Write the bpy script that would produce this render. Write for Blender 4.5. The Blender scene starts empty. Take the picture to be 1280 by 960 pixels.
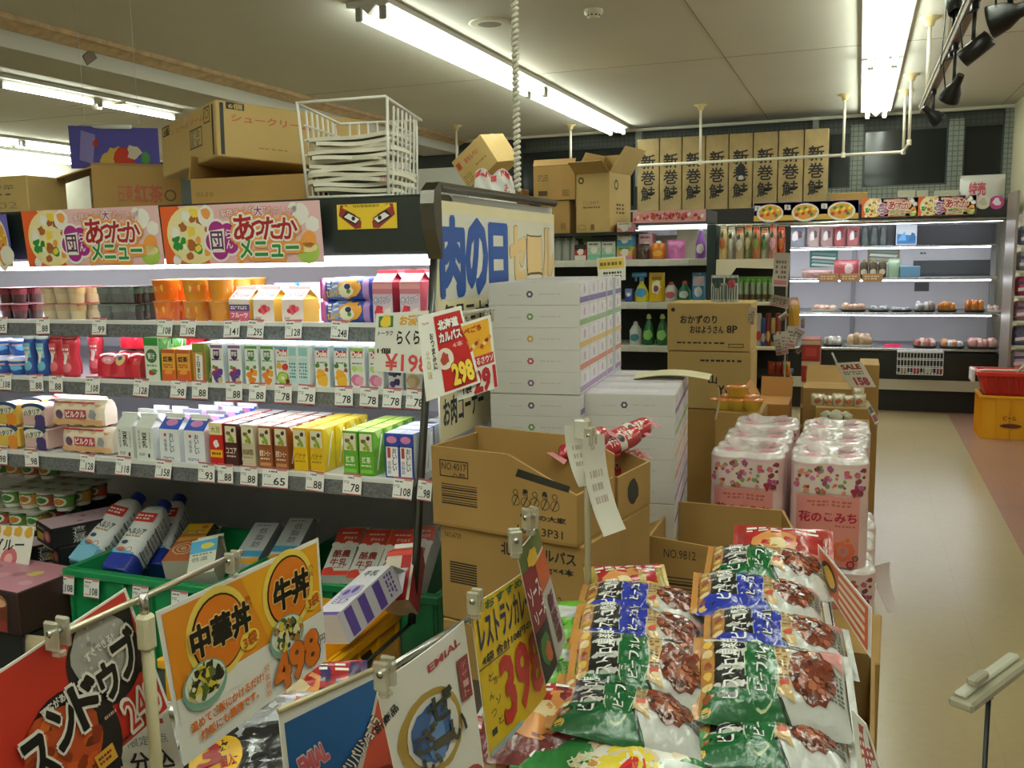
import bpy, math, random
from mathutils import Vector as V3, Matrix, Euler
random.seed(7)
PI = math.pi
R = math.radians
SC = bpy.context.scene
COL = SC.collection
H = 1.5            # camera height
F = 1150.0         # focal length in pixels of a 1280 px wide frame
PITCH, YAW, ROLL = 0.13998, 0.3598, -0.017627

# ---------------------------------------------------------------- camera
def _axes():
    cp, sp = math.cos(PITCH), math.sin(PITCH); cy, sy = math.cos(YAW), math.sin(YAW)
    cr, sr = math.cos(ROLL), math.sin(ROLL)
    fw = V3((-sy*cp, cy*cp, -sp)); ri = V3((cy, sy, 0)); up = ri.cross(fw)
    return fw, cr*ri+sr*up, -sr*ri+cr*up
FW, RI, UP = _axes()
def ray(x, y): return FW + RI*((x-640)/F) - UP*((y-480)/F)
EYE = V3((0, 0, H))
def aty(x, y, Y): d = ray(x, y); return d*(Y/d.y)+EYE
def atx(x, y, X): d = ray(x, y); return d*(X/d.x)+EYE
def atz(x, y, Z): d = ray(x, y); return d*((Z-H)/d.z)+EYE
def atd(x, y, D): return ray(x, y)*D+EYE
def xat(px, Y, Z):
    k = (px-640)/F; a = RI-FW*k
    return -(a.y*Y+a.z*(Z-H))/a.x
cam = bpy.data.cameras.new('camera'); camo = bpy.data.objects.new('camera', cam); COL.objects.link(camo)
cam.sensor_fit = 'HORIZONTAL'; cam.sensor_width = 36; cam.lens = 36*F/1280; cam.clip_start = .02; cam.clip_end = 100
m = Matrix((RI, UP, -FW)).transposed().to_4x4(); m.translation = EYE; camo.matrix_world = m
SC.camera = camo

# ---------------------------------------------------------------- materials
def lin(h):
    h = h.lstrip('#'); c = [int(h[i:i+2], 16)/255 for i in (0, 2, 4)]
    return tuple((x/12.92 if x <= .04045 else ((x+.055)/1.055)**2.4) for x in c)+(1,)
_mc = {}
def M(h, r=.5, metal=0, e=0, coat=0, a=1, tr=0, bump=0, bs=60, noise=0, ns=8, name=None):
    """one procedural material per look; h = sRGB hex"""
    key = (h, r, metal, e, coat, a, tr, bump, bs, noise, ns)
    if key in _mc: return _mc[key]
    mt = bpy.data.materials.new(name or 'paint_'+h); mt.use_nodes = True
    nt = mt.node_tree; b = nt.nodes['Principled BSDF']
    b.inputs['Base Color'].default_value = lin(h); b.inputs['Roughness'].default_value = r
    b.inputs['Metallic'].default_value = metal
    if coat: b.inputs['Coat Weight'].default_value = coat; b.inputs['Coat Roughness'].default_value = .12
    if e: b.inputs['Emission Color'].default_value = lin(h); b.inputs['Emission Strength'].default_value = e
    if a < 1: b.inputs['Alpha'].default_value = a
    if tr: b.inputs['Transmission Weight'].default_value = tr; b.inputs['IOR'].default_value = 1.2
    if bump or noise:
        tc = nt.nodes.new('ShaderNodeTexCoord'); no = nt.nodes.new('ShaderNodeTexNoise')
        nt.links.new(tc.outputs['Object'], no.inputs['Vector'])
        if bump:
            no.inputs['Scale'].default_value = bs; no.inputs['Detail'].default_value = 2
            bp = nt.nodes.new('ShaderNodeBump'); bp.inputs['Strength'].default_value = bump; bp.inputs['Distance'].default_value = .01
            nt.links.new(no.outputs['Fac'], bp.inputs['Height']); nt.links.new(bp.outputs['Normal'], b.inputs['Normal'])
        if noise:
            n2 = nt.nodes.new('ShaderNodeTexNoise'); n2.inputs['Scale'].default_value = ns; n2.inputs['Detail'].default_value = 4
            nt.links.new(tc.outputs['Object'], n2.inputs['Vector'])
            rp = nt.nodes.new('ShaderNodeMapRange'); rp.inputs[1].default_value = .3; rp.inputs[2].default_value = .7
            rp.inputs[3].default_value = 1-noise; rp.inputs[4].default_value = 1+noise*.5
            nt.links.new(n2.outputs['Fac'], rp.inputs[0])
            mx = nt.nodes.new('ShaderNodeVectorMath'); mx.operation = 'SCALE'; mx.inputs[0].default_value = lin(h)[:3]
            nt.links.new(rp.outputs[0], mx.inputs['Scale']); nt.links.new(mx.outputs[0], b.inputs['Base Color'])
    _mc[key] = mt
    return mt
def grid_mat(name, h1, h2, sx, sy, w, ux=0, uy=2, off=0., rough=.6, n=.12, ns=9):
    """grid lines of colour h2 on h1, on the two object axes ux, uy, with a little noise"""
    mt = bpy.data.materials.new(name); mt.use_nodes = True; nt = mt.node_tree; b = nt.nodes['Principled BSDF']
    tc = nt.nodes.new('ShaderNodeTexCoord'); sp = nt.nodes.new('ShaderNodeSeparateXYZ'); nt.links.new(tc.outputs['Object'], sp.inputs[0])
    outs = []
    for ax, s in ((ux, sx), (uy, sy)):
        q = nt.nodes.new('ShaderNodeMath'); q.operation = 'DIVIDE'; q.inputs[1].default_value = s; nt.links.new(sp.outputs[ax], q.inputs[0])
        fr = nt.nodes.new('ShaderNodeMath'); fr.operation = 'FRACT'; nt.links.new(q.outputs[0], fr.inputs[0])
        lt = nt.nodes.new('ShaderNodeMath'); lt.operation = 'LESS_THAN'; lt.inputs[1].default_value = w/s; nt.links.new(fr.outputs[0], lt.inputs[0]); outs.append(lt)
    mxm = nt.nodes.new('ShaderNodeMath'); mxm.operation = 'MAXIMUM'; nt.links.new(outs[0].outputs[0], mxm.inputs[0]); nt.links.new(outs[1].outputs[0], mxm.inputs[1])
    no = nt.nodes.new('ShaderNodeTexNoise'); no.inputs['Scale'].default_value = ns; no.inputs['Detail'].default_value = 5; nt.links.new(tc.outputs['Object'], no.inputs['Vector'])
    rp = nt.nodes.new('ShaderNodeMapRange'); rp.inputs[1].default_value = .3; rp.inputs[2].default_value = .7; rp.inputs[3].default_value = 1-n; rp.inputs[4].default_value = 1+n
    nt.links.new(no.outputs['Fac'], rp.inputs[0])
    mix = nt.nodes.new('ShaderNodeMix'); mix.data_type = 'RGBA'; mix.inputs[6].default_value = lin(h1); mix.inputs[7].default_value = lin(h2)
    nt.links.new(mxm.outputs[0], mix.inputs[0])
    sc = nt.nodes.new('ShaderNodeVectorMath'); sc.operation = 'SCALE'; nt.links.new(mix.outputs[2], sc.inputs[0]); nt.links.new(rp.outputs[0], sc.inputs['Scale'])
    nt.links.new(sc.outputs[0], b.inputs['Base Color']); b.inputs['Roughness'].default_value = rough
    return mt
CARD = M('#a58046', .75, noise=.10, ns=5, name='cardboard')
CARDD = M('#98743a', .8, noise=.12, ns=5, name='cardboard_inner')
CARDL = M('#b89a60', .75, noise=.08, ns=5, name='cardboard_light')
INK = M('#25211c', .7); BLACK = M('#131313', .45); WHITE = M('#f1f1ec', .5); PAPER = M('#ecebe2', .6)
STEEL = M('#b9b9b4', .25, metal=1); DSTEEL = M('#6b6862', .3, metal=1); CREAM = M('#e9dfc4', .45); RED = M('#c8202a', .4)
GLASS = M('#eef5f2', .05, a=.10, name='clear_glass'); FILM = M('#ffffff', .12, a=.16, coat=.6, name='clear_film', bump=.25, bs=70)
CLEAR = M('#d9d6c8', .12, a=.55, coat=.5, name='clear_plastic')

# ---------------------------------------------------------------- frames: (u, v, layer) -> point, u and v run 0..1
EPS = .0004
class Fr:
    def __init__(s, o, U, W, flip=1): s.o = V3(o); s.U = V3(U); s.W = V3(W); s.N = s.U.cross(s.W).normalized()*flip; s.lu = s.U.length; s.lv = s.W.length; s.eps = EPS; s.curved = 0
    def p(s, u, v, L=0): return s.o+s.U*u+s.W*v+s.N*(L*s.eps)
class Cv(Fr):
    """curved frame given by a function f(u, v) -> point; flip turns the normal"""
    def __init__(s, f, lu, lv, flip=1, eps=.0005): s.f = f; s.lu = lu; s.lv = lv; s.flip = flip; s.eps = eps; s.curved = 1
    def p(s, u, v, L=0):
        a = s.f(u, v); d = .004
        n = (s.f(u+d, v)-s.f(u-d, v)).cross(s.f(u, v+d)-s.f(u, v-d))
        if n.length > 1e-12: n = n.normalized()*s.flip
        return a+n*(L*s.eps)
class Sub(Fr):
    def __init__(s, fr, u0, v0, u1, v1): s.fr = fr; s.u0 = u0; s.v0 = v0; s.du = u1-u0; s.dv = v1-v0; s.lu = fr.lu*abs(s.du); s.lv = fr.lv*abs(s.dv); s.eps = fr.eps; s.curved = fr.curved
    def p(s, u, v, L=0): return s.fr.p(s.u0+u*s.du, s.v0+v*s.dv, L)
def bil(a, b, c, d, bulge=0, flip=1):
    """sheet through corners bottom-left, bottom-right, top-right, top-left, with an optional bulge"""
    a, b, c, d = map(V3, (a, b, c, d)); n = (b-a).cross(d-a).normalized()
    def f(u, v): return (a*(1-u)+b*u)*(1-v)+(d*(1-u)+c*u)*v + n*(bulge*(1-(2*u-1)**2))
    return Cv(f, ((b-a).length+(c-d).length)/2, ((d-a).length+(c-b).length)/2, flip)

_tc = {}
def glyphs(s, bold=0, res=2):
    k = (s, bold)
    if k not in _tc:
        c = bpy.data.curves.new('t', 'FONT'); c.body = s; c.resolution_u = res; c.offset = bold
        o = bpy.data.objects.new('t', c); COL.objects.link(o); bpy.context.view_layer.update()
        me = bpy.data.meshes.new_from_object(o.evaluated_get(bpy.context.evaluated_depsgraph_get()))
        vs = [(v.co.x, v.co.y) for v in me.vertices]; fs = [tuple(p.vertices) for p in me.polygons]
        nz = me.polygons[0].normal.z if fs else 1
        if nz < 0: fs = [f[::-1] for f in fs]
        bpy.data.objects.remove(o); bpy.data.curves.remove(c); bpy.data.meshes.remove(me)
        if vs:
            x0 = min(v[0] for v in vs); x1 = max(v[0] for v in vs); y0 = min(v[1] for v in vs); y1 = max(v[1] for v in vs)
        else: x0 = y0 = 0; x1 = y1 = 1
        _tc[k] = (vs, fs, (x0, y0, x1-x0 or 1e-6, y1-y0 or 1e-6))
    return _tc[k]

class MB:
    def __init__(s): s.v = []; s.f = []; s.mi = []; s.mats = []; s.sm = []
    def _m(s, mt):
        if mt not in s.mats: s.mats.append(mt)
        return s.mats.index(mt)
    def add(s, vs, fs, mt, smooth=False, xf=None):
        k = len(s.v); s.v += [tuple(xf @ V3(p)) if xf else tuple(p) for p in vs]; i = s._m(mt)
        for f in fs: s.f.append(tuple(k+j for j in f)); s.mi.append(i); s.sm.append(smooth)
        return s
    def poly(s, pts, mt): return s.add(pts, [tuple(range(len(pts)))], mt)
    def box(s, a, b, mt, c=0, xf=None, mats=None):
        """a, b = opposite corners; c = chamfer; mats: {'-x','+x','-y','+y','-z','+z'}"""
        (x0, y0, z0), (x1, y1, z1) = a, b
        if x0 > x1: x0, x1 = x1, x0
        if y0 > y1: y0, y1 = y1, y0
        if z0 > z1: z0, z1 = z1, z0
        mats = mats or {}; lo = (x0, y0, z0); hi = (x1, y1, z1)
        if not c:
            vs = [(hi[0] if i & 1 else lo[0], hi[1] if i & 2 else lo[1], hi[2] if i & 4 else lo[2]) for i in range(8)]
            for k, f in (('-x', (0, 4, 6, 2)), ('+x', (1, 3, 7, 5)), ('-y', (0, 1, 5, 4)), ('+y', (2, 6, 7, 3)), ('-z', (0, 2, 3, 1)), ('+z', (4, 5, 7, 6))):
                s.add([vs[j] for j in f], [(0, 1, 2, 3)], mats.get(k, mt), xf=xf)
            return s
        c = min(c, (x1-x0)*.45, (y1-y0)*.45, (z1-z0)*.45)
        def q(i, ax):
            p = [hi[0] if i & 1 else lo[0], hi[1] if i & 2 else lo[1], hi[2] if i & 4 else lo[2]]
            for t in range(3):
                if t != ax: p[t] += -c if i & (1 << t) else c
            return tuple(p)
        F6 = (('-x', (0, 4, 6, 2), 0), ('+x', (1, 3, 7, 5), 0), ('-y', (0, 1, 5, 4), 1), ('+y', (2, 6, 7, 3), 1), ('-z', (0, 2, 3, 1), 2), ('+z', (4, 5, 7, 6), 2))
        for k, f, ax in F6: s.add([q(j, ax) for j in f], [(0, 1, 2, 3)], mats.get(k, mt), xf=xf)
        for i in range(8):
            for t in range(3):
                j = i | (1 << t)
                if i != j:
                    a1, a2 = [q_ for q_ in range(3) if q_ != t]
                    s.add([q(i, a1), q(j, a1), q(j, a2), q(i, a2)], [(0, 1, 2, 3)], mt, xf=xf)
            s.add([q(i, 0), q(i, 1), q(i, 2)], [(0, 1, 2)], mt, xf=xf)
        return s
    def tube(s, pts, r, mt, n=8, closed=False, caps=True):
        pts = [V3(p) for p in pts]; N = len(pts); rs = r if isinstance(r, (list, tuple)) else [r]*N; vs = []; up = None
        for i, p in enumerate(pts):
            a = pts[(i-1) % N] if closed or i else p; b = pts[(i+1) % N] if closed or i < N-1 else p
            t = (b-a).normalized()
            if up is None: up = V3((0, 0, 1)) if abs(t.z) < .9 else V3((1, 0, 0))
            x = t.cross(up).normalized(); y = x.cross(t); up = y
            vs += [p+(x*math.cos(2*PI*k/n)+y*math.sin(2*PI*k/n))*rs[i] for k in range(n)]
        fs = []
        for i in range(N if closed else N-1):
            j = (i+1) % N
            fs += [(i*n+k, i*n+(k+1) % n, j*n+(k+1) % n, j*n+k) for k in range(n)]
        if caps and not closed: fs += [tuple(range(n))[::-1], tuple((N-1)*n+k for k in range(n))]
        return s.add(vs, fs, mt, n > 5)
    def lathe(s, prof, mt, n=20, c=(0, 0, 0), xf=None, sx=1, sy=1, smooth=True, caps=True, pw=2):
        """prof = [(r, z)] bottom to top; pw > 2 squares the section"""
        vs = []
        for r, z in prof:
            for k in range(n):
                a = 2*PI*k/n; ca, sa = math.cos(a), math.sin(a)
                q = (abs(ca)**pw+abs(sa)**pw)**(-1/pw)
                vs.append((c[0]+r*ca*q*sx, c[1]+r*sa*q*sy, c[2]+z))
        fs = []
        for i in range(len(prof)-1): fs += [(i*n+k, i*n+(k+1) % n, (i+1)*n+(k+1) % n, (i+1)*n+k) for k in range(n)]
        s.add(vs, fs, mt, smooth, xf)
        if caps:
            s.add(vs[:n], [tuple(range(n))[::-1]], mt, False, xf); s.add(vs[-n:], [tuple(range(n))], mt, False, xf)
        return s
    def sheet(s, fr, mt, nu=8, nv=8, L=0, u0=0, v0=0, u1=1, v1=1, back=None, smooth=True):
        vs = [fr.p(u0+(u1-u0)*i/nu, v0+(v1-v0)*j/nv, L) for j in range(nv+1) for i in range(nu+1)]
        fs = [(j*(nu+1)+i, j*(nu+1)+i+1, (j+1)*(nu+1)+i+1, (j+1)*(nu+1)+i) for j in range(nv) for i in range(nu)]
        s.add(vs, fs, mt, smooth)
        if back is not None: s.sheet(fr, mt, nu, nv, L-back, u0, v0, u1, v1, smooth=smooth)
        return s
    # ---- printed things on a frame
    def rect(s, fr, u0, v0, u1, v1, mt, L=1, n=None):
        k = n or (8 if fr.curved else 1); return s.sheet(fr, mt, k, k, L, u0, v0, u1, v1)
    def quad(s, fr, q, mt, L=1, n=None):
        k = n or (6 if fr.curved else 1); vs = []
        for j in range(k+1):
            for i in range(k+1):
                u, v = i/k, j/k
                x = (q[0][0]*(1-u)+q[1][0]*u)*(1-v)+(q[3][0]*(1-u)+q[2][0]*u)*v; y = (q[0][1]*(1-u)+q[1][1]*u)*(1-v)+(q[3][1]*(1-u)+q[2][1]*u)*v
                vs.append(fr.p(x, y, L))
        return s.add(vs, [(j*(k+1)+i, j*(k+1)+i+1, (j+1)*(k+1)+i+1, (j+1)*(k+1)+i) for j in range(k) for i in range(k)], mt, True)
    def disc(s, fr, cu, cv, ru, rv=None, mt=None, L=1, n=20, jit=0, inner=0, rings=None, seed=None):
        """ru, rv fractions; rv None keeps it round; jit roughens the outline; inner > 0 makes a ring"""
        if rv is None: rv = ru*fr.lu/fr.lv
        rg = rings or (4 if fr.curved else 1); rd = random.Random(seed if seed is not None else (cu*131+cv*71))
        rr = [1+jit*(rd.random()*2-1) for _ in range(n)]; vs = []
        for i in range(rg+1):
            t = inner+(1-inner)*i/rg
            vs += [fr.p(cu+ru*t*rr[k]*math.cos(2*PI*k/n), cv+rv*t*rr[k]*math.sin(2*PI*k/n), L) for k in range(n)]
        fs = [(i*n+k, (i+1)*n+k, (i+1)*n+(k+1) % n, i*n+(k+1) % n) for i in range(rg) for k in range(n)]
        if not inner: fs = fs[n:] + [tuple(range(n, 2*n))] if rg > 1 else [tuple(range(n, 2*n))]
        return s.add(vs, fs, mt, True)
    def text(s, fr, t, cu, cv, w, h, mt, L=2, rot=0, bold=0, vert=False, out=None, ow=.05, slant=0):
        """text stretched to the box w x h (fractions of the frame) centred on cu, cv; out = outline material"""
        if vert:
            n = len(t)
            for i, ch in enumerate(t):
                if ch != ' ': s.text(fr, ch, cu, cv+h/2-h*(i+.5)/n, w, h/n*.86, mt, L, 0, bold, False, out, ow)
            return s
        if out: s.text(fr, t, cu, cv, w, h, out, L, rot, bold+ow, slant=slant); L += 1
        vs, fs, (x0, y0, bw, bh) = glyphs(t, 0); g = vs; b0 = min(bold, .014)
        if b0: g, fs, _ = glyphs(t, b0)
        ex = bold-b0; n = 0 if ex < .006 else (5 if ex < .035 else 8)
        sh = [(0, 0)]+[(ex*math.cos(2*PI*k/n+.4), ex*math.sin(2*PI*k/n+.4)) for k in range(n)]
        ca, sa = math.cos(R(rot)), math.sin(R(rot)); kx, ky = w*fr.lu/bw, h*fr.lv/bh; o = []; F2 = []
        for q, (dx, dy) in enumerate(sh):
            k0 = len(o)
            for x, y in g:
                a = x+dx-x0-bw/2; b = y+dy-y0-bh/2; a = (a+slant*b)*kx; b *= ky
                o.append(fr.p(cu+(a*ca-b*sa)/fr.lu, cv+(a*sa+b*ca)/fr.lv, L+.08*q))
            F2 += [tuple(k0+j for j in f) for f in fs]
        return s.add(o, F2, mt)
    def fine(s, fr, u0, v0, u1, v1, mt, L=2, rows=3, k=9, fill=.55, seed=1):
        """rows of small dashes standing for print too small to read in the photograph"""
        rd = random.Random(seed)
        for i in range(rows):
            y = v1-(v1-v0)*(i+.5)/rows; hh = (v1-v0)/rows*fill/2; x = u0; st = (u1-u0)/k
            for j in range(k):
                if rd.random() < .88: s.rect(fr, x, y-hh, x+st*(.5+.4*rd.random()), y+hh, mt, L, 1)
                x += st
        return s
    def mesh(s, name):
        me = bpy.data.meshes.new(name); me.from_pydata(s.v, [], s.f)
        for mt in s.mats: me.materials.append(mt)
        me.polygons.foreach_set('material_index', s.mi); me.polygons.foreach_set('use_smooth', s.sm); me.update()
        return me
    def obj(s, name, parent=None, label=None):
        o = bpy.data.objects.new(name, s.mesh(name)); COL.objects.link(o)
        if parent: o.parent = parent
        if label: o['label'] = label
        return o
def bframe(w, d, h, f='-y', z0=0):
    """frame on one face of a box w x d x h centred on x, y with its base at z0"""
    x, y = w/2, d/2
    return {'-y': Fr((-x, -y, z0), (w, 0, 0), (0, 0, h)), '+y': Fr((x, y, z0), (-w, 0, 0), (0, 0, h)), '+x': Fr((x, -y, z0), (0, d, 0), (0, 0, h)),
            '-x': Fr((-x, y, z0), (0, -d, 0), (0, 0, h)), '+z': Fr((-x, -y, z0+h), (w, 0, 0), (0, d, 0))}[f]
def put(o, loc=(0, 0, 0), rot=(0, 0, 0)):
    o.location = loc
    if isinstance(rot, Matrix): o.rotation_euler = rot.to_euler()
    else: o.rotation_euler = rot
    return o
def tag(o, label, cat, group=None):
    o['label'] = label; o['category'] = cat
    if group: o['group'] = group
    return o
def thing(name, label, cat, mb=None, loc=(0, 0, 0), rot=(0, 0, 0), group=None):
    o = mb.obj(name) if mb else bpy.data.objects.new(name, None)
    if not mb: COL.objects.link(o); o.empty_display_size = .05
    put(o, loc, rot); return tag(o, label, cat, group)
def struct(name, mb, label=None):
    o = mb.obj(name); o['kind'] = 'structure'
    if label: o['label'] = label
    return o
def dup(root, loc, rot=None, label=None, group=None, scale=None):
    r = root.copy(); COL.objects.link(r); r.location = loc
    if rot is not None: put(r, loc, rot)
    if label: r['label'] = label
    if group: r['group'] = group
    if scale: r.scale = scale
    for ch in list(root.children):
        c = ch.copy(); COL.objects.link(c); c.parent = r
        for g in list(ch.children):
            d = g.copy(); COL.objects.link(d); d.parent = c
    return r
def proto(*a, **k): return thing(*a, **k)
ORD = ['front', 'second', 'third', 'fourth', 'fifth', 'sixth', 'seventh', 'eighth', 'ninth', 'tenth']
NTH = ['first', 'second', 'third', 'fourth', 'fifth', 'sixth', 'seventh', 'eighth', 'ninth', 'tenth', 'eleventh', 'twelfth']
# ================================================================ the setting
CZ = 2.8           # ceiling
WY = 9.95          # far wall
XR = 1.42          # wall at right, beyond the meat case
fm = bpy.data.materials.new('floor_tiles'); fm.use_nodes = True
def _floor():
    nt = fm.node_tree; b = nt.nodes['Principled BSDF']
    tc = nt.nodes.new('ShaderNodeTexCoord')
    n1 = nt.nodes.new('ShaderNodeTexNoise'); n1.inputs['Scale'].default_value = 1.1; n1.inputs['Detail'].default_value = 6
    n2 = nt.nodes.new('ShaderNodeTexNoise'); n2.inputs['Scale'].default_value = 30; n2.inputs['Detail'].default_value = 3
    for n in (n1, n2): nt.links.new(tc.outputs['Object'], n.inputs['Vector'])
    sp = nt.nodes.new('ShaderNodeSeparateXYZ'); nt.links.new(tc.outputs['Object'], sp.inputs[0])
    def mth(op, a, bb):
        q = nt.nodes.new('ShaderNodeMath'); q.operation = op
        for i, w in enumerate((a, bb)):
            if isinstance(w, (int, float)): q.inputs[i].default_value = w
            else: nt.links.new(w, q.inputs[i])
        return q.outputs[0]
    pink = mth('MAXIMUM', mth('GREATER_THAN', sp.outputs[0], .80), mth('GREATER_THAN', sp.outputs[1], 9.05))
    seam = mth('MAXIMUM', mth('LESS_THAN', mth('FRACT', mth('DIVIDE', sp.outputs[0], .45), 0), .008), mth('LESS_THAN', mth('FRACT', mth('DIVIDE', sp.outputs[1], .45), 0), .008))
    mix = nt.nodes.new('ShaderNodeMix'); mix.data_type = 'RGBA'; mix.inputs[6].default_value = lin('#ab9972'); mix.inputs[7].default_value = lin('#a07a68'); nt.links.new(pink, mix.inputs[0])
    sh = mth('ADD', mth('ADD', mth('MULTIPLY', n1.outputs['Fac'], .22), mth('MULTIPLY', n2.outputs['Fac'], .12)), .78)
    sh = mth('SUBTRACT', sh, mth('MULTIPLY', seam, .07))
    sc = nt.nodes.new('ShaderNodeVectorMath'); sc.operation = 'SCALE'; nt.links.new(mix.outputs[2], sc.inputs[0]); nt.links.new(sh, sc.inputs['Scale'])
    nt.links.new(sc.outputs[0], b.inputs['Base Color'])
    nt.links.new(mth('ADD', mth('MULTIPLY', n1.outputs['Fac'], .08), .20), b.inputs['Roughness'])
    bp = nt.nodes.new('ShaderNodeBump'); bp.inputs['Strength'].default_value = .004; nt.links.new(n2.outputs['Fac'], bp.inputs['Height']); nt.links.new(bp.outputs['Normal'], b.inputs['Normal'])
_floor()
XL = -9.5
struct('floor', MB().box((XL, -1.5, -.06), (4.6, WY+.2, 0), fm))
CEIL = M('#d8d4c6', .85, noise=.04, ns=1.5, name='ceiling_paint')
cb = MB().box((XL, -1.5, CZ), (4.6, WY+.2, CZ+.06), CEIL)
for x in (-.9, 1.2): cb.box((x, -1.5, CZ-.0015), (x+.006, WY, CZ), M('#8f8775', .9))
for y in (3.2, 6.6): cb.box((XL, y, CZ-.0015), (4.6, y+.006, CZ), M('#8f8775', .9))
struct('ceiling', cb)
WALLW = M('#cfcabb', .8, noise=.05, name='wall_paint')
struct('wall_left', MB().box((XL-.1, -1.5, 0), (XL, WY, CZ), WALLW))
struct('wall_right', MB().box((4.6, -1.5, 0), (4.7, WY, CZ), WALLW))
struct('wall_near', MB().box((XL, -1.6, 0), (4.6, -1.5, CZ), WALLW))
# far wall: wire-meshed dark clerestory over a plain wall
MESHW = grid_mat('wire_mesh_wall', '#858a80', '#5a5f57', .047, .047, .008, 0, 2)
fw = MB()
fw.box((XL, WY, 0), (4.6, WY+.1, 1.95), WALLW)
fw.box((XL, WY, 1.95), (4.6, WY+.1, CZ), M('#3a3d39', .8, noise=.1))
struct('wall_far', fw)
struct('trim_far', MB().box((XL, WY-.05, CZ-.028), (XR+.25, WY-.001, CZ), M('#d8d2bf', .6)), 'pale strip where ceiling meets the far wall')
# pillars and bands of the clerestory, meshed
def wx(px, py=200): return aty(px, py, WY).x
cw = MB()
zt = aty(1150, 160, WY).z
for a, b in ((1063, 1079), (1184, 1203)):
    cw.box((wx(a), WY-.06, 1.95), (wx(b), WY-.002, zt+.06), MESHW)
cw.box((wx(1030), WY-.05, 1.95), (wx(1262), WY-.002, aty(1150, 232, WY).z), MESHW)
cw.box((wx(660), WY-.045, zt), (wx(1262), WY-.002, aty(1150, 146, WY).z), grid_mat('wire_mesh_dark', '#474b45', '#333632', .047, .047, .010, 0, 2))
cw.box((wx(1253), WY-.055, 1.95), (wx(1264), WY-.002, CZ-.03), MESHW)
struct('trim_1', cw, 'grey wire-meshed pillars and band around the dark windows')
pv = MB()
for px in (800, 1019): pv.box((wx(px-4), WY-.07, 2.2), (wx(px+4), WY-.01, CZ-.03), M('#8b8f86', .7))
struct('trim_2', pv, 'two slim grey posts behind the wooden boxes')
for i, (a, b) in enumerate(((1035, 1063), (1079, 1184), (1203, 1253))):
    w = MB(); x0, x1 = wx(a), wx(b); z0 = aty(1150, 232, WY).z
    w.box((x0, WY-.02, z0), (x1, WY-.005, zt), M('#1c2322', .12, name='dark_window'))
    o = struct('window_%d' % (i+1), w, 'dark window between meshed pillars')
    fm2 = MB()
    for q in (x0, x1-.015): fm2.box((q, WY-.03, z0), (q+.015, WY-.02, zt), M('#3c403d', .5))
    fm2.box((x0+.015, WY-.03, z0), (x1-.015, WY-.02, z0+.015), M('#3c403d', .5)); fm2.box((x0+.015, WY-.03, zt-.015), (x1-.015, WY-.02, zt), M('#3c403d', .5))
    fm2.obj('window_frame', o)
w = MB(); w.box((wx(655), WY-.02, 2.0), (wx(792), WY-.005, zt-.02), M('#1c2322', .12, name='dark_window')); o = struct('window_4', w, 'long dark window left of the wooden boxes')
MB().box((wx(655), WY-.035, zt-.02), (wx(792), WY-.003, zt+.02), M('#3c403d', .5)).obj('window_frame', o)
# cream wall stub at right beyond the meat case
struct('wall_right_far', MB().box((wx(1264), WY-.9, 0), (4.6, WY-.0, CZ-.0), M('#d9cfae', .8)))
# beam with a crown trim along the dairy aisle
bx = atz(0, 13, CZ).x
zb = atx(100, 82, bx-.12).z
bt = atx(0, 33, bx-.06).z
struct('wall_beam', MB().box((bx-.55, -1.4, zb), (bx-.10, WY-.06, CZ-.001), M('#c9c7ba', .8)), 'pale beam running along the ceiling')
tm = MB(); WOODT = M('#c4a67c', .6, noise=.25, ns=16, name='grained_trim')
prof = [(-.098, bt-CZ), (-.085, bt-CZ), (-.03, -.035), (0, -.03), (0, -.001), (-.098, -.001)]
vs = [(bx+p[0], y, CZ+p[1]) for y in (-1.4, WY-.06) for p in prof]; n = len(prof)
tm.add(vs, [(i, (i+1) % n, n+(i+1) % n, n+i) for i in range(n)]+[tuple(range(n))[::-1], tuple(range(n, 2*n))], WOODT)
struct('trim_3', tm, 'beige grained crown trim along the ceiling beam')
# plain white partition at left rear behind the dairy case
struct('wall_mid', MB().box((bx-.3, WY-1.6, 0), (wx(655), WY-1.5, zb-.3), M('#c9c9bf', .7)), 'pale partition behind the shelves')

# ---------------------------------------------------------------- fluorescent lamps
TUBE = M('#f4fff0', .3, e=20, name='lit_tube')
def fixture(label, a, b, wid, tubes=2, nseg=2, group='ceiling fluorescent lamps'):
    """a, b: ends on the ceiling (x, y); runs along the line between them"""
    a = V3((a[0], a[1], CZ)); b = V3((b[0], b[1], CZ)); d = (b-a); ln = d.length; ang = math.atan2(d.y, d.x)-PI/2
    t = thing('fluorescent_lamp', label, 'lamp', None, (a+b)/2, (0, 0, ang), group)
    hs = MB(); HM = M('#d9d7cd', .5)
    hs.box((-wid/2, -ln/2, -.03), (wid/2, ln/2, 0), HM, .004)
    hs.add([(-wid*.18, -ln/2, -.03), (wid*.18, -ln/2, -.03), (0, -ln/2, -.075), (-wid*.18, ln/2, -.03), (wid*.18, ln/2, -.03), (0, ln/2, -.075)], [(0, 2, 1), (3, 4, 5), (0, 3, 5, 2), (1, 2, 5, 4)], HM)
    hs.obj('housing', t)
    seg = ln/nseg
    for k in range(nseg):
        y0 = -ln/2+k*seg+.04; y1 = y0+seg-.08
        for q in range(tubes):
            x = (q-(tubes-1)/2)*wid*.55
            tb = MB().tube([(x, y0+.02, -.072), (x, y1-.02, -.072)], .0165, TUBE, 10).obj('tube', t)
            for y in (y0-.012, y1-.006): MB().box((x-.02, y, -.095), (x+.02, y+.018, -.03), M('#a9a79c', .5), .004).obj('lamp_holder', tb)
    return t
e1 = atz(768, 158, CZ); e0 = atz(675, 105, CZ)
mx = (e1.x+e0.x)/2
seg = e1.y-e0.y
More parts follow.
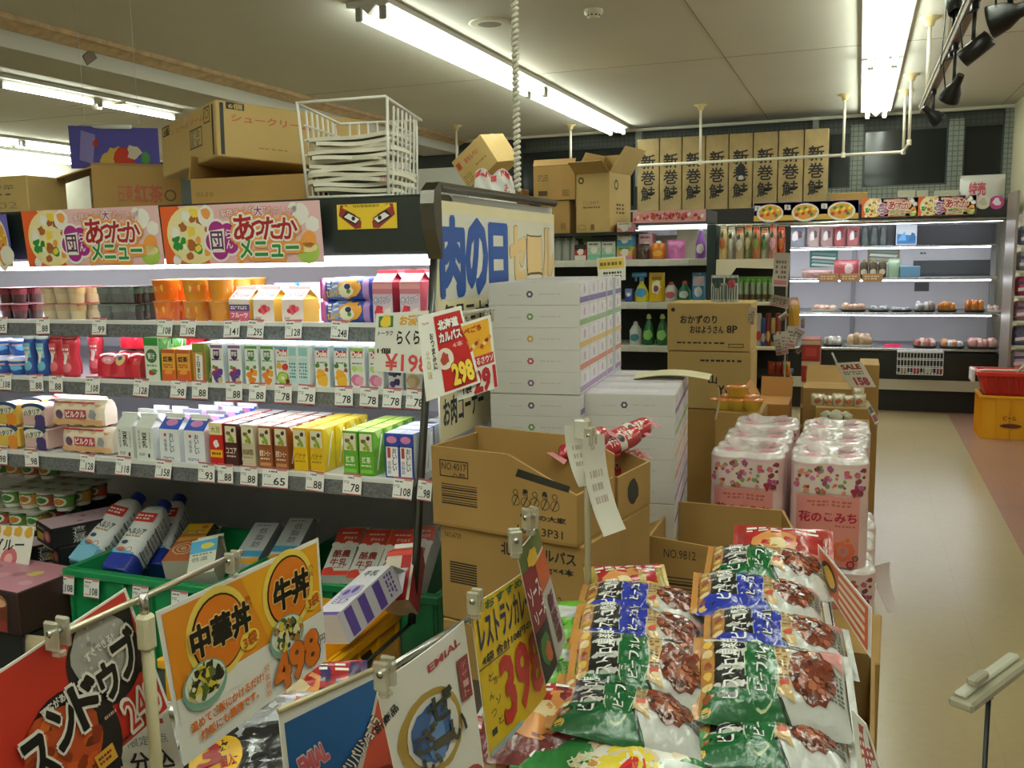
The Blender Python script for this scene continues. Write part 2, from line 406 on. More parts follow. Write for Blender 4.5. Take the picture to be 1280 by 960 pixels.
fixture('long twin fluorescent lamp over the dairy aisle, crossing the top centre', (mx, e1.y), (mx, e1.y-2*seg), .25)
g1 = atz(1096, 136, CZ); g0 = atz(1102, 67, CZ); sg = g1.y-g0.y; gx = (g1.x+g0.x)/2
fixture('twin fluorescent lamp over the wide aisle, beside the spotlight rail', (gx, g1.y), (gx, g1.y-2*sg), .27)
l0 = atz(0, 95, CZ); l1 = atz(226, 137, CZ)
fixture('slim fluorescent lamp beyond the beam, nearest to it', ((l0.x+l1.x)/2, l1.y), ((l0.x+l1.x)/2, l0.y-1.0), .14, 1, 3)
k1 = atz(86, 181, CZ); fixture('bright fluorescent lamp behind the blue hanging poster', (max(k1.x,XL+.4), k1.y+1.2), (max(k1.x,XL+.4), k1.y-2.6), .25)
k2 = atz(22, 204, CZ); k2.x = max(k2.x, XL+.3); k2.y = min(k2.y, WY-.3); fixture('farthest fluorescent lamp, just above the cartons', (k2.x, k2.y), (k2.x, k2.y-2.4), .25, 2, 1)
fixture('twin fluorescent lamp overhead, left of the photographer', (-.9, 1.3), (-.9, -1.3), .25, 2, 1); fixture('added twin fluorescent lamp out of view, in line with the dairy aisle lamp', (-2.3, .9), (-2.3, -1.4), .25, 2, 1); fixture('added twin fluorescent lamp out of view, in line with the wide aisle lamp', (gx+.1, 3.2), (gx+.1, -1.3), .27, 2, 2)  # the last two are unseen, added to brighten the bottom deck and the signs
fixture('twin fluorescent lamp above the right-hand aisle out of view', (2.6, 7.6), (2.6, 2.8), .25, 2, 2)

# ---------------------------------------------------------------- ceiling fittings
p = atz(742, 12, CZ)
sd = MB(); sd.lathe([(.05, 0), (.052, .012), (.05, .022), (.036, .03), (.036, .036), (.024, .045)][::1], M('#ddd6bd', .5), 24)
o = thing('smoke_detector', 'round cream smoke detector on the ceiling', 'smoke detector', sd, p, (PI, 0, 0))
sl = MB()
for k in range(10):
    a = 2*PI*k/10; sl.box((-.005, .0345, .029), (.005, .0375, .036), BLACK, xf=Matrix.Rotation(a, 4, 'Z'))
sl.obj('sensor_slots', o, 'black slots')
p = atz(612, 28, CZ)
sp = thing('ceiling_speaker', 'round flush speaker in the ceiling above the coiled cord', 'speaker', MB().lathe([(.115, 0), (.12, .006), (.112, .012), (.10, .012)], M('#d6cfb6', .5), 32), p, (PI, 0, 0))
MB().lathe([(.0995, .011), (.05, .0125), (.01, .013)], M('#8d8672', .9, bump=.6, bs=300), 28).obj('grille', sp)
# small arrow marker on the beam
p = atx(112, 78, bx-.10)
thing('beam_clip', 'small brown clip fixed to the side of the beam', 'clip', MB().box((-.008, -.05, -.03), (.0, .05, .03), M('#7a6c55', .6), .003), (bx-.092, p.y, p.z+.03), (R(35), 0, 0))
# hanger on the ceiling beyond the beam
p = atz(121, 123, CZ)
hk = thing('ceiling_hanger', 'cream ceiling hanger with a cross bar under the slim lamp', 'hanger', MB().lathe([(.05, 0), (.045, .06), (.03, .09)], M('#e0dcc4', .5), 16), p, (PI, 0, 0))
MB().tube([(-.28, 0, .05), (.28, 0, .05)], .012, M('#d7c79a', .5)).obj('cross_bar', hk)
# coiled cord
c0 = atd(639, -30, 2.55); c1 = atd(651, 250, 2.6)
cx, cy = (c0.x+c1.x)/2, (c0.y+c1.y)/2
pts = []; n = 620; z0, z1 = 1.68, CZ
for i in range(n+1):
    t = i/n; a = t*2*PI*75; pts.append((cx+(c1.x-c0.x)*.5*(.5-t)*2*-1*0+.006*math.cos(a), cy+.006*math.sin(a), z0+(z1-z0)*t))
cm = MB().tube(pts, .0058, M('#d8d4c2', .5), 6)
cm.lathe([(.03, 0), (.03, -.012), (.015, -.02)][::-1], CREAM, 16, (cx, cy, z1))
thing('coiled_cord', 'pale coiled cord hanging from the ceiling to the case top', 'cord', cm)

# hanging pipe frame
PIPE = M('#e6dfc9', .4); FLG = M('#d8c48f', .45)
def flange(mb, x, y): mb.lathe([(.06, 0), (.058, -.008), (.03, -.02), (.022, -.05)][::-1], FLG, 18, (x, y, CZ))
fp = [atz(876, 131, CZ), atz(1057, 115, CZ), atz(1133, 104, CZ), atz(1143, 80, CZ)]
zp = aty(875, 203, fp[0].y).z; yp = fp[0].y
xs = [fp[0].x, xat(1054, yp, zp), xat(1129, yp, zp)]
x5 = xat(762, yp, zp)
pf = thing('hanging_pipework', 'cream pipe frame hanging from the ceiling before the salmon boxes', 'pipework')
MB().tube([(x5, yp, zp), (xs[2], yp, zp), (xs[2]+.01, yp-.75, zp)], .013, PIPE, 10).obj('bent_pipe', pf)
for x, y in ((xs[0], yp), (xs[1], yp), (xs[2], yp), (xs[2]+.01, yp-.75)):
    q = MB().tube([(x, y, zp+.012), (x, y, CZ)], .0115, PIPE, 10).obj('drop_pipe', pf)
    f = MB(); flange(f, x, y); f.lathe([(.018, -.02), (.018, .02)], PIPE, 12, (x, y, zp)); f.obj('flange', q, 'cream ceiling flange')
q = atz(713, 156, CZ)
dp = MB().tube([(q.x, q.y, aty(713, 208, q.y).z), (q.x, q.y, CZ)], .013, PIPE, 10); flange(dp, q.x, q.y)
thing('hanging_pipe', 'white vertical pipe rising from behind the stacked cartons to the lamp', 'pipe', dp)
q = atz(570, 157, CZ)
zz = aty(571, 220, q.y).z
dp = thing('hanging_pipe', 'thin white pipe with a cross bar hanging left of the tilted carton', 'pipe', MB().tube([(q.x, q.y, zz), (q.x, q.y, CZ)], .012, PIPE, 10))
MB().tube([(q.x-.35, q.y, zz), (q.x+.3, q.y, zz)], .012, M('#b7b4a6', .5)).obj('cross_bar', dp)
f = MB(); flange(f, q.x, q.y); f.obj('flange', dp)
# spotlight rail
ra = atz(1158, 22, CZ); rb_ = aty(1156, 128, ra.y); zr = rb_.z
r1 = atz(1152, 138, zr); dirr = V3((0, 1, 0))
rx = (xat(1160, ra.y, zr)+r1.x)/2
rl = thing('spotlight_rail', 'brown lighting rail on white pipes carrying black spotlights', 'rail')
MB().box((rx-.018, .6, zr-.02), (rx+.018, r1.y, zr+.015), M('#7d6a52', .5), .004).obj('track', rl)
MB().box((rx-.023, .6, zr+.0155), (rx+.023, r1.y+.02, zr+.026), PIPE, .002).obj('top_strip', rl)
y2 = atz(1182, 68, zr).y
for y in (ra.y, y2):
    q = MB().tube([(rx, y, zr+.02), (rx, y, CZ)], .011, PIPE, 10).obj('drop_pipe', rl); f = MB(); flange(f, rx, y); f.obj('flange', q)
SB = M('#151515', .35); SREF = M('#d9d9e6', .15, metal=1)
def spot(px, py, kind, label, rot):
    c = atx(px, py, rx)
    t = thing('spotlight', label, 'spotlight', None, (rx, c.y, zr-.02), (0, 0, 0), 'black spotlights on the rail')
    dz = c.z-(zr-.02)
    MB().box((-.012, -.035, -.026), (.012, .035, -.001), SB, .004).obj('adapter', t)
    MB().tube([(0, 0, -.024), (0, 0, dz+.01)], .007, SB).obj('stem', t)
    h = MB(); xf = Matrix.Translation((0, 0, dz)) @ Euler(rot).to_matrix().to_4x4()
    xf = xf @ Matrix.Scale(.66, 4)
    if kind == 'can':
        h.lathe([(.03, -.10), (.045, -.095), (.047, .06), (.040, .062), (.038, .03)], SB, 20, xf=xf); hd = h.obj('lamp_head', t)
        MB().lathe([(.036, .03), (.01, .0)], SREF, 16, xf=xf).obj('reflector', hd)
    else:
        h.lathe([(.022, -.10), (.026, -.05), (.03, -.03), (.052, .01), (.062, .055), (.064, .07), (.058, .07)], SB, 20, xf=xf); hd = h.obj('lamp_head', t)
        MB().lathe([(.057, .066), (.045, .03), (.02, .01)], SREF, 18, xf=xf).obj('reflector', hd)
    MB().tube([(0, -.03, -.03), (-.03, -.03, -.04), (-.045, -.02, -.07), (-.03, 0, dz), (0, 0, dz)], .003, SB, 6).obj('cable', t)
    return t
spot(1262, 18, 'par', 'black spotlight at the top right corner, nearest on the rail', (R(105), 0, R(-110)))
spot(1193, 6, 'can', 'black spotlight cut by the top edge behind the white pipe', (R(150), 0, R(20)))
spot(1216, 64, 'can', 'black cylinder spotlight aimed down to the right', (R(125), 0, R(-110)))
spot(1192, 112, 'par', 'black bowl spotlight with looping cable', (R(140), 0, R(-150)))
spot(1166, 144, 'par', 'last small black spotlight at the far end of the rail', (R(130), 0, R(110)))
# ================================================================ the refrigerated dairy case
XE = -.95; XW = -3.45; TOP = 1.648
S1, S2, S3 = (2.03, 1.331), (1.955, 1.176), (1.875, .979)      # front edge Y and top Z of the three shelves
GREEN_D = M('#1e2622', .3, coat=.3); WLIT = M('#e9e9ee', .5)
GRAN = M('#6e7073', .5, noise=.5, ns=160, name='speckled_rail')
case = thing('refrigerated_display_case', 'long open refrigerated dairy case with three shelves and dark canopy', 'display case')
b = MB(); b.box((XW, 2.78, .12), (XE-.001, 2.925, TOP-.02), WLIT); b.obj('back_panel', case)
bb = MB(); bb.box((XW, 1.62, .0), (XE-.01, 2.925, .12), M('#2a2a28', .5)); bb.box((XW, 1.425, .12), (XE-.015, 2.779, .44), M('#cfcdc4', .5)); bb.obj('base', case)
fb = MB(); fb.box((XW, 1.385, .12), (XE-.015, 1.424, .60), M('#d7d5cc', .4), .01); o = fb.obj('front_panel', case)
MB().tube([(XW, 1.39, .60), (XE-.02, 1.39, .60)], .02, STEEL, 10).obj('chrome_bumper', o)
MB().box((XW, 1.425, .441), (XE-.02, 2.77, .455), M('#4b4d4a', .5)).obj('bottom_deck', case)
cn = MB(); cn.box((XW, 2.035, 1.505), (XE, 2.13, TOP), GREEN_D, .006); cn.box((XW, 2.131, 1.565), (XE, 2.925, TOP), M('#d9d9d4', .5)); co = cn.obj('canopy', case)
lm = MB(); lm.box((XW, 2.06, 1.478), (XE-.005, 2.19, 1.503), M('#fbfbff', .4, e=6.5, name='lit_diffuser'), .004); lm.obj('canopy_lamp', case)
MB().box((XW, 2.192, 1.494), (XE-.005, 2.55, 1.50), M('#f2f2f4', .4)).obj('air_grille', case)
for Yf, Z in (S1, S2, S3):
    sh = MB(); sh.box((XW, Yf, Z-.016), (XE-.012, 2.775, Z), M('#c7c7c9', .4)); so = sh.obj('shelf', case)
    rl_ = MB(); rl_.box((XW, Yf-.014, Z-.041), (XE-.012, Yf-.001, Z-.005), GRAN); rl_.box((XW, Yf-.016, Z-.0045), (XE-.012, Yf-.001, Z+.006), M('#e4e4e2', .3)); rl_.obj('price_rail', so)
    if Z > 1: sl_ = MB(); sl_.tube([(XW, Yf+.035, Z-.028), (XE-.02, Yf+.035, Z-.028)], .009, M('#f6f6ff', .4, e=12, name='shelf_tube')); sl_.obj('shelf_lamp', so)
ep = MB(); ep.add([(XE, 1.938, 1.1865), (XE, 2.0, 1.5), (XE, 2.92, 1.5), (XE, 2.92, .46), (XE, 1.40, .46), (XE, 1.40, .645), (XE, 1.824, .655)], [tuple(range(7))], GLASS); ep.obj('end_glass', case)
es = MB(); es.tube([(XE+.004, 2.005, 1.50), (XE+.004, 1.938, 1.1865), (XE+.004, 1.862, .816), (XE+.004, 1.824, .655)], .010, M('#55554f', .3, metal=.8), 8); es.obj('end_strip', case)
MB().tube([(XE+.002, 1.824, .655), (XE+.002, 1.40, .645)], .005, M('#27332f', .2), 6).obj('glass_edge', case)
MB().box((XE-.014, 1.386, .12), (XE, 2.925, .455), M('#cfcdc4', .5)).obj('side_panel', case)
# rounded steel corner of the canopy end and the rail along the end
cr = MB()
prof = [(1.975, 1.66), (1.96, 1.65), (1.955, 1.62), (1.963, 1.56), (1.983, 1.515), (1.99, 1.492), (1.998, 1.492), (1.998, 1.67), (1.99, 1.67)]
vs = [(x, y, z) for x in (XE-.005, XE+.03) for y, z in prof]; n = len(prof)
cr.add(vs, [(i, (i+1) % n, n+(i+1) % n, n+i) for i in range(n)]+[tuple(range(n))[::-1], tuple(range(n, 2*n))], DSTEEL)
cr.obj('corner_cap', case)
MB().box((XE+.003, 2.0, 1.65), (XE+.03, 2.9, 1.672), M('#5d5a52', .35, metal=.7), .008).obj('top_rail', case)

# banners on the canopy --------------------------------------------------
PINKB = M('#efc3c6', .45, coat=.3); WH = M('#f7f3ee', .5); ORG = M('#e2602a', .5); YEL = M('#f2d24b', .5); YELP = M('#f4e2a0', .5); GRN = M('#2f8a3a', .5); MAG = M('#a62a86', .5); REDT = M('#a82023', .5); ORL = M('#f0a04a', .5); BRN = M('#a8602e', .5)
def warm_menu(fr, mb):
    mb.rect(fr, 0, 0, 1, 1, PINKB, 0)
    mb.quad(fr, [(0, 0), (.30, 0), (.12, 1), (0, 1)], ORG, 1)
    mb.disc(fr, .20, .50, .17, .50, YELP, 2, 26); mb.disc(fr, .20, .52, .145, .42, M('#f3e6b4', .5), 3, 24)
    rd = random.Random(3)
    for k in range(26):
        a = rd.random()*6.28; q = rd.random()**.5
        mb.disc(fr, .20+.135*q*math.cos(a), .50+.38*q*math.sin(a), .018+.012*rd.random(), None, [BRN, GRN, ORL, YEL, WH][k % 5], 4+k*.02, 9, .25, seed=k)
    mb.disc(fr, .30, .82, .055, None, WH, 5, 12, .1); mb.disc(fr, .30, .86, .03, None, ORL, 6, 10, .2)
    for x, y, r_ in ((.88, .80, .055), (.95, .62, .04), (.08, .08, .03), (.84, .90, .028)): mb.disc(fr, x, y, r_, None, WH, 2, 12, .12)
    mb.disc(fr, .92, .38, .045, None, ORL, 3, 14, .1); mb.disc(fr, .91, .20, .068, None, M('#a9c558', .5), 2, 16); mb.disc(fr, .91, .25, .06, .08, YELP, 3, 16)
    
    for k, (x, y) in enumerate(((.36, .56), (.43, .52), (.335, .38), (.44, .34), (.37, .24), (.40, .40))): mb.disc(fr, x, y, .065, None, WH, 4.9+.02*k, 18); mb.disc(fr, x, y, .052, None, MAG, 6+.05*k, 18)
    mb.quad(fr, [(.31, .20), (.40, .20), (.41, .60), (.305, .56)], WH, 7); mb.text(fr, '団', .357, .40, .075, .30, M('#5a2a55', .5), 8, bold=.02); mb.text(fr, 'らん', .435, .42, .04, .34, WH, 8, bold=.02, vert=True)
    mb.text(fr, '家族みんな', .50, .87, .22, .13, WH, 3, 4, .01, out=M('#c54a55', .5), ow=.06); mb.text(fr, '大', .63, .87, .05, .16, MAG, 4, bold=.02, out=WH, ow=.10); mb.text(fr, 'でたのしい!', .745, .86, .18, .13, WH, 3, -4, .01, out=M('#c54a55', .5), ow=.06)
    for i, (c, x, w_, h_) in enumerate((('あ', .535, .125, .42), ('っ', .625, .075, .24), ('た', .705, .105, .36), ('か', .805, .11, .34))):
        mb.text(fr, c, x, .60-.01*i, w_, h_, REDT, 9, 0, .025, out=WH, ow=.08); mb.text(fr, c, x, .60-.01*i, w_, h_, ORL, 7.5, 0, .20)
    mb.text(fr, 'メニュー', .68, .25, .36, .30, GRN, 9, 0, .03, out=WH, ow=.08); mb.text(fr, 'メニュー', .68, .25, .38, .35, ORL, 7.5, 0, .20)
def noodle_banner(fr, mb):
    mb.rect(fr, 0, 0, 1, 1, M('#6b62b8', .45, coat=.3), 0); mb.rect(fr, 0, 0, 1, .3, M('#c9a44e', .5), 1)
    for k, x in enumerate((.16, .50, .84)):
        mb.disc(fr, x, .42, .13, .50, M('#e8e2d4', .5), 2, 24); mb.disc(fr, x, .44, .11, .40, M('#d79a3c', .5), 3, 22, .08)
        for j in range(9): mb.disc(fr, x-.08+.02*j, .30+.06*((j*5) % 7), .018, None, [M('#c8432c', .5), GRN, YEL][j % 3], 4+.05*j, 9, .2)
    for x in (.0+.04, .33, .68): mb.text(fr, '家族', x+.0, .72, .06, .3, WH, 5, bold=.02)
def banner(label, pl, pr, w=None, design=warm_menu, Y=2.013, group=None):
    a = aty(pl[0], pl[1], Y); b2 = aty(pr[0], pr[1], Y); a2 = aty(pl[0], pl[2], Y); b3 = aty(pr[0], pr[2], Y)
    mb = MB(); xm = (a.x+b2.x)/2; wd = b2.x-a.x; z0 = (a2.z+b3.z)/2; ht = (a.z+b2.z)/2-z0
    fr = Fr((-wd/2, 0, 0), (wd, 0, 0), (0, 0, ht)); mb.sheet(fr, WH, 1, 1, -2); design(fr, mb)
    return thing('promotion_banner', label, 'banner', mb, (xm, Y, z0), (R(4), 0, 0), group)
banner('pink warm-menu banner on the canopy, between the blue one and its twin', (30, 262, 332), (201, 259, 333))
banner('pink warm-menu banner on the canopy, next to the panel with painted eyes', (203, 258, 333), (402, 251, 326))
mb = MB(); a = aty(-60, 266, 2.013); b2 = aty(11, 264, 2.013)
fr = Fr((0, 0, 0), (b2.x-a.x, 0, 0), (0, 0, .15)); noodle_banner(fr, mb); mb.disc(fr, .93, .22, .12, None, M('#e9e4d6', .5), 6, 18, .06)
thing('promotion_banner', 'blue noodle banner cut by the left edge of the canopy', 'banner', mb, (a.x, 2.013, 1.49), (R(4), 0, 0))
# sticker with painted kabuki eyes
a = aty(420, 256, 2.03); b2 = aty(496, 285, 2.03)
mb = MB(); fr = Fr((0, 0, 0), (b2.x-a.x, 0, 0), (0, 0, a.z-b2.z)); mb.rect(fr, 0, 0, 1, 1, M('#e8c52e', .4), 1); KR = M('#8e2a22', .5)
for s_ in (-1, 1):
    q = lambda pts: [(.5+s_*x, y) for x, y in pts]
    mb.quad(fr, q([(.10, .04), (.20, .02), (.47, .55), (.44, .97)]), KR, 2); mb.quad(fr, q([(.09, .30), (.10, .04), (.44, .97), (.34, .98)]), KR, 2.2)
    mb.quad(fr, q([(.10, .42), (.19, .16), (.42, .48), (.33, .74)]), BLACK, 3); mb.quad(fr, q([(.11, .62), (.10, .46), (.40, .86), (.38, .98)]), M('#e8c52e', .4), 3.4)
    mb.quad(fr, q([(.12, .40), (.19, .24), (.38, .50), (.30, .64)]), WH, 4); mb.disc(fr, .5+s_*.22, .43, .032, None, BLACK, 5, 12)
mb.text(fr, '特別警戒実施中', .5, .91, .44, .11, BLACK, 6)
thing('eye_sticker', 'yellow sticker with fierce painted eyes on the dark canopy panel', 'sticker', mb, (a.x, 2.0335, b2.z))

# ---------------------------------------------------------------- price tags on the rails
TAGW = M('#f3f3f0', .45); TAGR = M('#b4545c', .5)
def price_tag(txt, w_=.05, h_=.05, wide=False):
    mb = MB(); fr = Fr((-w_/2, 0, 0), (w_, 0, 0), (0, 0, h_)); mb.box((-w_/2, 0, 0), (w_/2, .0009, h_), TAGW)
    mb.rect(fr, 0, .93, 1, 1, TAGR, 1); mb.rect(fr, 0, 0, 1, .05, TAGR, 1)
    mb.fine(fr, .08, .74, .6, .86, INK, 1, 1, 6, seed=len(txt)); mb.rect(fr, .55, .86, .95, .92, M('#c98d8d', .5), 1); mb.fine(fr, .06, .5, .34, .66, M('#777', .6) if 0 else M('#777777', .6), 1, 2, 4, seed=3); mb.fine(fr, .08, .12, .5, .2, M('#777777', .6), 1, 1, 7)
    mb.text(fr, txt, .67, .34, .5 if len(txt) > 2 else .44, .36, BLACK, 1, bold=.015)
    return mb
_tags = {}
def put_tag(px, shelf, txt, what, w_=.05, tilt=None, rz=0):
    Yf, Z = shelf; x = xat(px, Yf-.02, Z-.01)
    tl = R(random.uniform(-14, -4)) if tilt is None else tilt
    lb = 'white price tag reading %s below the %s' % (txt, what)
    k = (txt, w_)
    if k not in _tags:
        _tags[k] = thing('price_tag', lb, 'price tag', price_tag(txt, w_), group='price tags along the dairy shelves'); t = _tags[k]
    else: t = dup(_tags[k], (0, 0, 0), None, lb)
    put(t, (x, Yf-.021-.045*math.sin(-tl)*.5, Z-.036), (tl, R(random.uniform(-3, 4)), rz))
    return t
for px, txt, what in ((1, '95', 'dark jelly cups'), (54, '88', 'beige pudding cups'), (124, '99', 'coffee jelly cups'), (206, '108', 'tall orange jelly cups'), (235, '108', 'orange fruit jelly cups'),
                      (290, '141', 'carton with the purple label'), (319, '295', 'white cherry carton'), (367, '128', 'pink cherry carton'), (424, '248', 'blue and pink dessert packs')):
    put_tag(px, S1, txt, what)
for px, txt, what in ((6, '108', 'round blue cups'), (46, '88', 'blue and white drink bottles'), (70, '88', 'tall red drink bottles'), (116, '108', 'red strawberry multipack'), (176, '128', 'green-topped carton'), (223, '98', 'orange cartons'),
                      (250, '88', 'yellow and green carton'), (293, '88', 'second purple vegetable juice'), (322, '88', 'first carrot juice'), (354, '78', 'kiwi juice carton'), (383, '78', 'turned white cartons'), (430, '78', 'second mango juice'), (461, '78', 'peach juice cartons'), (490, '78', 'grape juice carton'), (519, '78', 'last juice at the glass')):
    put_tag(px, S2, txt, what)
for px, txt, what, w_ in ((1, '98', 'yellow yogurt packs', .05), (40, '98', 'purple yogurt packs', .05), (109, '128', 'red lactic drink packs', .05), (154, '118', 'grey soy milk cartons', .05), (204, '158', 'white milk cartons', .05), (258, '93', 'red and yellow carton', .05), (282, '88', 'dark cocoa carton', .046),
                          (311, '88', 'plain beige soy carton', .05), (344, '65', 'brown malt coffee cartons', .074), (393, '88', 'yellow soy cartons', .05), (440, '78', 'green soy cartons', .05), (503, '108', 'blue milk cartons', .05), (530, '98', 'last white carton', .036)):
    put_tag(px, S3, txt, what, w_)

# ---------------------------------------------------------------- small carton makers
def brick(w_, d_, h_, face, side, top, design, stripe=None, name='drink_carton', label='', cat='drink carton', group=None, top2=None):
    """200 ml brick pack: body, folded top flaps, straw on the side"""
    mb = MB(); mb.box((-w_/2, -d_/2, 0), (w_/2, d_/2, h_), face, .0015, mats={'+x': side, '-x': side, '+z': top})
    design(bframe(w_, d_, h_), mb)
    fr = bframe(w_, d_, h_, '+z'); mb.rect(fr, .02, .46, .98, .54, top2 or top, 1.5); mb.disc(fr, .3, .22, .07, None, M('#c9c9cc', .4), 2, 10)
    o = thing(name, label, cat, mb, group=group)
    st = MB(); st.tube([(w_/2+.0022, -d_*.25, h_*.12), (w_/2+.0022, d_*.22, h_*.9)], .0016, M('#f4f4f4', .3, a=.9), 6); st.obj('straw', o)
    fl = MB(); fl.add([(w_/2, -d_*.3, h_-.002), (w_/2, d_*.3, h_-.002), (w_/2+.001, 0, h_-.022)], [(0, 2, 1)], top); fl.obj('folded_flap', o)
    return o
def gable(w_, d_, h_, gh, body, roof, design, name='milk_carton', label='', cat='milk carton', group=None, fin=None, roofd=None, side=None, cap=None):
    """gable-top carton, gable slopes at front and back, fin along x; h_ to the eaves, gh above"""
    mb = MB(); mb.box((-w_/2, -d_/2, 0), (w_/2, d_/2, h_), body, 0, mats={'+x': side or body, '-x': side or body})
    z1 = h_+gh*.72; x, y = w_/2, d_/2
    mb.add([(-x, -y, h_), (x, -y, h_), (x, -.002, z1), (-x, -.002, z1)], [(0, 1, 2, 3)], roof); mb.add([(x, y, h_), (-x, y, h_), (-x, .002, z1), (x, .002, z1)], [(0, 1, 2, 3)], roof)
    for s_ in (-1, 1):
        mb.add([(s_*x, -y, h_), (s_*x, y, h_), (s_*x*.55, 0, h_+gh*.5), (s_*x, -.002, z1), (s_*x, .002, z1)], [(0, 1, 2)[::s_], (0, 2, 3)[::s_], (1, 4, 2)[::s_]], side or body)
    design(bframe(w_, d_, h_), mb)
    if roofd: roofd(Fr((-x, -y, h_), (w_, 0, 0), (0, y-.002, z1-h_)), mb)
    o = thing(name, label, cat, mb, group=group)
    f = MB(); f.box((-x, -.002, z1), (x, .002, h_+gh), fin or WH); f.obj('gable_fin', o)
    return o
def row(pr, pxs, shelf, n, labels, dy=.062, Y0=.018, rz=None, group=None, z=0, jit=2):
    """copies of pr with left..right pixel centres pxs, n deep; labels(i, r) -> text"""
    Yf, Z = shelf; first = True; out = []
    for i, px in enumerate(pxs):
        for r_ in range(n):
            d_ = pr.dimensions.y or .04
            Y = Yf+Y0+d_/2+dy*r_; x = xat(px, Yf+Y0, Z+.05) + 0
            o = pr if first else dup(pr, (0, 0, 0)); first = False
            o['label'] = labels(i, r_)
            if group: o['group'] = group
            put(o, (x, Y, Z+z+.0005), (0, 0, (rz or 0)+R(random.uniform(-jit, jit)) if r_ == 0 else (rz or 0))); out.append(o)
    return out
SILV = M('#d9d9d6', .3)
def rowlab(noun, n):
    def f(i, r_):
        s_ = noun if n == 1 else noun+', '+(('left file', 'right file')[i] if n == 2 else NTH[i]+' file')
        return s_+(', foremost' if r_ == 0 else ', %s back' % ORD[r_])
    return f
# ---- shelf 3: soy packs and milk
def soy(face, accent, txt, big=None):
    def d(fr, mb):
        mb.rect(fr, .08, .56, .92, .95, M('#e6dcc0', .5), 1)
        mb.disc(fr, .33, .78, .15, None, M('#6d6a3c', .6), 2, 10, .25, seed=2); mb.disc(fr, .68, .86, .14, None, M('#3b2a22', .6), 2, 10, .2, seed=4)
        for x, y in ((.42, .62), (.60, .66), (.50, .72), (.66, .60)): mb.disc(fr, x, y, .12, None, M('#93a832', .5), 3, 10, .12)
        if txt: mb.text(fr, txt, .5, .36, .8 if len(txt) > 2 else .6, .14, accent, 2, bold=.02)
        if big: mb.rect(fr, .1, .06, .9, .14, big, 2)
        mb.fine(fr, .15, .2, .85, .26, accent, 2, 1, 6)
    return d
LIGHT_T = M('#f3f1ea', .4, coat=.2)
def soy_brick(face, top, accent, txt, big, label, pxs, n=4, side=None):
    o = brick(.040, .052, .108, face, side or face, top, soy(face, accent, txt, big), name='soy_milk_carton', label=label, cat='drink carton')
    row(o, pxs, S3, n, rowlab(label, len(pxs)), dy=.056, group=label+'s' if len(pxs)*n > 1 else None)
    return o
def d_redyel(fr, mb):
    mb.rect(fr, 0, .72, 1, 1, M('#e9dfa5', .5), 1); mb.rect(fr, 0, 0, 1, .62, M('#c9211f', .4), 1); mb.rect(fr, .04, .18, .96, .36, M('#eab51e', .4), 2); mb.text(fr, '大豆', .5, .85, .7, .14, M('#5a4a1e', .5), 2); mb.disc(fr, .5, .5, .22, .09, WH, 3, 12, .2); mb.fine(fr, .15, .22, .85, .32, M('#7a2a14', .5), 3, 1, 4)
o = brick(.040, .052, .108, M('#c9211f', .4), M('#b01c1c', .4), LIGHT_T, d_redyel, name='soy_milk_carton', label='', cat='drink carton'); row(o, [270], S3, 4, rowlab('red and yellow soy drink carton', 1), dy=.056, group='red and yellow soy drink cartons')
soy_brick(M('#4a1f1c', .4), LIGHT_T, M('#f0e2d8', .5), 'ココア', None, 'dark brown cocoa soy carton', [289])
soy_brick(M('#cdbf9f', .4), LIGHT_T, M('#8a7350', .5), '無調整', None, 'plain beige soy milk carton', [310])
soy_brick(M('#96512b', .4), LIGHT_T, M('#f2e6d4', .5), '麦芽コーヒー', M('#c98a55', .5), 'brown malt coffee soy carton', [331, 351.5])
soy_brick(M('#e2b419', .4), M('#f4e36a', .35), M('#8a6a10', .5), 'バナナ', None, 'yellow banana soy carton', [375, 396], side=M('#eec62a', .4))
soy_brick(M('#5fa32c', .4), M('#c9e27a', .35), M('#eef5d6', .5), '抹茶', M('#86c04a', .5), 'green matcha soy carton', [438, 458], side=M('#6fb034', .4))
def d_bluemilk(fr, mb):
    mb.rect(fr, .12, .04, .88, .72, WH, 1); mb.rect(fr, .1, .70, .9, .98, M('#3047a8', .4), 1); mb.disc(fr, .5, .86, .34, .08, M('#d883b0', .5), 2, 14); mb.text(fr, 'おいしい', .66, .42, .26, .52, M('#27357c', .5), 2, bold=.02, vert=True); mb.rect(fr, .2, .45, .4, .68, M('#b8433c', .5), 2); mb.text(fr, '低脂肪', .3, .24, .22, .3, M('#27357c', .5), 2, vert=True)
o = brick(.040, .052, .108, M('#2b3e98', .4), M('#e6e8ee', .4), M('#dfe6f4', .35), d_bluemilk, name='milk_drink_carton', label='', cat='drink carton'); row(o, [490, 508], S3, 3, rowlab('blue and white milk drink carton', 2), dy=.056, group='blue and white milk drink cartons')
def d_wh(fr, mb): mb.rect(fr, .1, .7, .9, .95, M('#7e9bd0', .5), 1); mb.text(fr, '牛乳', .5, .45, .6, .2, M('#33508f', .5), 2)
o = brick(.040, .052, .108, M('#e3e6ea', .4), M('#d4d9e0', .4), M('#eef1f4', .35), d_wh, name='milk_drink_carton', label='', cat='drink carton'); row(o, [535], S3, 2, rowlab('white milk drink carton at the glass end', 1), dy=.056, Y0=.16, group='white milk drink cartons at the glass end')
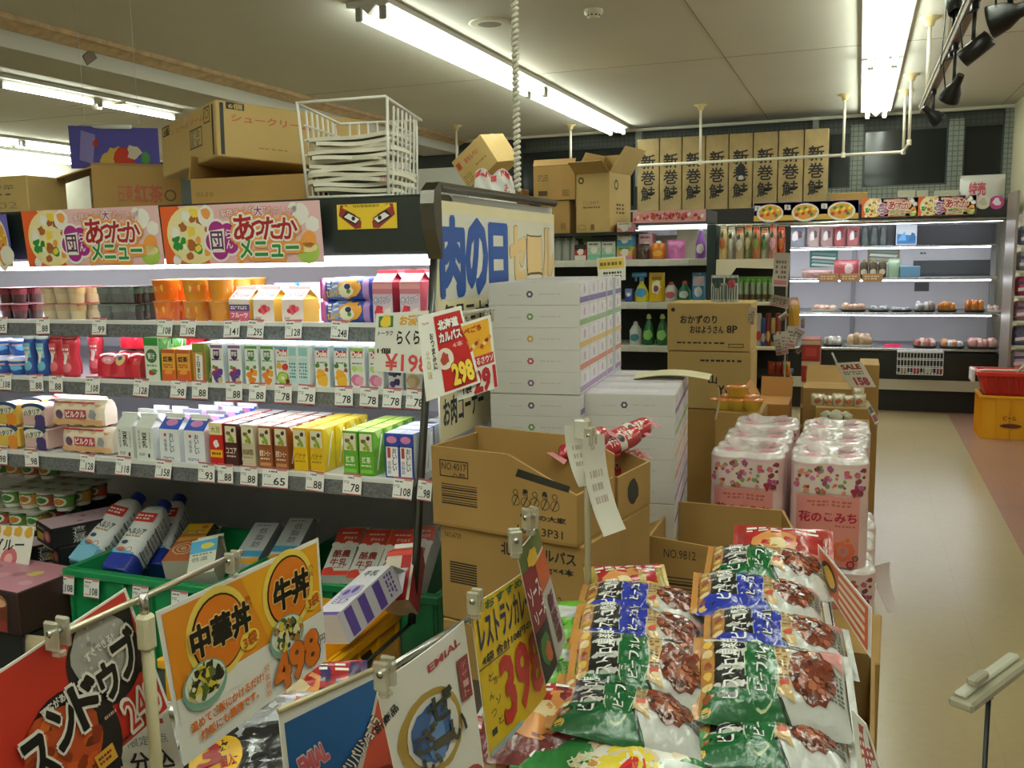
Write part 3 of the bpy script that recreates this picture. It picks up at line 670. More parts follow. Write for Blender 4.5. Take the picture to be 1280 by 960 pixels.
def d_tonyu(fr, mb):
    g = M('#5d625c', .5); mb.text(fr, '成分無調整', .2, .62, .12, .6, g, 1, vert=True); mb.text(fr, '豆乳', .52, .6, .3, .5, M('#33382f', .5), 1, bold=.02, vert=True); mb.text(fr, '大豆固形分', .84, .6, .1, .55, g, 1, vert=True); mb.rect(fr, .68, .06, .8, .18, BLACK, 1); mb.fine(fr, .15, .1, .55, .2, g, 1, 2, 5)
o = gable(.053, .053, .085, .034, M('#e7e9e3', .4), M('#dadfd8', .35), d_tonyu, name='soy_milk_carton', fin=M('#eef0ea', .4)); row(o, [156, 180], S3, 3, rowlab('grey-white gabled soy milk carton', 2), dy=.06, group='grey-white gabled soy milk cartons')
def d_oishii(fr, mb):
    bl = M('#2f3a78', .5); mb.text(fr, 'おいしい', .62, .58, .2, .62, bl, 1, bold=.02, vert=True); mb.text(fr, '低脂肪', .3, .5, .14, .4, bl, 1, vert=True); mb.disc(fr, .3, .82, .07, None, M('#c33f49', .5), 1, 10); mb.fine(fr, .15, .06, .7, .14, bl, 1, 2, 6)
def rd_oishii(fr, mb): mb.rect(fr, 0, 0, 1, 1, M('#3557b7', .4), 1); mb.disc(fr, .5, .55, .3, .28, M('#c77fb8', .5), 2, 16); mb.rect(fr, .1, .82, .9, .98, WH, 2)
o = gable(.064, .060, .085, .038, M('#eceef0', .4), M('#3557b7', .4), d_oishii, roofd=rd_oishii, side=M('#f0f2f4', .4)); row(o, [212, 243], S3, 4, rowlab('white half-litre milk carton with blue gable', 2), dy=.066, group='white milk cartons with blue gables')
# red lactic drink multipacks: eight bottles under printed film
def lactic_pack():
    w_, h_, d_ = .175, .072, .062; t = thing('drink_multipack', '', 'drink pack')
    fm_ = MB()
    prof = [(-d_/2, .004), (-d_/2, h_*.62), (-d_*.36, h_*.86), (-d_*.15, h_), (d_*.15, h_), (d_*.36, h_*.86), (d_/2, h_*.62), (d_/2, .004)]; N = 16; vs = []
    for i in range(N+1):
        x = -w_/2+w_*i/N; k = 1-.10*abs(math.cos(PI*4*i/N)); q = 1 if 0 < i < N else .86
        vs += [(x, y*k*q, z*(1 if z < .01 else .97+.03*k)) for y, z in prof]
    n = len(prof); wr = M('#ead9c4', .2, coat=.5, bump=.2, bs=60)
    fm_.add(vs, [(i*n+k, (i+1)*n+k, (i+1)*n+k+1, i*n+k+1) for i in range(N) for k in range(n-1)], wr, True); fm_.add(vs[:n], [tuple(range(n))], wr); fm_.add(vs[-n:], [tuple(range(n))[::-1]], wr)
    fr = Fr((-w_/2, -d_/2-.0004, .006), (w_, 0, 0), (0, 0, h_*.60))
    fm_.rect(fr, .02, 0, .98, .3, M('#d9a878', .4), 1); fm_.disc(fr, .16, .62, .07, None, M('#6b4a6b', .5), 2, 12, .1); fm_.rect(fr, .27, .36, .68, .92, M('#b8394a', .4), 2); fm_.text(fr, 'ピルクル', .475, .64, .36, .40, WH, 3, bold=.04); fm_.disc(fr, .80, .66, .08, None, M('#9a9aa0', .5), 2, 12, .3)
    fm_.obj('film_wrap', t)
    tr = MB(); tr.sheet(Fr((-w_/2, -d_*.37, h_*.87), (w_*.8, 0, 0), (0, d_*.7, .013)), M('#cc2530', .3, coat=.4), 6, 3, 2); tr.obj('red_top_strip', t)
    for i in range(4):
        for j in (-1, 1): MB().lathe([(.016, 0), (.0165, .03), (.012, .045), (.013, .06)], M('#e0b48c', .4), 10, (-w_/2+w_*(i+.5)/4, j*.0145, .001)).obj('small_bottle', t)
    return t
lp = lactic_pack(); Yf, Z = S3
LPN = 'red-topped lactic drink pack'
put(lp, (xat(109, Yf+.03, Z), Yf+.06, Z+.0006), (0, 0, 0)); lp['label'] = LPN+', lower front of the stack'; lp['group'] = 'red-topped lactic drink packs'
dup(lp, (xat(101, Yf+.05, Z+.1), Yf+.066, Z+.074), (0, 0, R(3)), LPN+', upper front of the stack'); dup(lp, (xat(96, Yf+.12, Z), Yf+.135, Z+.0006), (0, 0, 0), LPN+', lower one behind'); dup(lp, (xat(96, Yf+.12, Z+.1), Yf+.137, Z+.074), (0, 0, R(-2)), LPN+', upper one behind')
# yogurt four-packs in printed sleeves
def sleeve_pack(c1, c2, name='yogurt_multipack'):
    w_, d_, h_ = .088, .085, .062; t = thing(name, '', 'yogurt pack'); mb = MB()
    mb.box((-w_/2, -d_/2, .004), (w_/2, d_/2, h_), c1, .004, mats={'+z': M('#f0eee2', .4)}); fr = bframe(w_, d_, h_)
    mb.disc(fr, .5, .93, .49, .2, M('#2f4570', .4), 1, 18); mb.disc(fr, .45, .78, .42, .2, M('#e9e4d2', .4), 2, 16); mb.text(fr, 'ハタリア', .45, .72, .66, .24, INK, 3, 8, .03)
    for k in range(4): mb.disc(fr, .70+.1*(k % 2), .18+.22*(k//2), .16, None, c2, 2+.1*k, 12, .15, seed=k)
    mb.rect(fr, .05, .02, .5, .1, M('#e6d9c0', .5), 3); mb.obj('sleeve', t)
    for x in (-.022, .022):
        for y in (-.021, .021): MB().lathe([(.016, 0), (.019, .05), (.0205, .052)], WH, 12, (x, y, .0005)).obj('cup', t)
    return t
YP = (('yellow yogurt four-pack', M('#d8b04a', .4), M('#e08a2a', .5), (12, )), ('purple yogurt four-pack', M('#d5b3ac', .4), M('#4a3a72', .5), (47, )))
for nm, c1, c2, pxs in YP:
    yp_ = sleeve_pack(c1, c2)
    first = True
    for px in pxs:
        for k, (lv, r_) in enumerate(((0, 0), (1, 0), (0, 1), (1, 1))):
            o = yp_ if first else dup(yp_, (0, 0, 0)); first = False
            put(o, (xat(px, Yf+.03, Z+.03), Yf+.066+.09*r_, Z+.0006+.0635*lv), (0, 0, R(2*lv-1))); o['label'] = '%s, %s level, %s' % (nm, ('lower', 'upper')[lv], ('front', 'behind')[r_]); o['group'] = nm+'s'

# ---- shelf 2: juices
def juice(l1, l2, blobs, txt, frame=None, logo=M('#5a2a66', .5)):
    def d(fr, mb):
        mb.rect(fr, .04, .90, .96, .97, l2, 1)
        for i, (x, y, r_, c) in enumerate(blobs): mb.disc(fr, x, y, r_, None, c, 1.2+.12*i, 12, .16, seed=i)
        mb.rect(fr, .26, .68, .74, .86, logo, 2) if txt != 'DL' else None
        if txt != 'DL': mb.disc(fr, .5, .70, .24, None, logo, 2, 12); mb.text(fr, txt, .5, .76, .38, .12, WH, 3.5, bold=.02)
        else:
            mb.rect(fr, .10, .74, .90, .90, M('#c9302c', .4), 2); mb.text(fr, 'Dole', .5, .82, .72, .13, WH, 3, bold=.06)
        mb.fine(fr, .15, .58, .85, .64, logo, 2, 1, 6)
    return d
PU, VI, OR2, LG, YG = M('#5d3b8c', .5), M('#8c2f55', .5), M('#e8872a', .5), M('#5c9440', .5), M('#e9a21f', .5)
WCART = M('#eef0ec', .4); CYT = M('#d8f1ee', .35, coat=.2)
veg_p = [(.3, .25, .24, VI), (.7, .3, .24, PU), (.5, .14, .3, PU), (.25, .42, .14, LG), (.72, .1, .2, M('#d9c38a', .5)), (.45, .38, .15, M('#b5385a', .5))]
veg_o = [(.3, .25, .22, OR2), (.7, .3, .22, YG), (.5, .12, .26, OR2), (.2, .42, .15, LG), (.75, .45, .13, LG), (.5, .36, .14, M('#d9602a', .5))]
kiwi = [(.5, .2, .44, M('#86a83a', .5)), (.5, .2, .34, M('#b5cc62', .5)), (.5, .2, .12, M('#f0f0d0', .5)), (.25, .50, .2, M('#d9a01f', .5)), (.72, .48, .24, M('#c23b30', .5)), (.85, .12, .16, M('#7a2a22', .5))]
mango = [(.45, .26, .36, YG), (.55, .16, .36, M('#f2b93a', .5)), (.40, .36, .26, M('#eda92c', .5)), (.82, .44, .14, M('#a35b2a', .5)), (.2, .54, .16, M('#4d7f36', .5)), (.8, .55, .12, M('#4d7f36', .5))]
peach = [(.4, .22, .36, M('#d977a0', .5)), (.62, .2, .3, M('#e9a0b8', .5)), (.3, .48, .2, M('#b8d27a', .5)), (.7, .48, .2, M('#cfe09a', .5))]
grape = [(.3, .15, .2, PU), (.6, .2, .22, M('#3a3566', .5)), (.45, .4, .22, M('#3d3a70', .5)), (.75, .42, .18, M('#2f2c58', .5)), (.2, .4, .16, M('#4a4080', .5))]
apple = [(.5, .24, .42, M('#d8b98a', .5)), (.4, .2, .28, M('#e6cfa5', .5)), (.7, .5, .12, LG)]
def j_row(label, pxs, des, n=3, h_=.105, top=CYT, side=None, face=WCART):
    o = brick(.0405, .05, h_, face, side or M('#dfe9ea', .4), top, des, name='juice_carton', label=label, top2=M('#bfe4e4', .35))
    row(o, pxs, S2, n, rowlab(label, len(pxs)), dy=.054, group=label+'s')
j_row('white carton with purple vegetables', [271, 293], juice(WH, M('#8a5a9a', .5), veg_p, '野菜'))
j_row('white carton with carrots and oranges', [314, 334], juice(WH, LG, veg_o, '野菜', logo=M('#3c7a4a', .5)))
j_row('white juice carton with a sliced kiwi', [353], juice(WH, M('#6aa0c8', .5), kiwi, 'DL', logo=M('#667', .5) if 0 else M('#666677', .5)))
o = brick(.0405, .05, .105, M('#e4eef0', .4), M('#eef0ec', .4), CYT, lambda fr, mb: [mb.rect(fr, .1, .1, .9, .7, M('#cfe6ea', .4), 1), mb.fine(fr, .15, .2, .85, .6, M('#4a8a8a', .5), 2, 5, 4), mb.rect(fr, .1, .75, .9, .95, M('#9fd2d2', .4), 1)], name='juice_carton', label=''); row(o, [366, 380], S2, 3, lambda i, r_: 'white carton turned sideways in a clear glare, %s%s' % (('left file', 'right file')[i], ('', ', second back', ', third back')[r_]), dy=.054, rz=R(-8), group='white cartons turned sideways')
j_row('juice carton with a yellow mango', [402, 426], juice(WH, M('#6aa0c8', .5), mango, 'DL', logo=M('#666677', .5)))
j_row('juice carton with a pink peach', [447, 470], juice(WH, M('#9ac06a', .5), peach, 'DL', logo=M('#666677', .5)))
j_row('juice carton with dark grapes', [494], juice(WH, PU, grape, 'DL', logo=M('#666677', .5)))
j_row('juice carton with a beige apple', [516], juice(WH, M('#c9a05a', .5), apple, 'DL', logo=M('#666677', .5)), 3)
def d_corn(fr, mb): mb.rect(fr, 0, .78, 1, 1, M('#7d8a35', .5), 1); mb.rect(fr, .0, .0, .2, .78, M('#c98d3a', .5), 1); mb.quad(fr, [(.22, .08), (.7, .05), (.8, .7), (.25, .75)], WH, 2); mb.text(fr, '毎日飲む', .45, .40, .22, .6, INK, 3, bold=.02, vert=True); mb.rect(fr, .8, .05, 1, .78, M('#a86b3a', .5), 1)
o = brick(.0405, .05, .105, M('#b9a45a', .4), M('#8a9a45', .4), CYT, d_corn, name='juice_carton', label=''); row(o, [249], S2, 3, rowlab('olive and white carton with vertical writing', 1), dy=.054, group='olive and white juice cartons')
def d_orj(fr, mb): mb.rect(fr, 0, .88, 1, 1, M('#b85a2a', .5), 1); mb.rect(fr, 0, 0, 1, .36, M('#d9622f', .4), 1); mb.text(fr, '紅茶', .5, .70, .7, .16, INK, 2, bold=.03); mb.fine(fr, .15, .42, .85, .56, M('#8a4a1e', .5), 2, 2, 6); mb.disc(fr, .5, .3, .3, .07, M('#e9a03a', .5), 2, 12, .2)
o = brick(.044, .05, .088, M('#e9a646', .4), M('#d98f35', .4), M('#f0d9a8', .35), d_orj, name='juice_carton', label=''); row(o, [210, 229], S2, 3, rowlab('short orange tea carton', 2), dy=.054, group='short orange tea cartons')
def d_grc(fr, mb): mb.rect(fr, 0, .82, 1, 1, M('#3d8a3f', .4), 1); mb.disc(fr, .5, .58, .38, None, M('#3f6a45', .5), 1, 18); mb.text(fr, '青汁', .5, .58, .5, .14, WH, 2, bold=.02); mb.disc(fr, .5, .2, .3, .06, M('#a8402f', .5), 1, 12, .3); mb.disc(fr, .66, .24, .2, .05, LG, 2, 10, .2); mb.fine(fr, .15, .32, .85, .4, LG, 1, 1, 6)
o = brick(.05, .052, .118, M('#e2ebdc', .4), M('#4a9a4c', .4), M('#8fd088', .35), d_grc, name='juice_carton', label=''); row(o, [190], S2, 2, rowlab('tall white and green carton', 1), dy=.056, group='tall white and green cartons')
# strawberry multipacks, bottles, blue cups
def berry_pack(label):
    w_, h_, d_ = .15, .066, .07; t = thing('drink_multipack', label, 'drink pack'); mb = MB(); wr = M('#c62236', .2, coat=.6, bump=.25, bs=60)
    f = lambda u, v: V3((-w_/2+w_*u, -d_/2*math.sin(PI*v)*0-math.cos(PI*v)*d_/2*(.75+.25*abs(math.sin(3*PI*u))), .004+h_*(max(0, math.sin(PI*v))**.45)*(.94+.06*abs(math.sin(3*PI*u)))))
    fr = Cv(f, w_, h_*2); mb.sheet(fr, wr, 24, 14, 0)
    for x in (0, 1): mb.add([fr.p(x, j/14) for j in range(15)], [tuple(range(15))], wr)
    mb.rect(fr, .0, .30, .55, .40, M('#f0c8cc', .3), 1); mb.disc(fr, .3, .18, .16, .09, M('#e58a9a', .4), 1, 16); mb.text(fr, 'いちご', .3, .18, .2, .07, WH, 2, bold=.03); mb.disc(fr, .56, .2, .09, .13, M('#d9b07a', .4), 1, 14); mb.disc(fr, .56, .22, .04, .06, M('#3a4a8a', .5), 2, 10)
    for x, y in ((.72, .15), (.83, .18), (.92, .13), (.77, .24)): mb.disc(fr, x, y, .04, .05, M('#d3202c', .3), 2, 10, .1)
    mb.disc(fr, .8, .42, .1, .08, M('#f6e6e6', .25), 1, 12, .2); mb.obj('film_wrap', t)
    return t
Yf, Z = S2
o = berry_pack('red strawberry drink multipack at the front of the second shelf'); put(o, (xat(146, Yf+.03, Z), Yf+.065, Z+.0006))
dup(o, (xat(170, Yf+.12, Z), Yf+.16, Z+.0006), (0, 0, R(4)), 'red strawberry drink multipack, lower one behind'); dup(o, (xat(171, Yf+.12, Z+.09), Yf+.16, Z+.071), (0, 0, R(-3)), 'red strawberry drink multipack, topmost behind')
pk = berry_pack('pink strawberry drink multipack tucked behind the orange cartons'); put(pk, (xat(214, Yf+.16, Z), Yf+.21, Z+.045), (0, R(8), R(8))); MB().box((-.07, -.03, -.04), (.07, .03, .0), M('#c9c9cc', .5)).obj('under_tray', pk)
def d_bottle(c1, c2, c3, lid, name, label):
    t = thing(name, label, 'drink bottle'); mb = MB(); pr_ = [(.0, 0), (.021, .001), (.0225, .012), (.0215, .035), (.0175, .055), (.0195, .075), (.0215, .092), (.0200, .104), (.0185, .108)]
    mb.lathe(pr_, c1, 18, sx=1, sy=1)
    def f(u, v): a = -PI*.95+u*PI*.9; z = .01+.09*v; r_ = .0227 if z < .03 else .0227-.0043*math.sin(min(1, (z-.03)/.05)*PI) ; return V3((r_*math.cos(a), r_*math.sin(a), z))
    fr = Cv(f, .06, .09); mb.disc(fr, .5, .22, .24, None, c2, 1, 16); mb.rect(fr, .3, .48, .72, .95, c3, 1); mb.quad(fr, [(.28, .35), (.48, .3), (.6, .62), (.4, .66)], WH, 1.5); mb.fine(fr, .36, .6, .68, .85, WH, 2, 2, 4); mb.obj('bottle_body', t)
    MB().lathe([(.0205, .1065), (.021, .109), (.021, .113), (.019, .1145)], lid, 18).obj('foil_lid', t)
    return t
bb_ = d_bottle(M('#2f4f9e', .35), M('#6fb4c9', .4), M('#7fc0d6', .4), M('#dfe9f4', .3), 'drink_bottle', '')
for i, px in enumerate((41, 57)):
    for r_ in range(2):
        o = bb_ if (i, r_) == (0, 0) else dup(bb_, (0, 0, 0)); put(o, (xat(px, Yf+.045, Z+.05), Yf+.045+.047*r_, Z+.0006), (0, 0, R(4*i))); o['label'] = 'blue and white waisted drink bottle, %s file, %s' % (('left', 'right')[i], ORD[r_]); o['group'] = 'blue and white drink bottles'
rb2 = d_bottle(M('#b8303c', .35), M('#d9707a', .4), M('#cf5560', .4), M('#8f1f28', .3), 'drink_bottle', '')
for i, (px, dy, zz) in enumerate(((73, .05, 0), (89, .035, 0), (76, .10, 0), (92, .085, 0), (121, .13, .0))):
    o = rb2 if i == 0 else dup(rb2, (0, 0, 0)); put(o, (xat(px, Yf+dy, Z+.05), Yf+dy, Z+zz+.0006), (0, 0, R(5*i))); o['label'] = 'red waisted drink bottle, '+('left of the front pair', 'right of the front pair', 'second back on the left', 'second back on the right', 'alone behind the strawberry pack')[i]; o['group'] = 'red drink bottles'
def bcup(label):
    t = thing('round_cup', label, 'dessert cup'); mb = MB(); mb.lathe([(.018, 0), (.026, .012), (.0285, .03), (.0275, .040)], M('#2a63b4', .3, coat=.4), 18)
    fr = Cv(lambda u, v: V3((.0288*math.cos(-PI+u*PI), .0288*math.sin(-PI+u*PI), .01+.026*v)), .09, .026); mb.disc(fr, .5, .5, .2, .35, M('#6fb9e0', .4), 1, 12, .2); mb.rect(fr, .2, .7, .8, .9, M('#e6a5a0', .4), 1); mb.obj('cup_body', t)
    ld = MB(); ld.lathe([(.0305, .041), (.031, .044), (.029, .0475)], M('#e9e4ee', .3), 18); ld.disc(Fr((-.03, -.03, .0478), (.06, 0, 0), (0, .06, 0)), .5, .5, .3, None, M('#5a8ad0', .4), 1, 14); ld.obj('lid', t)
    return t
c_ = bcup('')
for i, (px, lv, r_) in enumerate(((4, 0, 0), (24, 0, 0), (4, 1, 1), (25, 1, 1), (4, 0, 1), (25, 0, 1))):
    o = c_ if i == 0 else dup(c_, (0, 0, 0)); put(o, (xat(px, Yf+.05+.07*r_, Z+.05), Yf+.05+.07*r_, Z+.0006+.049*lv), (0, 0, R(20*i))); o['label'] = 'blue round dessert cup, %s tier %s, %s' % (('lower', 'upper')[lv], ('in front', 'behind')[r_], ('at the edge', 'next inward')[px > 10]); o['group'] = 'blue round dessert cups'

# ---- shelf 1: puddings, jellies, boxes, cream packs
Yf, Z = S1
def cup_row(nm, body, band, film, n=3, cr_=.0245, ch=.046, sp_=.051, lidc=None):
    t = thing('cup_multipack', nm, 'dessert pack'); 
    for i in range(n):
        x = (i-(n-1)/2)*sp_
        mb = MB(); mb.lathe([(cr_*.76, 0), (cr_*.98, ch), (cr_*1.02, ch+.001)], body, 18, (x, 0, 0)); c = mb.obj('cup', t)
        if band: MB().lathe([(cr_*.93, ch*.60), (cr_*.99, ch*.96)], band, 18, (x, 0, 0), sx=1.015, sy=1.015, caps=False).obj('cup_label', c)
    fl = MB(); fl.box((-sp_*n/2, -.0265, ch+.0012), (sp_*n/2, .0265, ch+.0026), lidc or M('#d8cdb8', .2, coat=.4)); fl.obj('lid_sheet', t)
    if film:
        f2 = MB(); f2.sheet(Cv(lambda u, v: V3((-sp_*n/2+sp_*n*u, -.0275-.003*math.sin(PI*v), .003+(ch)*v)), sp_*n, ch), film, 6, 4); f2.obj('film_front', t)
    return t
def stack2(t, px, n, nm, Y0=.045, step=.0495, rows=2, z=0, dyr=.056):
    first = True
    for r_ in range(rows):
        for lv in range(n):
            o = t if first else dup(t, (0, 0, 0)); first = False
            put(o, (xat(px, Yf+Y0, Z+.05), Yf+Y0+dyr*r_, Z+z+.0006+step*lv), (0, 0, R(random.uniform(-2, 2)))); o['label'] = '%s, %s tier%s' % (nm, ('lower', 'upper', 'third')[lv], ('', ' behind', ' farther behind')[r_]); o['group'] = nm+'s'
stack2(cup_row('', M('#d3bd8c', .35), M('#c3a268', .4), FILM, lidc=M('#b8474c', .3)), 80, 2, 'beige pudding three-pack with red lid')
stack2(cup_row('', M('#231a17', .25, coat=.5), M('#2f4a3c', .4), FILM, lidc=M('#3a3d38', .3)), 151, 2, 'dark coffee jelly three-pack')
stack2(cup_row('', M('#4a2a2c', .3, coat=.4), M('#7a2f3a', .4), None, 2, .023, .044, .048, M('#c98a90', .3)), 17, 2, 'dark red jelly two-pack at the edge')
def jelly(label, c, lid, r_=.034, h_=.054, n=5):
    t = thing('jelly_cup', label, 'jelly cup'); mb = MB(); mb.lathe([(r_*.8, 0), (r_*.84, .004), (r_, h_-.002), (r_*1.04, h_)], c, 20, pw=2.6)
    rd = random.Random(5); fr = Cv(lambda u, v: V3((r_*(.86+.15*v)*math.cos(-PI+PI*u), r_*(.86+.15*v)*math.sin(-PI+PI*u), h_*(.1+.8*v))), PI*r_, h_*.8)
    for k in range(n): mb.disc(fr, .2+.15*k, .3+.4*rd.random(), .09, None, [M('#f0b54a', .35), M('#e8c27a', .4), M('#d9762a', .4)][k % 3], 1, 10, .2, seed=k)
    mb.obj('jelly_body', t)
    l2 = MB(); l2.lathe([(r_*1.05, h_+.0005), (r_*1.05, h_+.003)], lid, 20, pw=2.6); l2.disc(Fr((-r_, -r_, h_+.0032), (2*r_, 0, 0), (0, 2*r_, 0)), .5, .5, .3, None, M('#f4e2c0', .4), 1, 14); l2.obj('lid', t)
    return t
OJ = M('#e2731a', .25, coat=.5); OJ2 = M('#d98f2a', .25, coat=.5)
j1 = jelly('', OJ, M('#f0a24a', .25, coat=.5)); stack2(j1, 209, 2, 'tall orange jelly cup', .05, .0585, 3, dyr=.074)
j2 = jelly('', OJ2, M('#efb469', .25, coat=.5), n=6); k = 0
for px, nmx in ((247, 'left'), (279, 'right')):
    for r_ in range(3):
        for lv in (0, 1):
            o = j2 if k == 0 else dup(j2, (0, 0, 0)); k += 1
            put(o, (xat(px, Yf+.055, Z+.05), Yf+.05+.074*r_, Z+.0006+.0585*lv), (0, 0, R(17*k))); o['label'] = 'amber fruit jelly cup, %s column, %s tier, %s' % (nmx, ('lower', 'upper')[lv], ORD[r_]); o['group'] = 'amber fruit jelly cups'
def d_cherry(fr, mb):
    mb.rect(fr, 0, 0, 1, .06, RED, 1)
    for k, (x, y) in enumerate(((.35, .52), (.5, .45), (.62, .55), (.45, .62), (.56, .66), (.72, .6))): mb.disc(fr, x, y, .1, None, [M('#c22f45', .4), M('#d9606e', .4)][k % 2], 2+.1*k, 12, .15)
    mb.quad(fr, [(.3, .7), (.7, .7), (.62, .82), (.38, .8)], M('#e6c9c4', .5), 1); mb.fine(fr, .1, .14, .4, .26, M('#8a5a5a', .5), 1, 2, 5)
def d_purple(fr, mb): mb.rect(fr, 0, 0, 1, .5, M('#d3627a', .4), 1); mb.rect(fr, 0, .5, 1, .78, M('#5c4a86', .4), 1); mb.text(fr, 'フルーツ', .5, .32, .8, .2, WH, 2, bold=.04); mb.fine(fr, .08, .56, .92, .72, WH, 2, 2, 7)
for px, d_, nm in ((307, d_purple, 'small gabled dessert carton with purple and pink label'), (337, d_cherry, 'white gabled dessert carton with cherries, middle of three'), (373, d_cherry, 'white gabled dessert carton with cherries, nearest the dessert packs')):
    o = gable(.068, .07, .062, .034, M('#e9dcd4', .4), M('#efe3e0', .4), d_, name='dessert_carton', cat='dessert carton', fin=M('#f2e6e6', .4), side=M('#d8b24a', .4), roofd=lambda fr, mb: [mb.rect(fr, .05, .1, .95, .9, M('#e6c4c6', .4), 1), mb.text(fr, 'さくらんぼ', .5, .5, .8, .5, M('#b83a4c', .5), 2, bold=.02)])
    put(o, (xat(px, Yf+.05, Z+.04), Yf+.06, Z+.0006), (0, 0, R(-3))); o['label'] = nm
    if px < 340:
        q = dup(o, (o.location.x-.01, Yf+.142, Z+.0006), (0, 0, 0), nm.split(',')[0]+', second back')
def slab(label, w_, d_, h_, c, des, px, Y, z, rz=0, cat='box', name='dessert_box', top=None):
    mb = MB(); mb.box((-w_/2, -d_/2, 0), (w_/2, d_/2, h_), c, .002, mats={'+z': top or c}); des(bframe(w_, d_, h_), mb)
    return thing(name, label, cat, mb, (xat(px, Y, z), Y+d_/2, z), (0, 0, rz))
def d_whip(fr, mb): mb.rect(fr, 0, .5, 1, 1, M('#c58ac4', .4), 1); mb.text(fr, 'ホイップ', .5, .36, .85, .34, WH, 2, bold=.05); mb.fine(fr, .1, .62, .9, .9, M('#f0e6f4', .5), 2, 2, 6)
def d_redb(fr, mb): mb.rect(fr, 0, .28, 1, .44, RED, 1); mb.fine(fr, .1, .06, .9, .2, M('#c98d6a', .5), 1, 1, 8); mb.disc(fr, .2, .75, .12, .2, RED, 1, 10, .2); mb.text(fr, 'よくいろ', .62, .72, .5, .3, GRN, 1, bold=.02)
slab('blue and pink whip box standing behind the cherry cartons', .068, .06, .10, M('#4aa6d8', .4), d_whip, 358, Yf+.18, Z+.0006)
slab('white box with red stripe behind the cherry carton, left of two', .064, .06, .10, M('#f2efe8', .4), d_redb, 388, Yf+.18, Z+.0006)
slab('white box with red stripe behind the dessert packs, right of two', .068, .06, .105, M('#f2efe8', .4), d_redb, 416, Yf+.18, Z+.0006)
def d_yel(fr, mb): mb.quad(fr, [(.1, 0), (.6, 0), (.9, 1), (.4, 1)], M('#e9c93a', .4), 1)
slab('striped yellow packet peeking over the dessert packs', .045, .06, .108, M('#d9d2b8', .4), d_yel, 440, Yf+.18, Z+.0006, name='dessert_packet', cat='packet')
# soft dessert bags
def pillow(w_, h_, t_, flip=1):
    """pillow surface standing up, front towards -y"""
    def f(u, v):
        a = max(0, min(1, u)); b2 = max(0, min(1, v)); k = (max(0, 1-(2*a-1)**4))*(max(0, 1-(2*b2-1)**4)); return V3((-w_/2+w_*u, -t_/2*k*flip, h_*v))
    return Cv(f, w_, h_, 1)
def d_crepe(fr, mb):
    PKB = M('#b44a9a', .3, coat=.4); BL2 = M('#2b4fae', .3, coat=.4)
    mb.rect(fr, 0, 0, .12, 1, PKB, 1); mb.rect(fr, .12, 0, 1, 1, BL2, 1); mb.quad(fr, [(.2, .1), (.5, .0), (.6, 1), (.3, 1)], M('#8fa6d8', .4), 2); mb.disc(fr, .6, .55, .2, .42, M('#e9a23a', .4), 3, 14, .18); mb.disc(fr, .55, .45, .13, .3, M('#f0ead0', .4), 4, 14, .1); mb.disc(fr, .58, .62, .06, .12, M('#1f2a5a', .4), 5, 10)
    mb.disc(fr, .6, .42, .04, .1, LG, 5, 9); mb.text(fr, 'ミニ', .28, .7, .2, .35, WH, 4, 15, .05); mb.text(fr, 'オムレット', .3, .35, .28, .28, M('#f2c83a', .4), 4, 10, .05); mb.rect(fr, .84, .0, .93, 1, M('#b08ac8', .4), 2)
t = None
for lv in (0, 1):
    for r_ in (0, 1):
        nm = 'blue and pink soft dessert pack, %s%s' % (('lower', 'upper')[lv], ('', ' one behind')[r_])
        if t is None:
            t = thing('dessert_pack', nm, 'dessert pack', group='blue and pink soft dessert packs'); mb = MB(); fr = pillow(.15, .058, .05); mb.sheet(fr, M('#2b4fae', .3, coat=.4), 16, 10); mb.sheet(pillow(.15, .058, .05, -1), M('#2b4fae', .3, coat=.4), 16, 10); d_crepe(fr, mb); mb.obj('wrapper', t)
            sm = MB(); sm.sheet(Fr((-.082, 0, .004), (.012, 0, 0), (0, 0, .05)), M('#c45aa8', .3), 2, 6); sm.obj('crimped_end', t); o = t
        else: o = dup(t, (0, 0, 0), None, nm)
        put(o, (xat(434, Yf+.04, Z), Yf+.052+.062*r_, Z+.0006+.0585*lv), (0, 0, R(2)))
def d_wcart(fr, mb):
    mb.rect(fr, 0, .72, 1, 1, M('#c9788a', .4), 1); mb.rect(fr, 0, .84, 1, .97, M('#e0a0a0', .4), 2); mb.text(fr, 'ホイップ', .5, .58, .84, .15, M('#e9e4f0', .5), 3, 6, .05, out=M('#55507a', .5), ow=.08); mb.quad(fr, [(.1, .14), (.45, .05), (.5, .42), (.2, .45)], M('#b8243a', .4), 2); mb.disc(fr, .3, .28, .2, .15, M('#d8384a', .4), 3, 12, .2); mb.quad(fr, [(.5, .06), (.9, .06), (.9, .4), (.6, .35)], M('#efe4e4', .4), 2)
wc = gable(.058, .058, .105, .03, M('#d9c6d2', .4), M('#c98a90', .4), d_wcart, name='cream_carton', cat='cream carton', side=M('#9a2f3f', .4), fin=M('#c24a52', .4))
for i, px in enumerate((485, 519)):
    for r_ in range(2):
        o = wc if (i, r_) == (0, 0) else dup(wc, (0, 0, 0)); put(o, (xat(px, Yf+.05, Z+.05), Yf+.055+.064*r_, Z+.0006), (0, 0, R(-4))); o['label'] = 'tall pink whipped cream carton, %s, %s' % (('left of two', 'beside the glass')[i], ORD[r_]); o['group'] = 'tall pink whipped cream cartons'
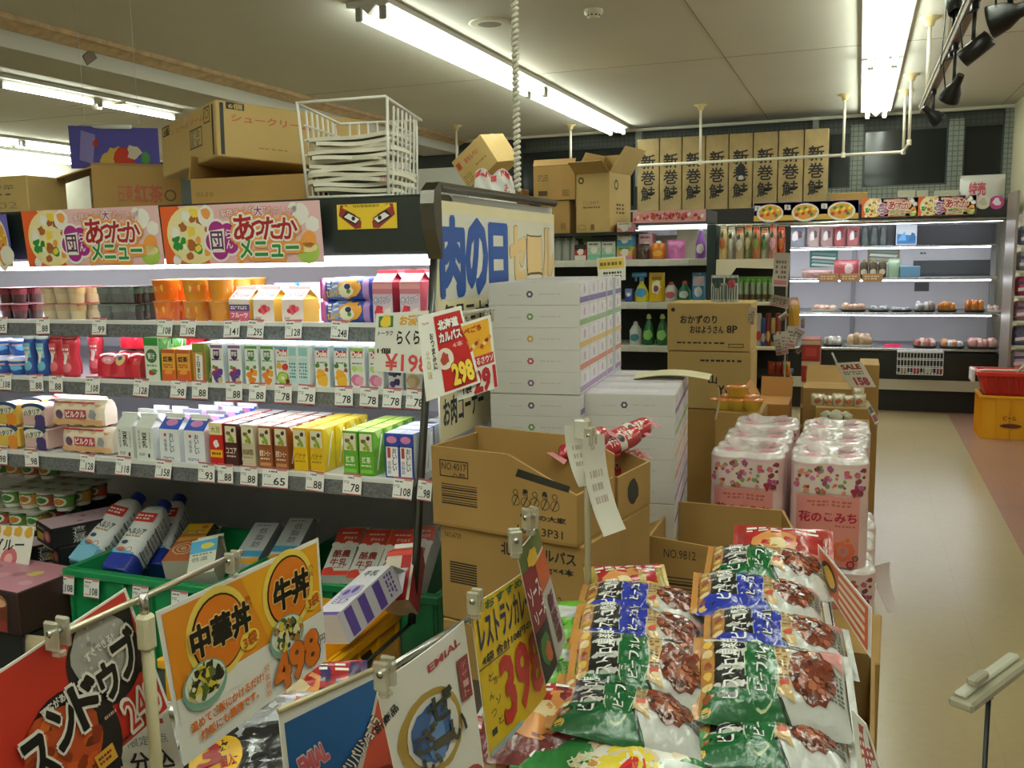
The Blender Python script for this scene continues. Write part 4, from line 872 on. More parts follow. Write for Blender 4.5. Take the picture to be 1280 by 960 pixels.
# ================================================================ bottom deck of the dairy case
PLG = M('#1f8a52', .4); PLY = M('#e0a010', .4)
def crate(name, label, w_, d_, h_, mt, loc, rz=0, t=.008, holes=True, cat='crate', rimw=.014):
    """open plastic crate: floor, four walls with a hand slot, thick rim, ribs"""
    o = thing(name, label, cat, None, loc, (0, 0, rz)); b = MB(); x, y = w_/2, d_/2
    b.box((-x, -y, 0), (x, y, t), mt); 
    for (a, c) in (((-x, -y, t), (x, -y+t, h_)), ((-x, y-t, t), (x, y, h_)), ((-x, -y+t, t), (-x+t, y-t, h_)), ((x-t, -y+t, t), (x, y-t, h_))): b.box(a, c, mt)
    r_ = MB()
    for (a, c) in (((-x-rimw, -y-rimw, h_-.022), (x+rimw, -y-.0005, h_)), ((-x-rimw, y+.0005, h_-.022), (x+rimw, y+rimw, h_)), ((-x-rimw, -y-.0004, h_-.022), (-x-.0005, y+.0004, h_)), ((x+.0005, -y-.0004, h_-.022), (x+rimw, y+.0004, h_))): r_.box(a, c, mt, .003)
    r_.obj('rim', o)
    rb = b; n = max(2, int(w_/.09))
    for i in range(n+1):
        q = -x+.01+(w_-.02)*i/n
        for s_ in (-1, 1): rb.box((q-.004, s_*(y+.0006), .004), (q+.004, s_*(y+rimw*.8), h_-.0225), mt)
    n = max(2, int(d_/.09))
    for i in range(n+1):
        q = -y+.01+(d_-.02)*i/n
        for s_ in (-1, 1): rb.box((s_*(x+.0006), q-.004, .004), (s_*(x+rimw*.8), q+.004, h_-.0225), mt)
    b.obj('crate_body', o)
    if holes:
        DK = M('#2a1d06' if mt is PLY else '#0a2416', .8)
        for f in ('-y', '+y', '+x', '-x'):
            fr = bframe(w_+.0006, d_+.0006, h_, f); hb = MB(); hb.rect(fr, .34, .60, .66, .80, DK, 1); hb.disc(fr, .34, .70, .03, .10, DK, 1.2, 12); hb.disc(fr, .66, .70, .03, .10, DK, 1.2, 12); hb.obj('hand_slot', o, 'dark oval hand slot')
    return o
DECK = .456
# raised black trays carry the crates
gc = crate('plastic_crate', 'green plastic crate of drink bottles on the bottom deck', .46, .42, .245, PLG, (-1.70, 1.99, DECK), 0, holes=False)
gc2 = crate('plastic_crate', 'green plastic crate behind the yellow one, holding milk cartons', .50, .40, .20, PLG, (-1.135-.08, 2.20, DECK), 0, holes=False)
yc = crate('plastic_crate', 'yellow plastic crate with one purple milk carton on it', .34, .385, .22, PLY, (-1.165, 1.65, DECK), R(0))
for px, txt, what in ((84, '239', 'leftmost bottle in the green crate'), (115, '218', 'middle bottle in the green crate'), (176, '148', 'coffee carton'), (225, '168', 'light blue carton')):
    x = xat(px, 1.765, .68); t = dup(_tags[('108', .05)], (0, 0, 0), None, 'price tag on the green crate rim below the %s' % what); put(t, (x, 1.757, .635), (R(-8), 0, 0))
# fridge bottles: square body with waist bands, red and white label, blue cap
def fbottle(label, base):
    t = thing('tea_bottle', label, 'drink bottle', group='ribbed drink bottles in the green crate'); b = MB(); BW = M('#e8e9ea', .3, coat=.4); r_ = .041
    b.lathe([(r_*.92, 0), (r_, .006), (r_, .055)], base, 28, pw=4); b.lathe([(r_, .0551), (r_, .10), (r_*.985, .102), (r_, .104), (r_, .14), (r_*.985, .142), (r_, .144), (r_, .20), (r_*.86, .225), (r_*.5, .245)], BW, 28, pw=4)
    fr = Cv(lambda u, v: V3((-r_*.80+r_*1.6*u, -r_*1.005, .06+.135*v)), r_*1.6, .135); fr2 = Fr((-r_*.8, -r_*1.008, .002), (r_*1.6, 0, 0), (0, 0, .2)); 
    b.rect(fr2, 0, .0, 1, .24, base, 1); b.rect(fr2, .04, .82, .96, .99, M('#cf3a32', .4), 1); b.fine(fr2, .1, .85, .9, .96, WH, 2, 2, 5); b.text(fr2, 'ヘルシア', .5, .64, .84, .10, INK, 1, bold=.03); b.fine(fr2, .15, .53, .85, .58, M('#b08a2a', .5), 1, 1, 5); b.disc(fr2, .3, .44, .14, .035, M('#3f4a5c', .5), 1, 14); b.disc(fr2, .32, .31, .2, .045, M('#d97a52', .5), 1, 14); b.disc(fr2, .68, .32, .14, None, M('#b55a4a', .5), 1, 18, inner=.78); b.quad(fr2, [(.0, .25), (1, .25), (1, .28), (0, .33)], M('#6fb6dc', .4), 1)
    fs = Fr((r_*1.008, -r_*.8, .06), (0, r_*1.6, 0), (0, 0, .15)); b.fine(fs, .1, .05, .9, .95, M('#9a9ca0', .5), 1, 9, 6)
    for v in (.02, .3, .6): b.rect(fs, 0, v, 1, v+.03, M('#55585c', .5), 1.5)
    b.obj('bottle_body', t); c = MB(); c.lathe([(.021, .246), (.021, .272), (.019, .275)], M('#2b3f9c', .35), 22); c.obj('cap', t)
    return t
FB = [fbottle('', M('#7fbcd8', .35, coat=.3)), fbottle('', M('#2a3a9c', .35, coat=.3))]
def lean(o, pa, pb):
    """stand o (local z up, front -y) along the line pa -> pb"""
    a, b = V3(pa), V3(pb); z = (b-a).normalized(); x = V3((1, .12, 0)); y = z.cross(x).normalized(); x = y.cross(z)
    mt = Matrix((x, y, z)).transposed(); o.location = a; o.rotation_euler = mt.to_euler(); return o
def lean2(o, base, top, Yb, Yt, ln, twist=0, slide=0):
    a = aty(base[0], base[1], Yb); b = aty(top[0], top[1], Yt); z = (b-a).normalized(); x = V3((math.cos(twist), math.sin(twist), 0)); y = z.cross(x).normalized(); x = y.cross(z)
    o.location = a; o.rotation_euler = Matrix((x, y, z)).transposed().to_euler(); return o
o = lean2(FB[0], (104, 712), (168, 630), 1.90, 2.10, .27, R(14)); o['label'] = 'light blue based drink bottle, leaning at the left of the green crate'
o = lean2(FB[1], (147, 722), (199, 642), 1.86, 2.06, .27, R(14)); o['label'] = 'dark blue based drink bottle, leaning in the middle'
o = lean2(dup(FB[1], (0, 0, 0)), (192, 715), (222, 632), 1.99, 2.18, .27, R(14)); o['label'] = 'dark blue based drink bottle, half hidden at the right of the three'
# lying cartons
def d_coffee(fr, mb):
    mb.rect(fr, 0, 0, 1, 1, M('#b5683e', .4), 1); mb.rect(fr, 0, .72, 1, 1, M('#e6b52e', .4), 2); mb.disc(fr, .76, .90, .13, None, M('#d9622f', .4), 3, 14); mb.text(fr, 'コーヒー', .46, .78, .78, .09, INK, 3, 0, .03, out=M('#f2e2b0', .5), ow=.06)
    for k in range(5): mb.disc(fr, .5, .32, .42-.075*k, None, [M('#e0b48a', .4), M('#a65a34', .4)][k % 2], 3+k*.3, 20, .06)
    mb.quad(fr, [(.0, .5), (1, .58), (1, .66), (0, .62)], M('#e2a14a', .4), 2.5)
c_ = gable(.075, .075, .195, .045, M('#d8d2bc', .4), M('#cbbd96', .4), d_coffee, name='coffee_carton', label='brown coffee carton with a cream swirl leaning in the green crate', cat='drink carton', side=M('#6f6a5c', .4), fin=M('#d6ceb4', .4)); lean2(c_, (222, 716), (268, 650), 1.94, 2.20, .24, R(10))
def d_lblue(fr, mb): mb.rect(fr, 0, .6, 1, .95, M('#58a8d6', .4), 1); mb.disc(fr, .62, .78, .26, .08, M('#e0d25a', .4), 2, 12, .2); mb.text(fr, '低温', .4, .42, .6, .12, M('#55584c', .5), 2); mb.fine(fr, .12, .52, .88, .57, M('#55584c', .5), 2, 1, 6)
c_ = gable(.07, .07, .12, .04, M('#dcdccb', .4), M('#63acd4', .4), d_lblue, name='milk_carton', label='short light blue and cream carton before the coffee carton', fin=M('#d4d4c4', .4), side=M('#a09a80', .4)); lean2(c_, (256, 728), (262, 684), 1.84, 1.93, .15, R(8))
def d_lowf(fr, mb): mb.text(fr, '低脂肪', .55, .62, .34, .5, M('#55606e', .5), 1, vert=True); mb.fine(fr, .15, .9, .8, .95, M('#7fa6c8', .5), 1, 1, 5); mb.rect(fr, 0, .16, 1, .30, M('#58b2dc', .4), 1); mb.quad(fr, [(0, 0), (1, 0), (1, .16), (0, .08)], M('#e9a83a', .4), 1)
lf = gable(.07, .07, .20, .045, M('#e8eaee', .4), M('#e9ebef', .4), d_lowf, name='milk_carton', label='white low-fat milk carton with blue band, left of the pair', side=M('#b9bcc4', .4), fin=M('#eef0f4', .4)); lean2(lf, (306, 718), (346, 650), 1.97, 2.22, .24, R(16))
lean2(dup(lf, (0, 0, 0), None, 'white low-fat milk carton with blue band, right of the pair'), (352, 712), (388, 644), 2.02, 2.27, .24, R(16))
def d_rakuno(fr, mb):
    rd_ = M('#d84a3a', .4); mb.rect(fr, 0, .62, 1, 1, rd_, 1); mb.fine(fr, .2, .86, .85, .92, WH, 2, 1, 7); mb.text(fr, '搾りたて', .6, .78, .5, .06, WH, 2, bold=.03)
    for k, (x, y) in enumerate(((.12, .64), (.36, .61), (.62, .66), (.88, .62))): mb.disc(fr, x, y, .17, .055, WH, 2+.1*k, 14)
    mb.rect(fr, 0, 0, 1, .09, rd_, 1); mb.disc(fr, .2, .1, .22, .06, rd_, 1.2, 14)
    mb.text(fr, '酪農', .5, .44, .66, .15, M('#9a3a34', .5), 3, bold=.02); mb.text(fr, '牛乳', .5, .26, .66, .15, M('#9a3a34', .5), 3, bold=.02); mb.fine(fr, .2, .14, .8, .17, M('#9a3a34', .5), 3, 1, 6)
rk = gable(.07, .07, .195, .045, M('#ecebe6', .4), M('#d84a3a', .4), d_rakuno, name='milk_carton', label='', side=M('#d8d2cb', .4), fin=M('#e6ddd2', .4)); rk['group'] = 'red and white dairy farm milk cartons'
RKP = ((420, 732, 452, 650, 2.00, 2.25, 'leftmost in the front'), (452, 736, 486, 652, 1.97, 2.22, 'second in the front'), (486, 738, 517, 653, 1.96, 2.21, 'third, by the steel strip'), (515, 728, 538, 655, 2.08, 2.31, 'behind the glass at the right'))
for i, (bx_, by_, tx_, ty_, Yb, Yt, nm) in enumerate(RKP):
    o = rk if i == 0 else dup(rk, (0, 0, 0)); lean2(o, (bx_, by_), (tx_, ty_), Yb, Yt, .24, R(8)); o['label'] = 'red and white dairy milk carton, '+nm
def d_pmilk(fr, mb):
    p_ = M('#5e4a9c', .4); mb.text(fr, '牛乳', .5, .84, .6, .12, M('#4a4a66', .5), 1, bold=.02); mb.disc(fr, .5, .46, .42, .15, M('#b9b2d8', .4), 1, 16, .15); mb.disc(fr, .35, .44, .12, .06, p_, 2, 10, .2); mb.disc(fr, .62, .5, .1, .07, p_, 2, 10, .2); mb.text(fr, 'ミルク', .5, .26, .6, .1, p_, 2, bold=.02); mb.rect(fr, 0, 0, 1, .06, p_, 1)
pm = gable(.07, .07, .195, .045, M('#e9e8ee', .4), M('#d8d6e6', .4), d_pmilk, name='milk_carton', label='white and purple milk carton lying on the yellow crate', fin=M('#eeeef2', .4), side=M('#cfccd8', .4))
fs = bframe(.07, .07, .195, '+x'); sd_ = MB()
for v in (.1, .34, .6): sd_.rect(fs, .06, v, .94, v+.13, M('#5e4a9c', .4), 1)
sd_.fine(fs, .1, .8, .9, .95, M('#5e4a9c', .4), 1, 3, 5); sd_.obj('side_print', pm)
a = aty(403, 782, 1.58); b = aty(476, 716, 1.78); z = (b-a).normalized(); n = V3((-.28, -.25, 1)); n = (n-z*n.dot(z)).normalized(); y = -n; x = y.cross(z)
pm.location = a-n*.01+x*.02; pm.rotation_euler = Matrix((x, y, z)).transposed().to_euler()
# second red-ended carton at the end of the crate
def d_rend(fr, mb): mb.rect(fr, .55, .0, .9, 1, M('#b52a32', .4), 1); mb.rect(fr, 0, .9, 1, 1, M('#d84a3a', .4), 2)
c_ = gable(.07, .07, .13, .04, M('#e2d8c4', .4), M('#d84a3a', .4), d_rend, name='milk_carton', label='cream and red carton standing at the corner of the yellow crate', fin=WH, side=M('#b52a32', .4)); lean2(c_, (499, 760), (505, 720), 1.80, 1.86, .15, R(0))
# yogurt cup sheets at the left
def cup_sheet(label, nx, ny, cols, loc, rz=0, group=None):
    t = thing('yogurt_multipack', label, 'yogurt pack', None, loc, (0, 0, rz), group); sp_ = .066
    for i in range(nx):
        for j in range(ny):
            c = cols[(i+j) % len(cols)]; b = MB(); X_, Y_ = (i-(nx-1)/2)*sp_, (j-(ny-1)/2)*sp_
            b.lathe([(.025, 0), (.030, .052), (.0315, .054)], WH, 18, (X_, Y_, 0)); k = b.obj('cup', t)
            lb_ = MB(); fr = Cv(lambda u, v: V3((X_+.0285*(1+.06*v)*math.cos(-PI+PI*1.2*u), Y_+.0285*(1+.06*v)*math.sin(-PI+PI*1.2*u), .012+.036*v)), .09, .036); lb_.rect(fr, 0, 0, 1, 1, c, 2, 10); lb_.disc(fr, .45, .5, .2, .4, WH, 3, 12); lb_.disc(fr, .45, .5, .14, .28, [M('#4a8a3a', .4), M('#d98a2a', .4)][(i+j) % 2], 4, 12, .15); lb_.rect(fr, 0, .84, 1, 1, M('#4a9a55', .4), 3); lb_.obj('cup_label', k)
    l_ = MB(); w_, d_ = sp_*nx, sp_*ny; l_.box((-w_/2, -d_/2, .0545), (w_/2, d_/2, .0557), M('#eef0e6', .35, coat=.3)); fr = bframe(w_, d_, .0557, '+z'); rd = random.Random(nx*7+ny)
    for i in range(nx):
        for j in range(ny):
            u, v = (i+.5)/nx, (j+.5)/ny; l_.disc(fr, u, v, .30/nx, None, M('#d8e6cf', .4), 1, 14, .1); l_.disc(fr, u+.06/nx, v, .16/nx, None, [M('#d98f4a', .4), M('#7fb070', .4), M('#d97a6a', .4)][(i+j) % 3], 2, 10, .3); l_.rect(fr, (i+.15)/nx, (j+.62)/ny, (i+.8)/nx, (j+.8)/ny, M('#6fae7a', .4), 2)
    l_.obj('lid_sheet', t)
    return t
G2 = [M('#6a9a48', .4), M('#d9a24a', .4), M('#c9604a', .4)]
def at_c(px, py, Y): return aty(px, py, Y)
for k, (px, py, Y, nx, ny, lb) in enumerate(((58, 611, 2.06, 4, 3, 'yogurt cup sheet with orange and green lids, second tier from the top'), (22, 650, 1.99, 5, 3, 'yogurt cup sheet with orange and green lids, lowest tier'))):
    p = at_c(px, py, Y); zt_ = p.z
    if k == 0: top_z = zt_; ytop = cup_sheet(lb, nx, ny, G2, (p.x-.03, Y+.06, zt_-.058), R(3), 'yogurt sheets at the left'); y_base = ytop
    else: cup_sheet(lb, nx, ny, G2, (p.x-.10, Y+.10, top_z-.058-.0585), R(3), 'yogurt sheets at the left')
p = at_c(40, 584, 2.10); cup_sheet('yogurt cup sheet with orange and green lids, topmost tier', 4, 2, G2, (p.x-.11, 2.20, top_z+.0005), R(3), 'yogurt sheets at the left')
MB_ = MB(); MB_.box((-.26, -.14, 0), (.16, .14, top_z-.058-.059-DECK), M('#3a3a38', .6), .01); thing('deck_riser', 'dark riser box under the yogurt sheets', 'riser', MB_, (aty(22, 650, 2.06).x-.10, 2.30, DECK+.0005))
# dark sleeves of dessert with pink flowers
def d_sleeve(fr, mb): mb.rect(fr, 0, 0, 1, 1, M('#1c1a1c', .4), 1); mb.rect(fr, .08, .18, .5, .55, M('#d9b82e', .4), 2); mb.disc(fr, .74, .5, .2, .3, M('#c05a6a', .4), 2, 14, .12); mb.disc(fr, .74, .5, .12, .18, M('#e0909a', .4), 3, 10, .15); mb.fine(fr, .1, .68, .6, .88, M('#c9b48a', .5), 2, 1, 6)
def sl_box(label, w_, d_, h_, loc, rz, group):
    mb = MB(); mb.box((-w_/2, -d_/2, 0), (w_/2, d_/2, h_), M('#1c1a1c', .4, coat=.3), .003, mats={'+z': M('#d9b9c6', .4)}); d_sleeve(bframe(w_, d_, h_), mb); fr = bframe(w_, d_, h_, '+x'); mb.disc(fr, .5, .4, .12, .3, M('#b0525a', .4), 1, 14); mb.rect(fr, .7, .15, .95, .8, M('#c9a58a', .4), 1); mb.disc(fr, .82, .5, .09, .25, M('#8a3a30', .4), 2, 12, .2); mb.text(fr, '杏仁豆腐', .25, .5, .12, .8, WH, 2, vert=True)
    ft = bframe(w_, d_, h_, '+z')
    for k in range(7): mb.disc(ft, .15+.12*k, .3+.4*((k*3) % 5)/5, .07, None, [M('#b58aa6', .4), M('#e6cfd6', .4), M('#a06a80', .4)][k % 3], 1+.1*k, 10, .2)
    mb.rect(bframe(w_, d_, h_), 0, -.06, 1, .0, M('#e9e6de', .5), 1)
    return thing('dessert_sleeve', label, 'dessert pack', mb, loc, (0, 0, rz), group)
p = aty(52, 690, 1.86); q = aty(76, 690, 1.86)
sl_box('black dessert sleeve with pink flowers, upper of the pair', .13, .30, .058, (p.x+.04, 2.03, aty(60, 684, 1.88).z), R(-26), 'black dessert sleeves')
sl_box('black dessert sleeve with pink flowers, lower left', .10, .28, .055, (p.x-.055, 1.99, aty(60, 684, 1.88).z-.058), R(-26), 'black dessert sleeves'); sl_box('black dessert sleeve with pink flowers, lower right', .10, .28, .055, (p.x+.055, 2.03, aty(60, 684, 1.88).z-.058), R(-26), 'black dessert sleeves')
zz = aty(60, 684, 1.88).z-.0585
thing('deck_riser', 'dark riser under the black dessert sleeves', 'riser', MB().box((-.09, -.10, 0), (.07, .10, zz-DECK-.001), M('#5a574e', .6), .006), (p.x-.04, 2.0, DECK+.0005), (0, 0, R(-10)))
def d_cupbox(fr, mb):
    for i in range(3):
        x = .1+.3*i; mb.rect(fr, x, .1, x+.22, .9, M('#241c18', .4), 1); mb.disc(fr, x+.11, .68, .09, .22, M('#b06a3c', .4), 2, 12); mb.quad(fr, [(x+.04, .15), (x+.18, .15), (x+.2, .7), (x+.02, .7)], M('#7a3a20', .4), 2.2); mb.disc(fr, x+.11, .7, .08, .1, M('#e0b088', .4), 3, 12); mb.rect(fr, x+.04, .04, x+.18, .3, M('#9a3a30', .4), 3)
mb = MB(); mb.box((-.19, -.10, 0), (.19, .10, .115), M('#3a2320', .4), .003, mats={'+z': M('#c98a9a', .4)}); d_cupbox(bframe(.38, .2, .115), mb); ft = bframe(.38, .2, .115, '+z')
for k in range(9): mb.disc(ft, .08+.1*k, .3+.1*(k % 4), .05, None, [M('#b06a80', .4), M('#e6cf6a', .4), M('#d9a0b0', .4)][k % 3], 1+.1*k, 10, .2)
p = aty(20, 810, 1.72); thing('cup_drink_box', 'dark box printed with tall coffee cups below the yogurts', 'drink box', mb, (p.x-.05, 1.74, DECK+.1115), (0, 0, R(-4))); thing('deck_riser', 'dark riser under the coffee cup box', 'riser', MB().box((-.18, -.09, 0), (.18, .09, .11), M('#2f2d2a', .6), .006), (p.x-.05, 1.745, DECK+.0005), (0, 0, R(-4)))
p = aty(70, 790, 1.68); mb = MB(); fr = pillow(.10, .13, .035); mb.sheet(fr, M('#b0a080', .3, coat=.5, bump=.2), 10, 10); mb.sheet(pillow(.10, .13, .035, -1), M('#b0a080', .3, coat=.5, bump=.2), 10, 10); mb.rect(fr, .2, .2, .8, .7, M('#d9cfb0', .4), 1); mb.disc(fr, .5, .4, .2, .16, M('#8a6a3a', .4), 2, 10, .2)
thing('snack_pouch', 'beige foil pouch standing beside the green crate', 'pouch', mb, (p.x+.025, 1.60, DECK+.0005), (R(-8), 0, R(6)))
# sign at the left edge among the yogurts
def sheet_sign(label, corners, design, name='price_sign', cat='sign', bulge=0, back='#d9d6cc', group=None, thick=1.2):
    """corners: bl, br, tr, tl as points; the sheet is a solid card"""
    c0 = sum((V3(c) for c in corners), V3())/4; cs = [V3(c)-c0 for c in corners]
    fr = bil(*cs, bulge=bulge); mb = MB(); k = 10 if bulge else 2
    mb.sheet(fr, PAPER, k, k, 0); mb.sheet(fr, M(back, .6), k, k, -thick)
    for (u0, v0, u1, v1) in ((0, 0, 1, 0), (1, 0, 1, 1), (1, 1, 0, 1), (0, 1, 0, 0)):
        pts = []; 
        for i in range(k+1):
            u, v = u0+(u1-u0)*i/k, v0+(v1-v0)*i/k; pts += [fr.p(u, v, 0), fr.p(u, v, -thick)]
        mb.add(pts, [(2*i, 2*i+1, 2*i+3, 2*i+2) for i in range(k)], PAPER)
    design(fr, mb)
    return thing(name, label, cat, mb, c0, (0, 0, 0), group)
def d_grp(fr, mb):
    mb.text(fr, 'ーグルー', .45, .52, .8, .3, INK, 1, 0, .02)
    for k in range(5): mb.disc(fr, .1+.2*k, .85, .08, None, M('#d9a83a', .5), 1, 12, .2)
    mb.disc(fr, .2, .16, .16, None, M('#c96a72', .5), 1, 14); mb.disc(fr, .6, .16, .16, None, M('#c96a72', .5), 1, 14); mb.disc(fr, .6, .16, .08, None, M('#e8b0b0', .5), 2, 12)
sheet_sign('white handwritten yogurt sign at the left edge of the deck', (aty(-30, 708, 1.80), aty(36, 706, 1.80), aty(44, 658, 1.84), aty(-20, 656, 1.84)), d_grp)

# ================================================================ meat day board on the end of the case
def d_meat(fr, mb):
    YB = M('#e9dcae', .5); BLU = M('#174a9c', .5); ORB = M('#e8c58a', .5)
    mb.rect(fr, 0, 0, 1, 1, M('#e6d9ae', .55, noise=.1, ns=4), 1); mb.rect(fr, .02, .59, .53, .95, M('#e6e2d4', .3, coat=.5), 2); mb.rect(fr, .535, .59, .99, .95, M('#e9e2cc', .3, coat=.5), 2)
    mb.text(fr, '肉', .105, .77, .15, .31, BLU, 3, bold=.06); mb.text(fr, 'の', .275, .77, .15, .30, BLU, 3, bold=.06); mb.text(fr, '日', .445, .775, .14, .27, BLU, 3, bold=.06)
    for t, x, w_ in (('セ', .62, .14), ('ー', .78, .14), ('ル', .925, .12)): mb.text(fr, t, x, .775, w_, .26 if t != 'ー' else .1, M('#6a5326', .5), 3, bold=.06); mb.text(fr, t, x, .777, w_*.95, .25 if t != 'ー' else .09, ORB, 4, bold=.06)
    mb.text(fr, '毎月二十九日', .25, .53, .42, .08, INK, 2, bold=.03); mb.text(fr, 'お肉コーナー', .16, .12, .28, .12, M('#26303f', .5), 2, bold=.03, rot=0)
bl_, br_ = atx(548, 530, XE+.006), None
Ya = atx(543, 400, XE).y+.004; Yb_ = atx(690, 270, XE).y; zt_ = atx(545, 250, XE).z; zb_ = atx(545, 545, XE).z
sheet_sign('big cream board reading meat day sale in blue on the case end', ((XE+.006, Ya, zb_-.02), (XE+.006, Yb_, zb_-.02), (XE+.006, Yb_, zt_-.005), (XE+.006, Ya, zt_)), d_meat, 'sale_board', 'board', thick=8)
# crumpled red and white bag by the far end of the board
p = atx(683, 262, XE-.05); rb3 = MB(); fr = Cv(lambda u, v: V3(((u-.5)*.16*(1-.25*v), -.04*math.sin(PI*u)*(1-v*.6)+.006*math.sin(19*u+7*v), v*.11+.012*math.sin(11*u))), .16, .11)
rb3.sheet(fr, M('#e4e0da', .35, bump=.4, bs=40), 18, 12); fr2 = Cv(lambda u, v: V3(((u-.5)*.16*(1-.25*v), .04*math.sin(PI*u)*(1-v*.6), v*.11+.012*math.sin(11*u))), .16, .11); rb3.sheet(fr2, M('#e4e0da', .35), 12, 8); rb3.rect(fr, .0, .80, 1, .97, M('#c0202a', .4), 1); rb3.text(fr, 'お', .75, .45, .16, .25, M('#c0202a', .4), 1)
thing('plastic_bag', 'crumpled white bag with a red edge on top of the case end', 'bag', rb3, (p.x-.09, p.y-.25, 1.6485), (0, 0, R(40)))
# ================================================================ cartons and basket on top of the case
def carton(label, w_, d_, h_, loc, rot=(0, 0, 0), prints=None, mt=None, flaps=(), tape=True, name='cardboard_carton', open_top=False, group=None, th=.006, lid=None, cat='carton'):
    """flaps: (edge '-y' '+y' '-x' '+x', length, opening angle from closed) ; open_top makes a hollow box"""
    mt = mt or CARD; t = thing(name, label, cat, None, loc, rot, group); b = MB(); x, y = w_/2, d_/2
    if open_top:
        b.box((-x, -y, 0), (x, y, th), mt)
        for (a, c) in (((-x, -y, th), (x, -y+th, h_)), ((-x, y-th, th), (x, y, h_)), ((-x, -y+th, th), (-x+th, y-th, h_)), ((x-th, -y+th, th), (x, y-th, h_))): b.box(a, c, mt)
    else: b.box((-x, -y, 0), (x, y, h_), mt, .003)
    if tape and not open_top:
        ft = bframe(w_, d_, h_, '+z'); b.rect(ft, 0, .46, 1, .54, M('#b89868', .3, coat=.4), 1); b.rect(ft, 0, .497, 1, .503, M('#7a6238', .8), 2)
        for f in ('-x', '+x'): b.rect(bframe(w_, d_, h_, f), .44, .8, .56, 1, M('#b89868', .3, coat=.4), 1)
    if prints: prints(b, lambda f: bframe(w_, d_, h_, f))
    b.obj('box_body', t)
    for e, ln, ang in flaps:
        f = MB(); L2 = w_ if e in ('-y', '+y') else d_
        f.box((-L2/2, 0, 0), (L2/2, ln, .004), mt)
        o = f.obj('flap', t)
        rz = {'-y': 0, '+y': PI, '-x': -PI/2, '+x': PI/2}[e]; pos = {'-y': (0, -y, h_), '+y': (0, y, h_), '-x': (-x, 0, h_), '+x': (x, 0, h_)}[e]
        o.location = pos; o.rotation_euler = (Matrix.Rotation(rz, 3, 'Z') @ Matrix.Rotation(ang, 3, 'X')).to_euler()
    return t
def stamp(b, fr, u, v, w_, h_, rows=3, mt=INK, seed=1): b.fine(fr, u, v, u+w_, v+h_, mt, 1, rows, 6, seed=seed)
def frame_box(b, fr, u0, v0, u1, v1, mt=INK, t=.008):
    k = fr.lu/fr.lv
    for q in ((u0, v0, u1, v0+t*k), (u0, v1-t*k, u1, v1), (u0, v0, u0+t, v1), (u1-t, v0, u1, v1)): b.rect(fr, *q, mt, 1)
TZ = TOP+.0008
RDP = M('#b0563f', .6)
def pr_cream(b, F_):
    f = F_('-y'); b.rect(f, .022, .04, .045, .96, M('#2b2a25', .6), 1); b.text(f, 'シュークリーム', .34, .72, .5, .13, RDP, 1, bold=.02); frame_box(b, f, .06, .88, .11, .985); b.rect(f, .06, .86, .17, .98, M('#3a3a34', .6), 1); b.text(f, '6個', .115, .92, .08, .09, CARDL, 2, bold=.03); stamp(b, f, .75, .10, .17, .08, 1); b.fine(f, .25, .2, .45, .24, CARDD, 1, 1, 5)
    g = F_('-x'); b.rect(g, .93, .05, .955, .95, M('#2b2a25', .6), 1); b.text(g, 'シュークリーム', .50, .80, .6, .12, RDP, 1, bold=.01); frame_box(b, g, .04, .78, .17, .97); b.text(g, '6個', .105, .87, .09, .12, INK, 1, bold=.02); frame_box(b, g, .80, .66, .90, .95); b.disc(g, .85, .82, .03, None, INK, 1, 14, inner=.8); frame_box(b, g, .55, .30, .76, .66); b.fine(g, .57, .33, .74, .63, M('#6d6552', .6), 1, 8, 2)
def pr_tea(b, F_):
    f = F_('-y'); b.text(f, '紅茶', .62, .45, .32, .36, RDP, 1, bold=.03); b.text(f, '日東', .36, .45, .16, .36, RDP, 1, bold=.01); b.disc(f, .87, .42, .07, None, M('#5a4a35', .6), 1, 16, inner=.75); b.fine(f, .28, .05, .9, .17, M('#8a4a35', .6), 1, 1, 9)
    g = F_('-x'); b.rect(g, .28, .60, .50, .85, M('#4a3f2a', .6), 1); b.rect(g, .52, .58, .7, .88, M('#8f744a', .6), 1); b.fine(g, .2, .3, .9, .4, INK, 1, 1, 6)
def pr_left(b, F_): f = F_('-y'); b.text(f, '国産野菜', .5, .72, .66, .12, M('#4a5a42', .6), 1); b.text(f, '40802', .5, .26, .7, .17, M('#8a7a58', .6), 1); b.fine(f, .2, .5, .8, .58, M('#4a5a42', .6), 1, 1, 6)
pe = aty(105, 258, 2.30)
tq = V3((xat(117, 2.36, 1.7), 2.36, 0)); tr_ = Matrix.Rotation(R(46), 3, 'Z') @ V3((.135, .16, 0))
carton('brown tea carton with open flaps on the dairy case', .27, .32, .155, (tq.x+tr_.x, tq.y+tr_.y, TZ), (0, 0, R(46)), pr_tea, flaps=(('-y', .09, R(10)), ('-x', .11, R(200)), ('+y', .06, R(150))), tape=False, open_top=True)
carton('pale carton with green print, cut by the left edge on the case', .30, .16, .122, (xat(-9, 2.22, 1.72), 2.29, TZ), (0, 0, R(2)), pr_left, CARDL)
pb_ = aty(300, 240, 2.34)
carton('shallow carton under the tilted cream puff carton', .40, .28, .082, (xat(305, 2.2, 1.7), 2.36, TZ), (0, 0, R(2)), lambda b, F_: [b.fine(F_('-y'), .05, .3, .2, .6, CARDD, 1, 1, 4), b.rect(F_('+x'), .2, .3, .4, .6, INK, 1)], CARDD if 0 else CARD, flaps=(('+y', .07, R(95)), ('-x', .065, R(80)), ('+x', .10, R(150))), tape=False)
cpw, cpd, cph = .49, .44, .155
cc = carton('big cream puff carton tilted on top of the shallow carton', cpw, cpd, cph, (0, 0, 0), (0, 0, 0), pr_cream, CARDL, tape=True)
crn = aty(272, 195, 2.17)                       # lower front-left corner of the near edge
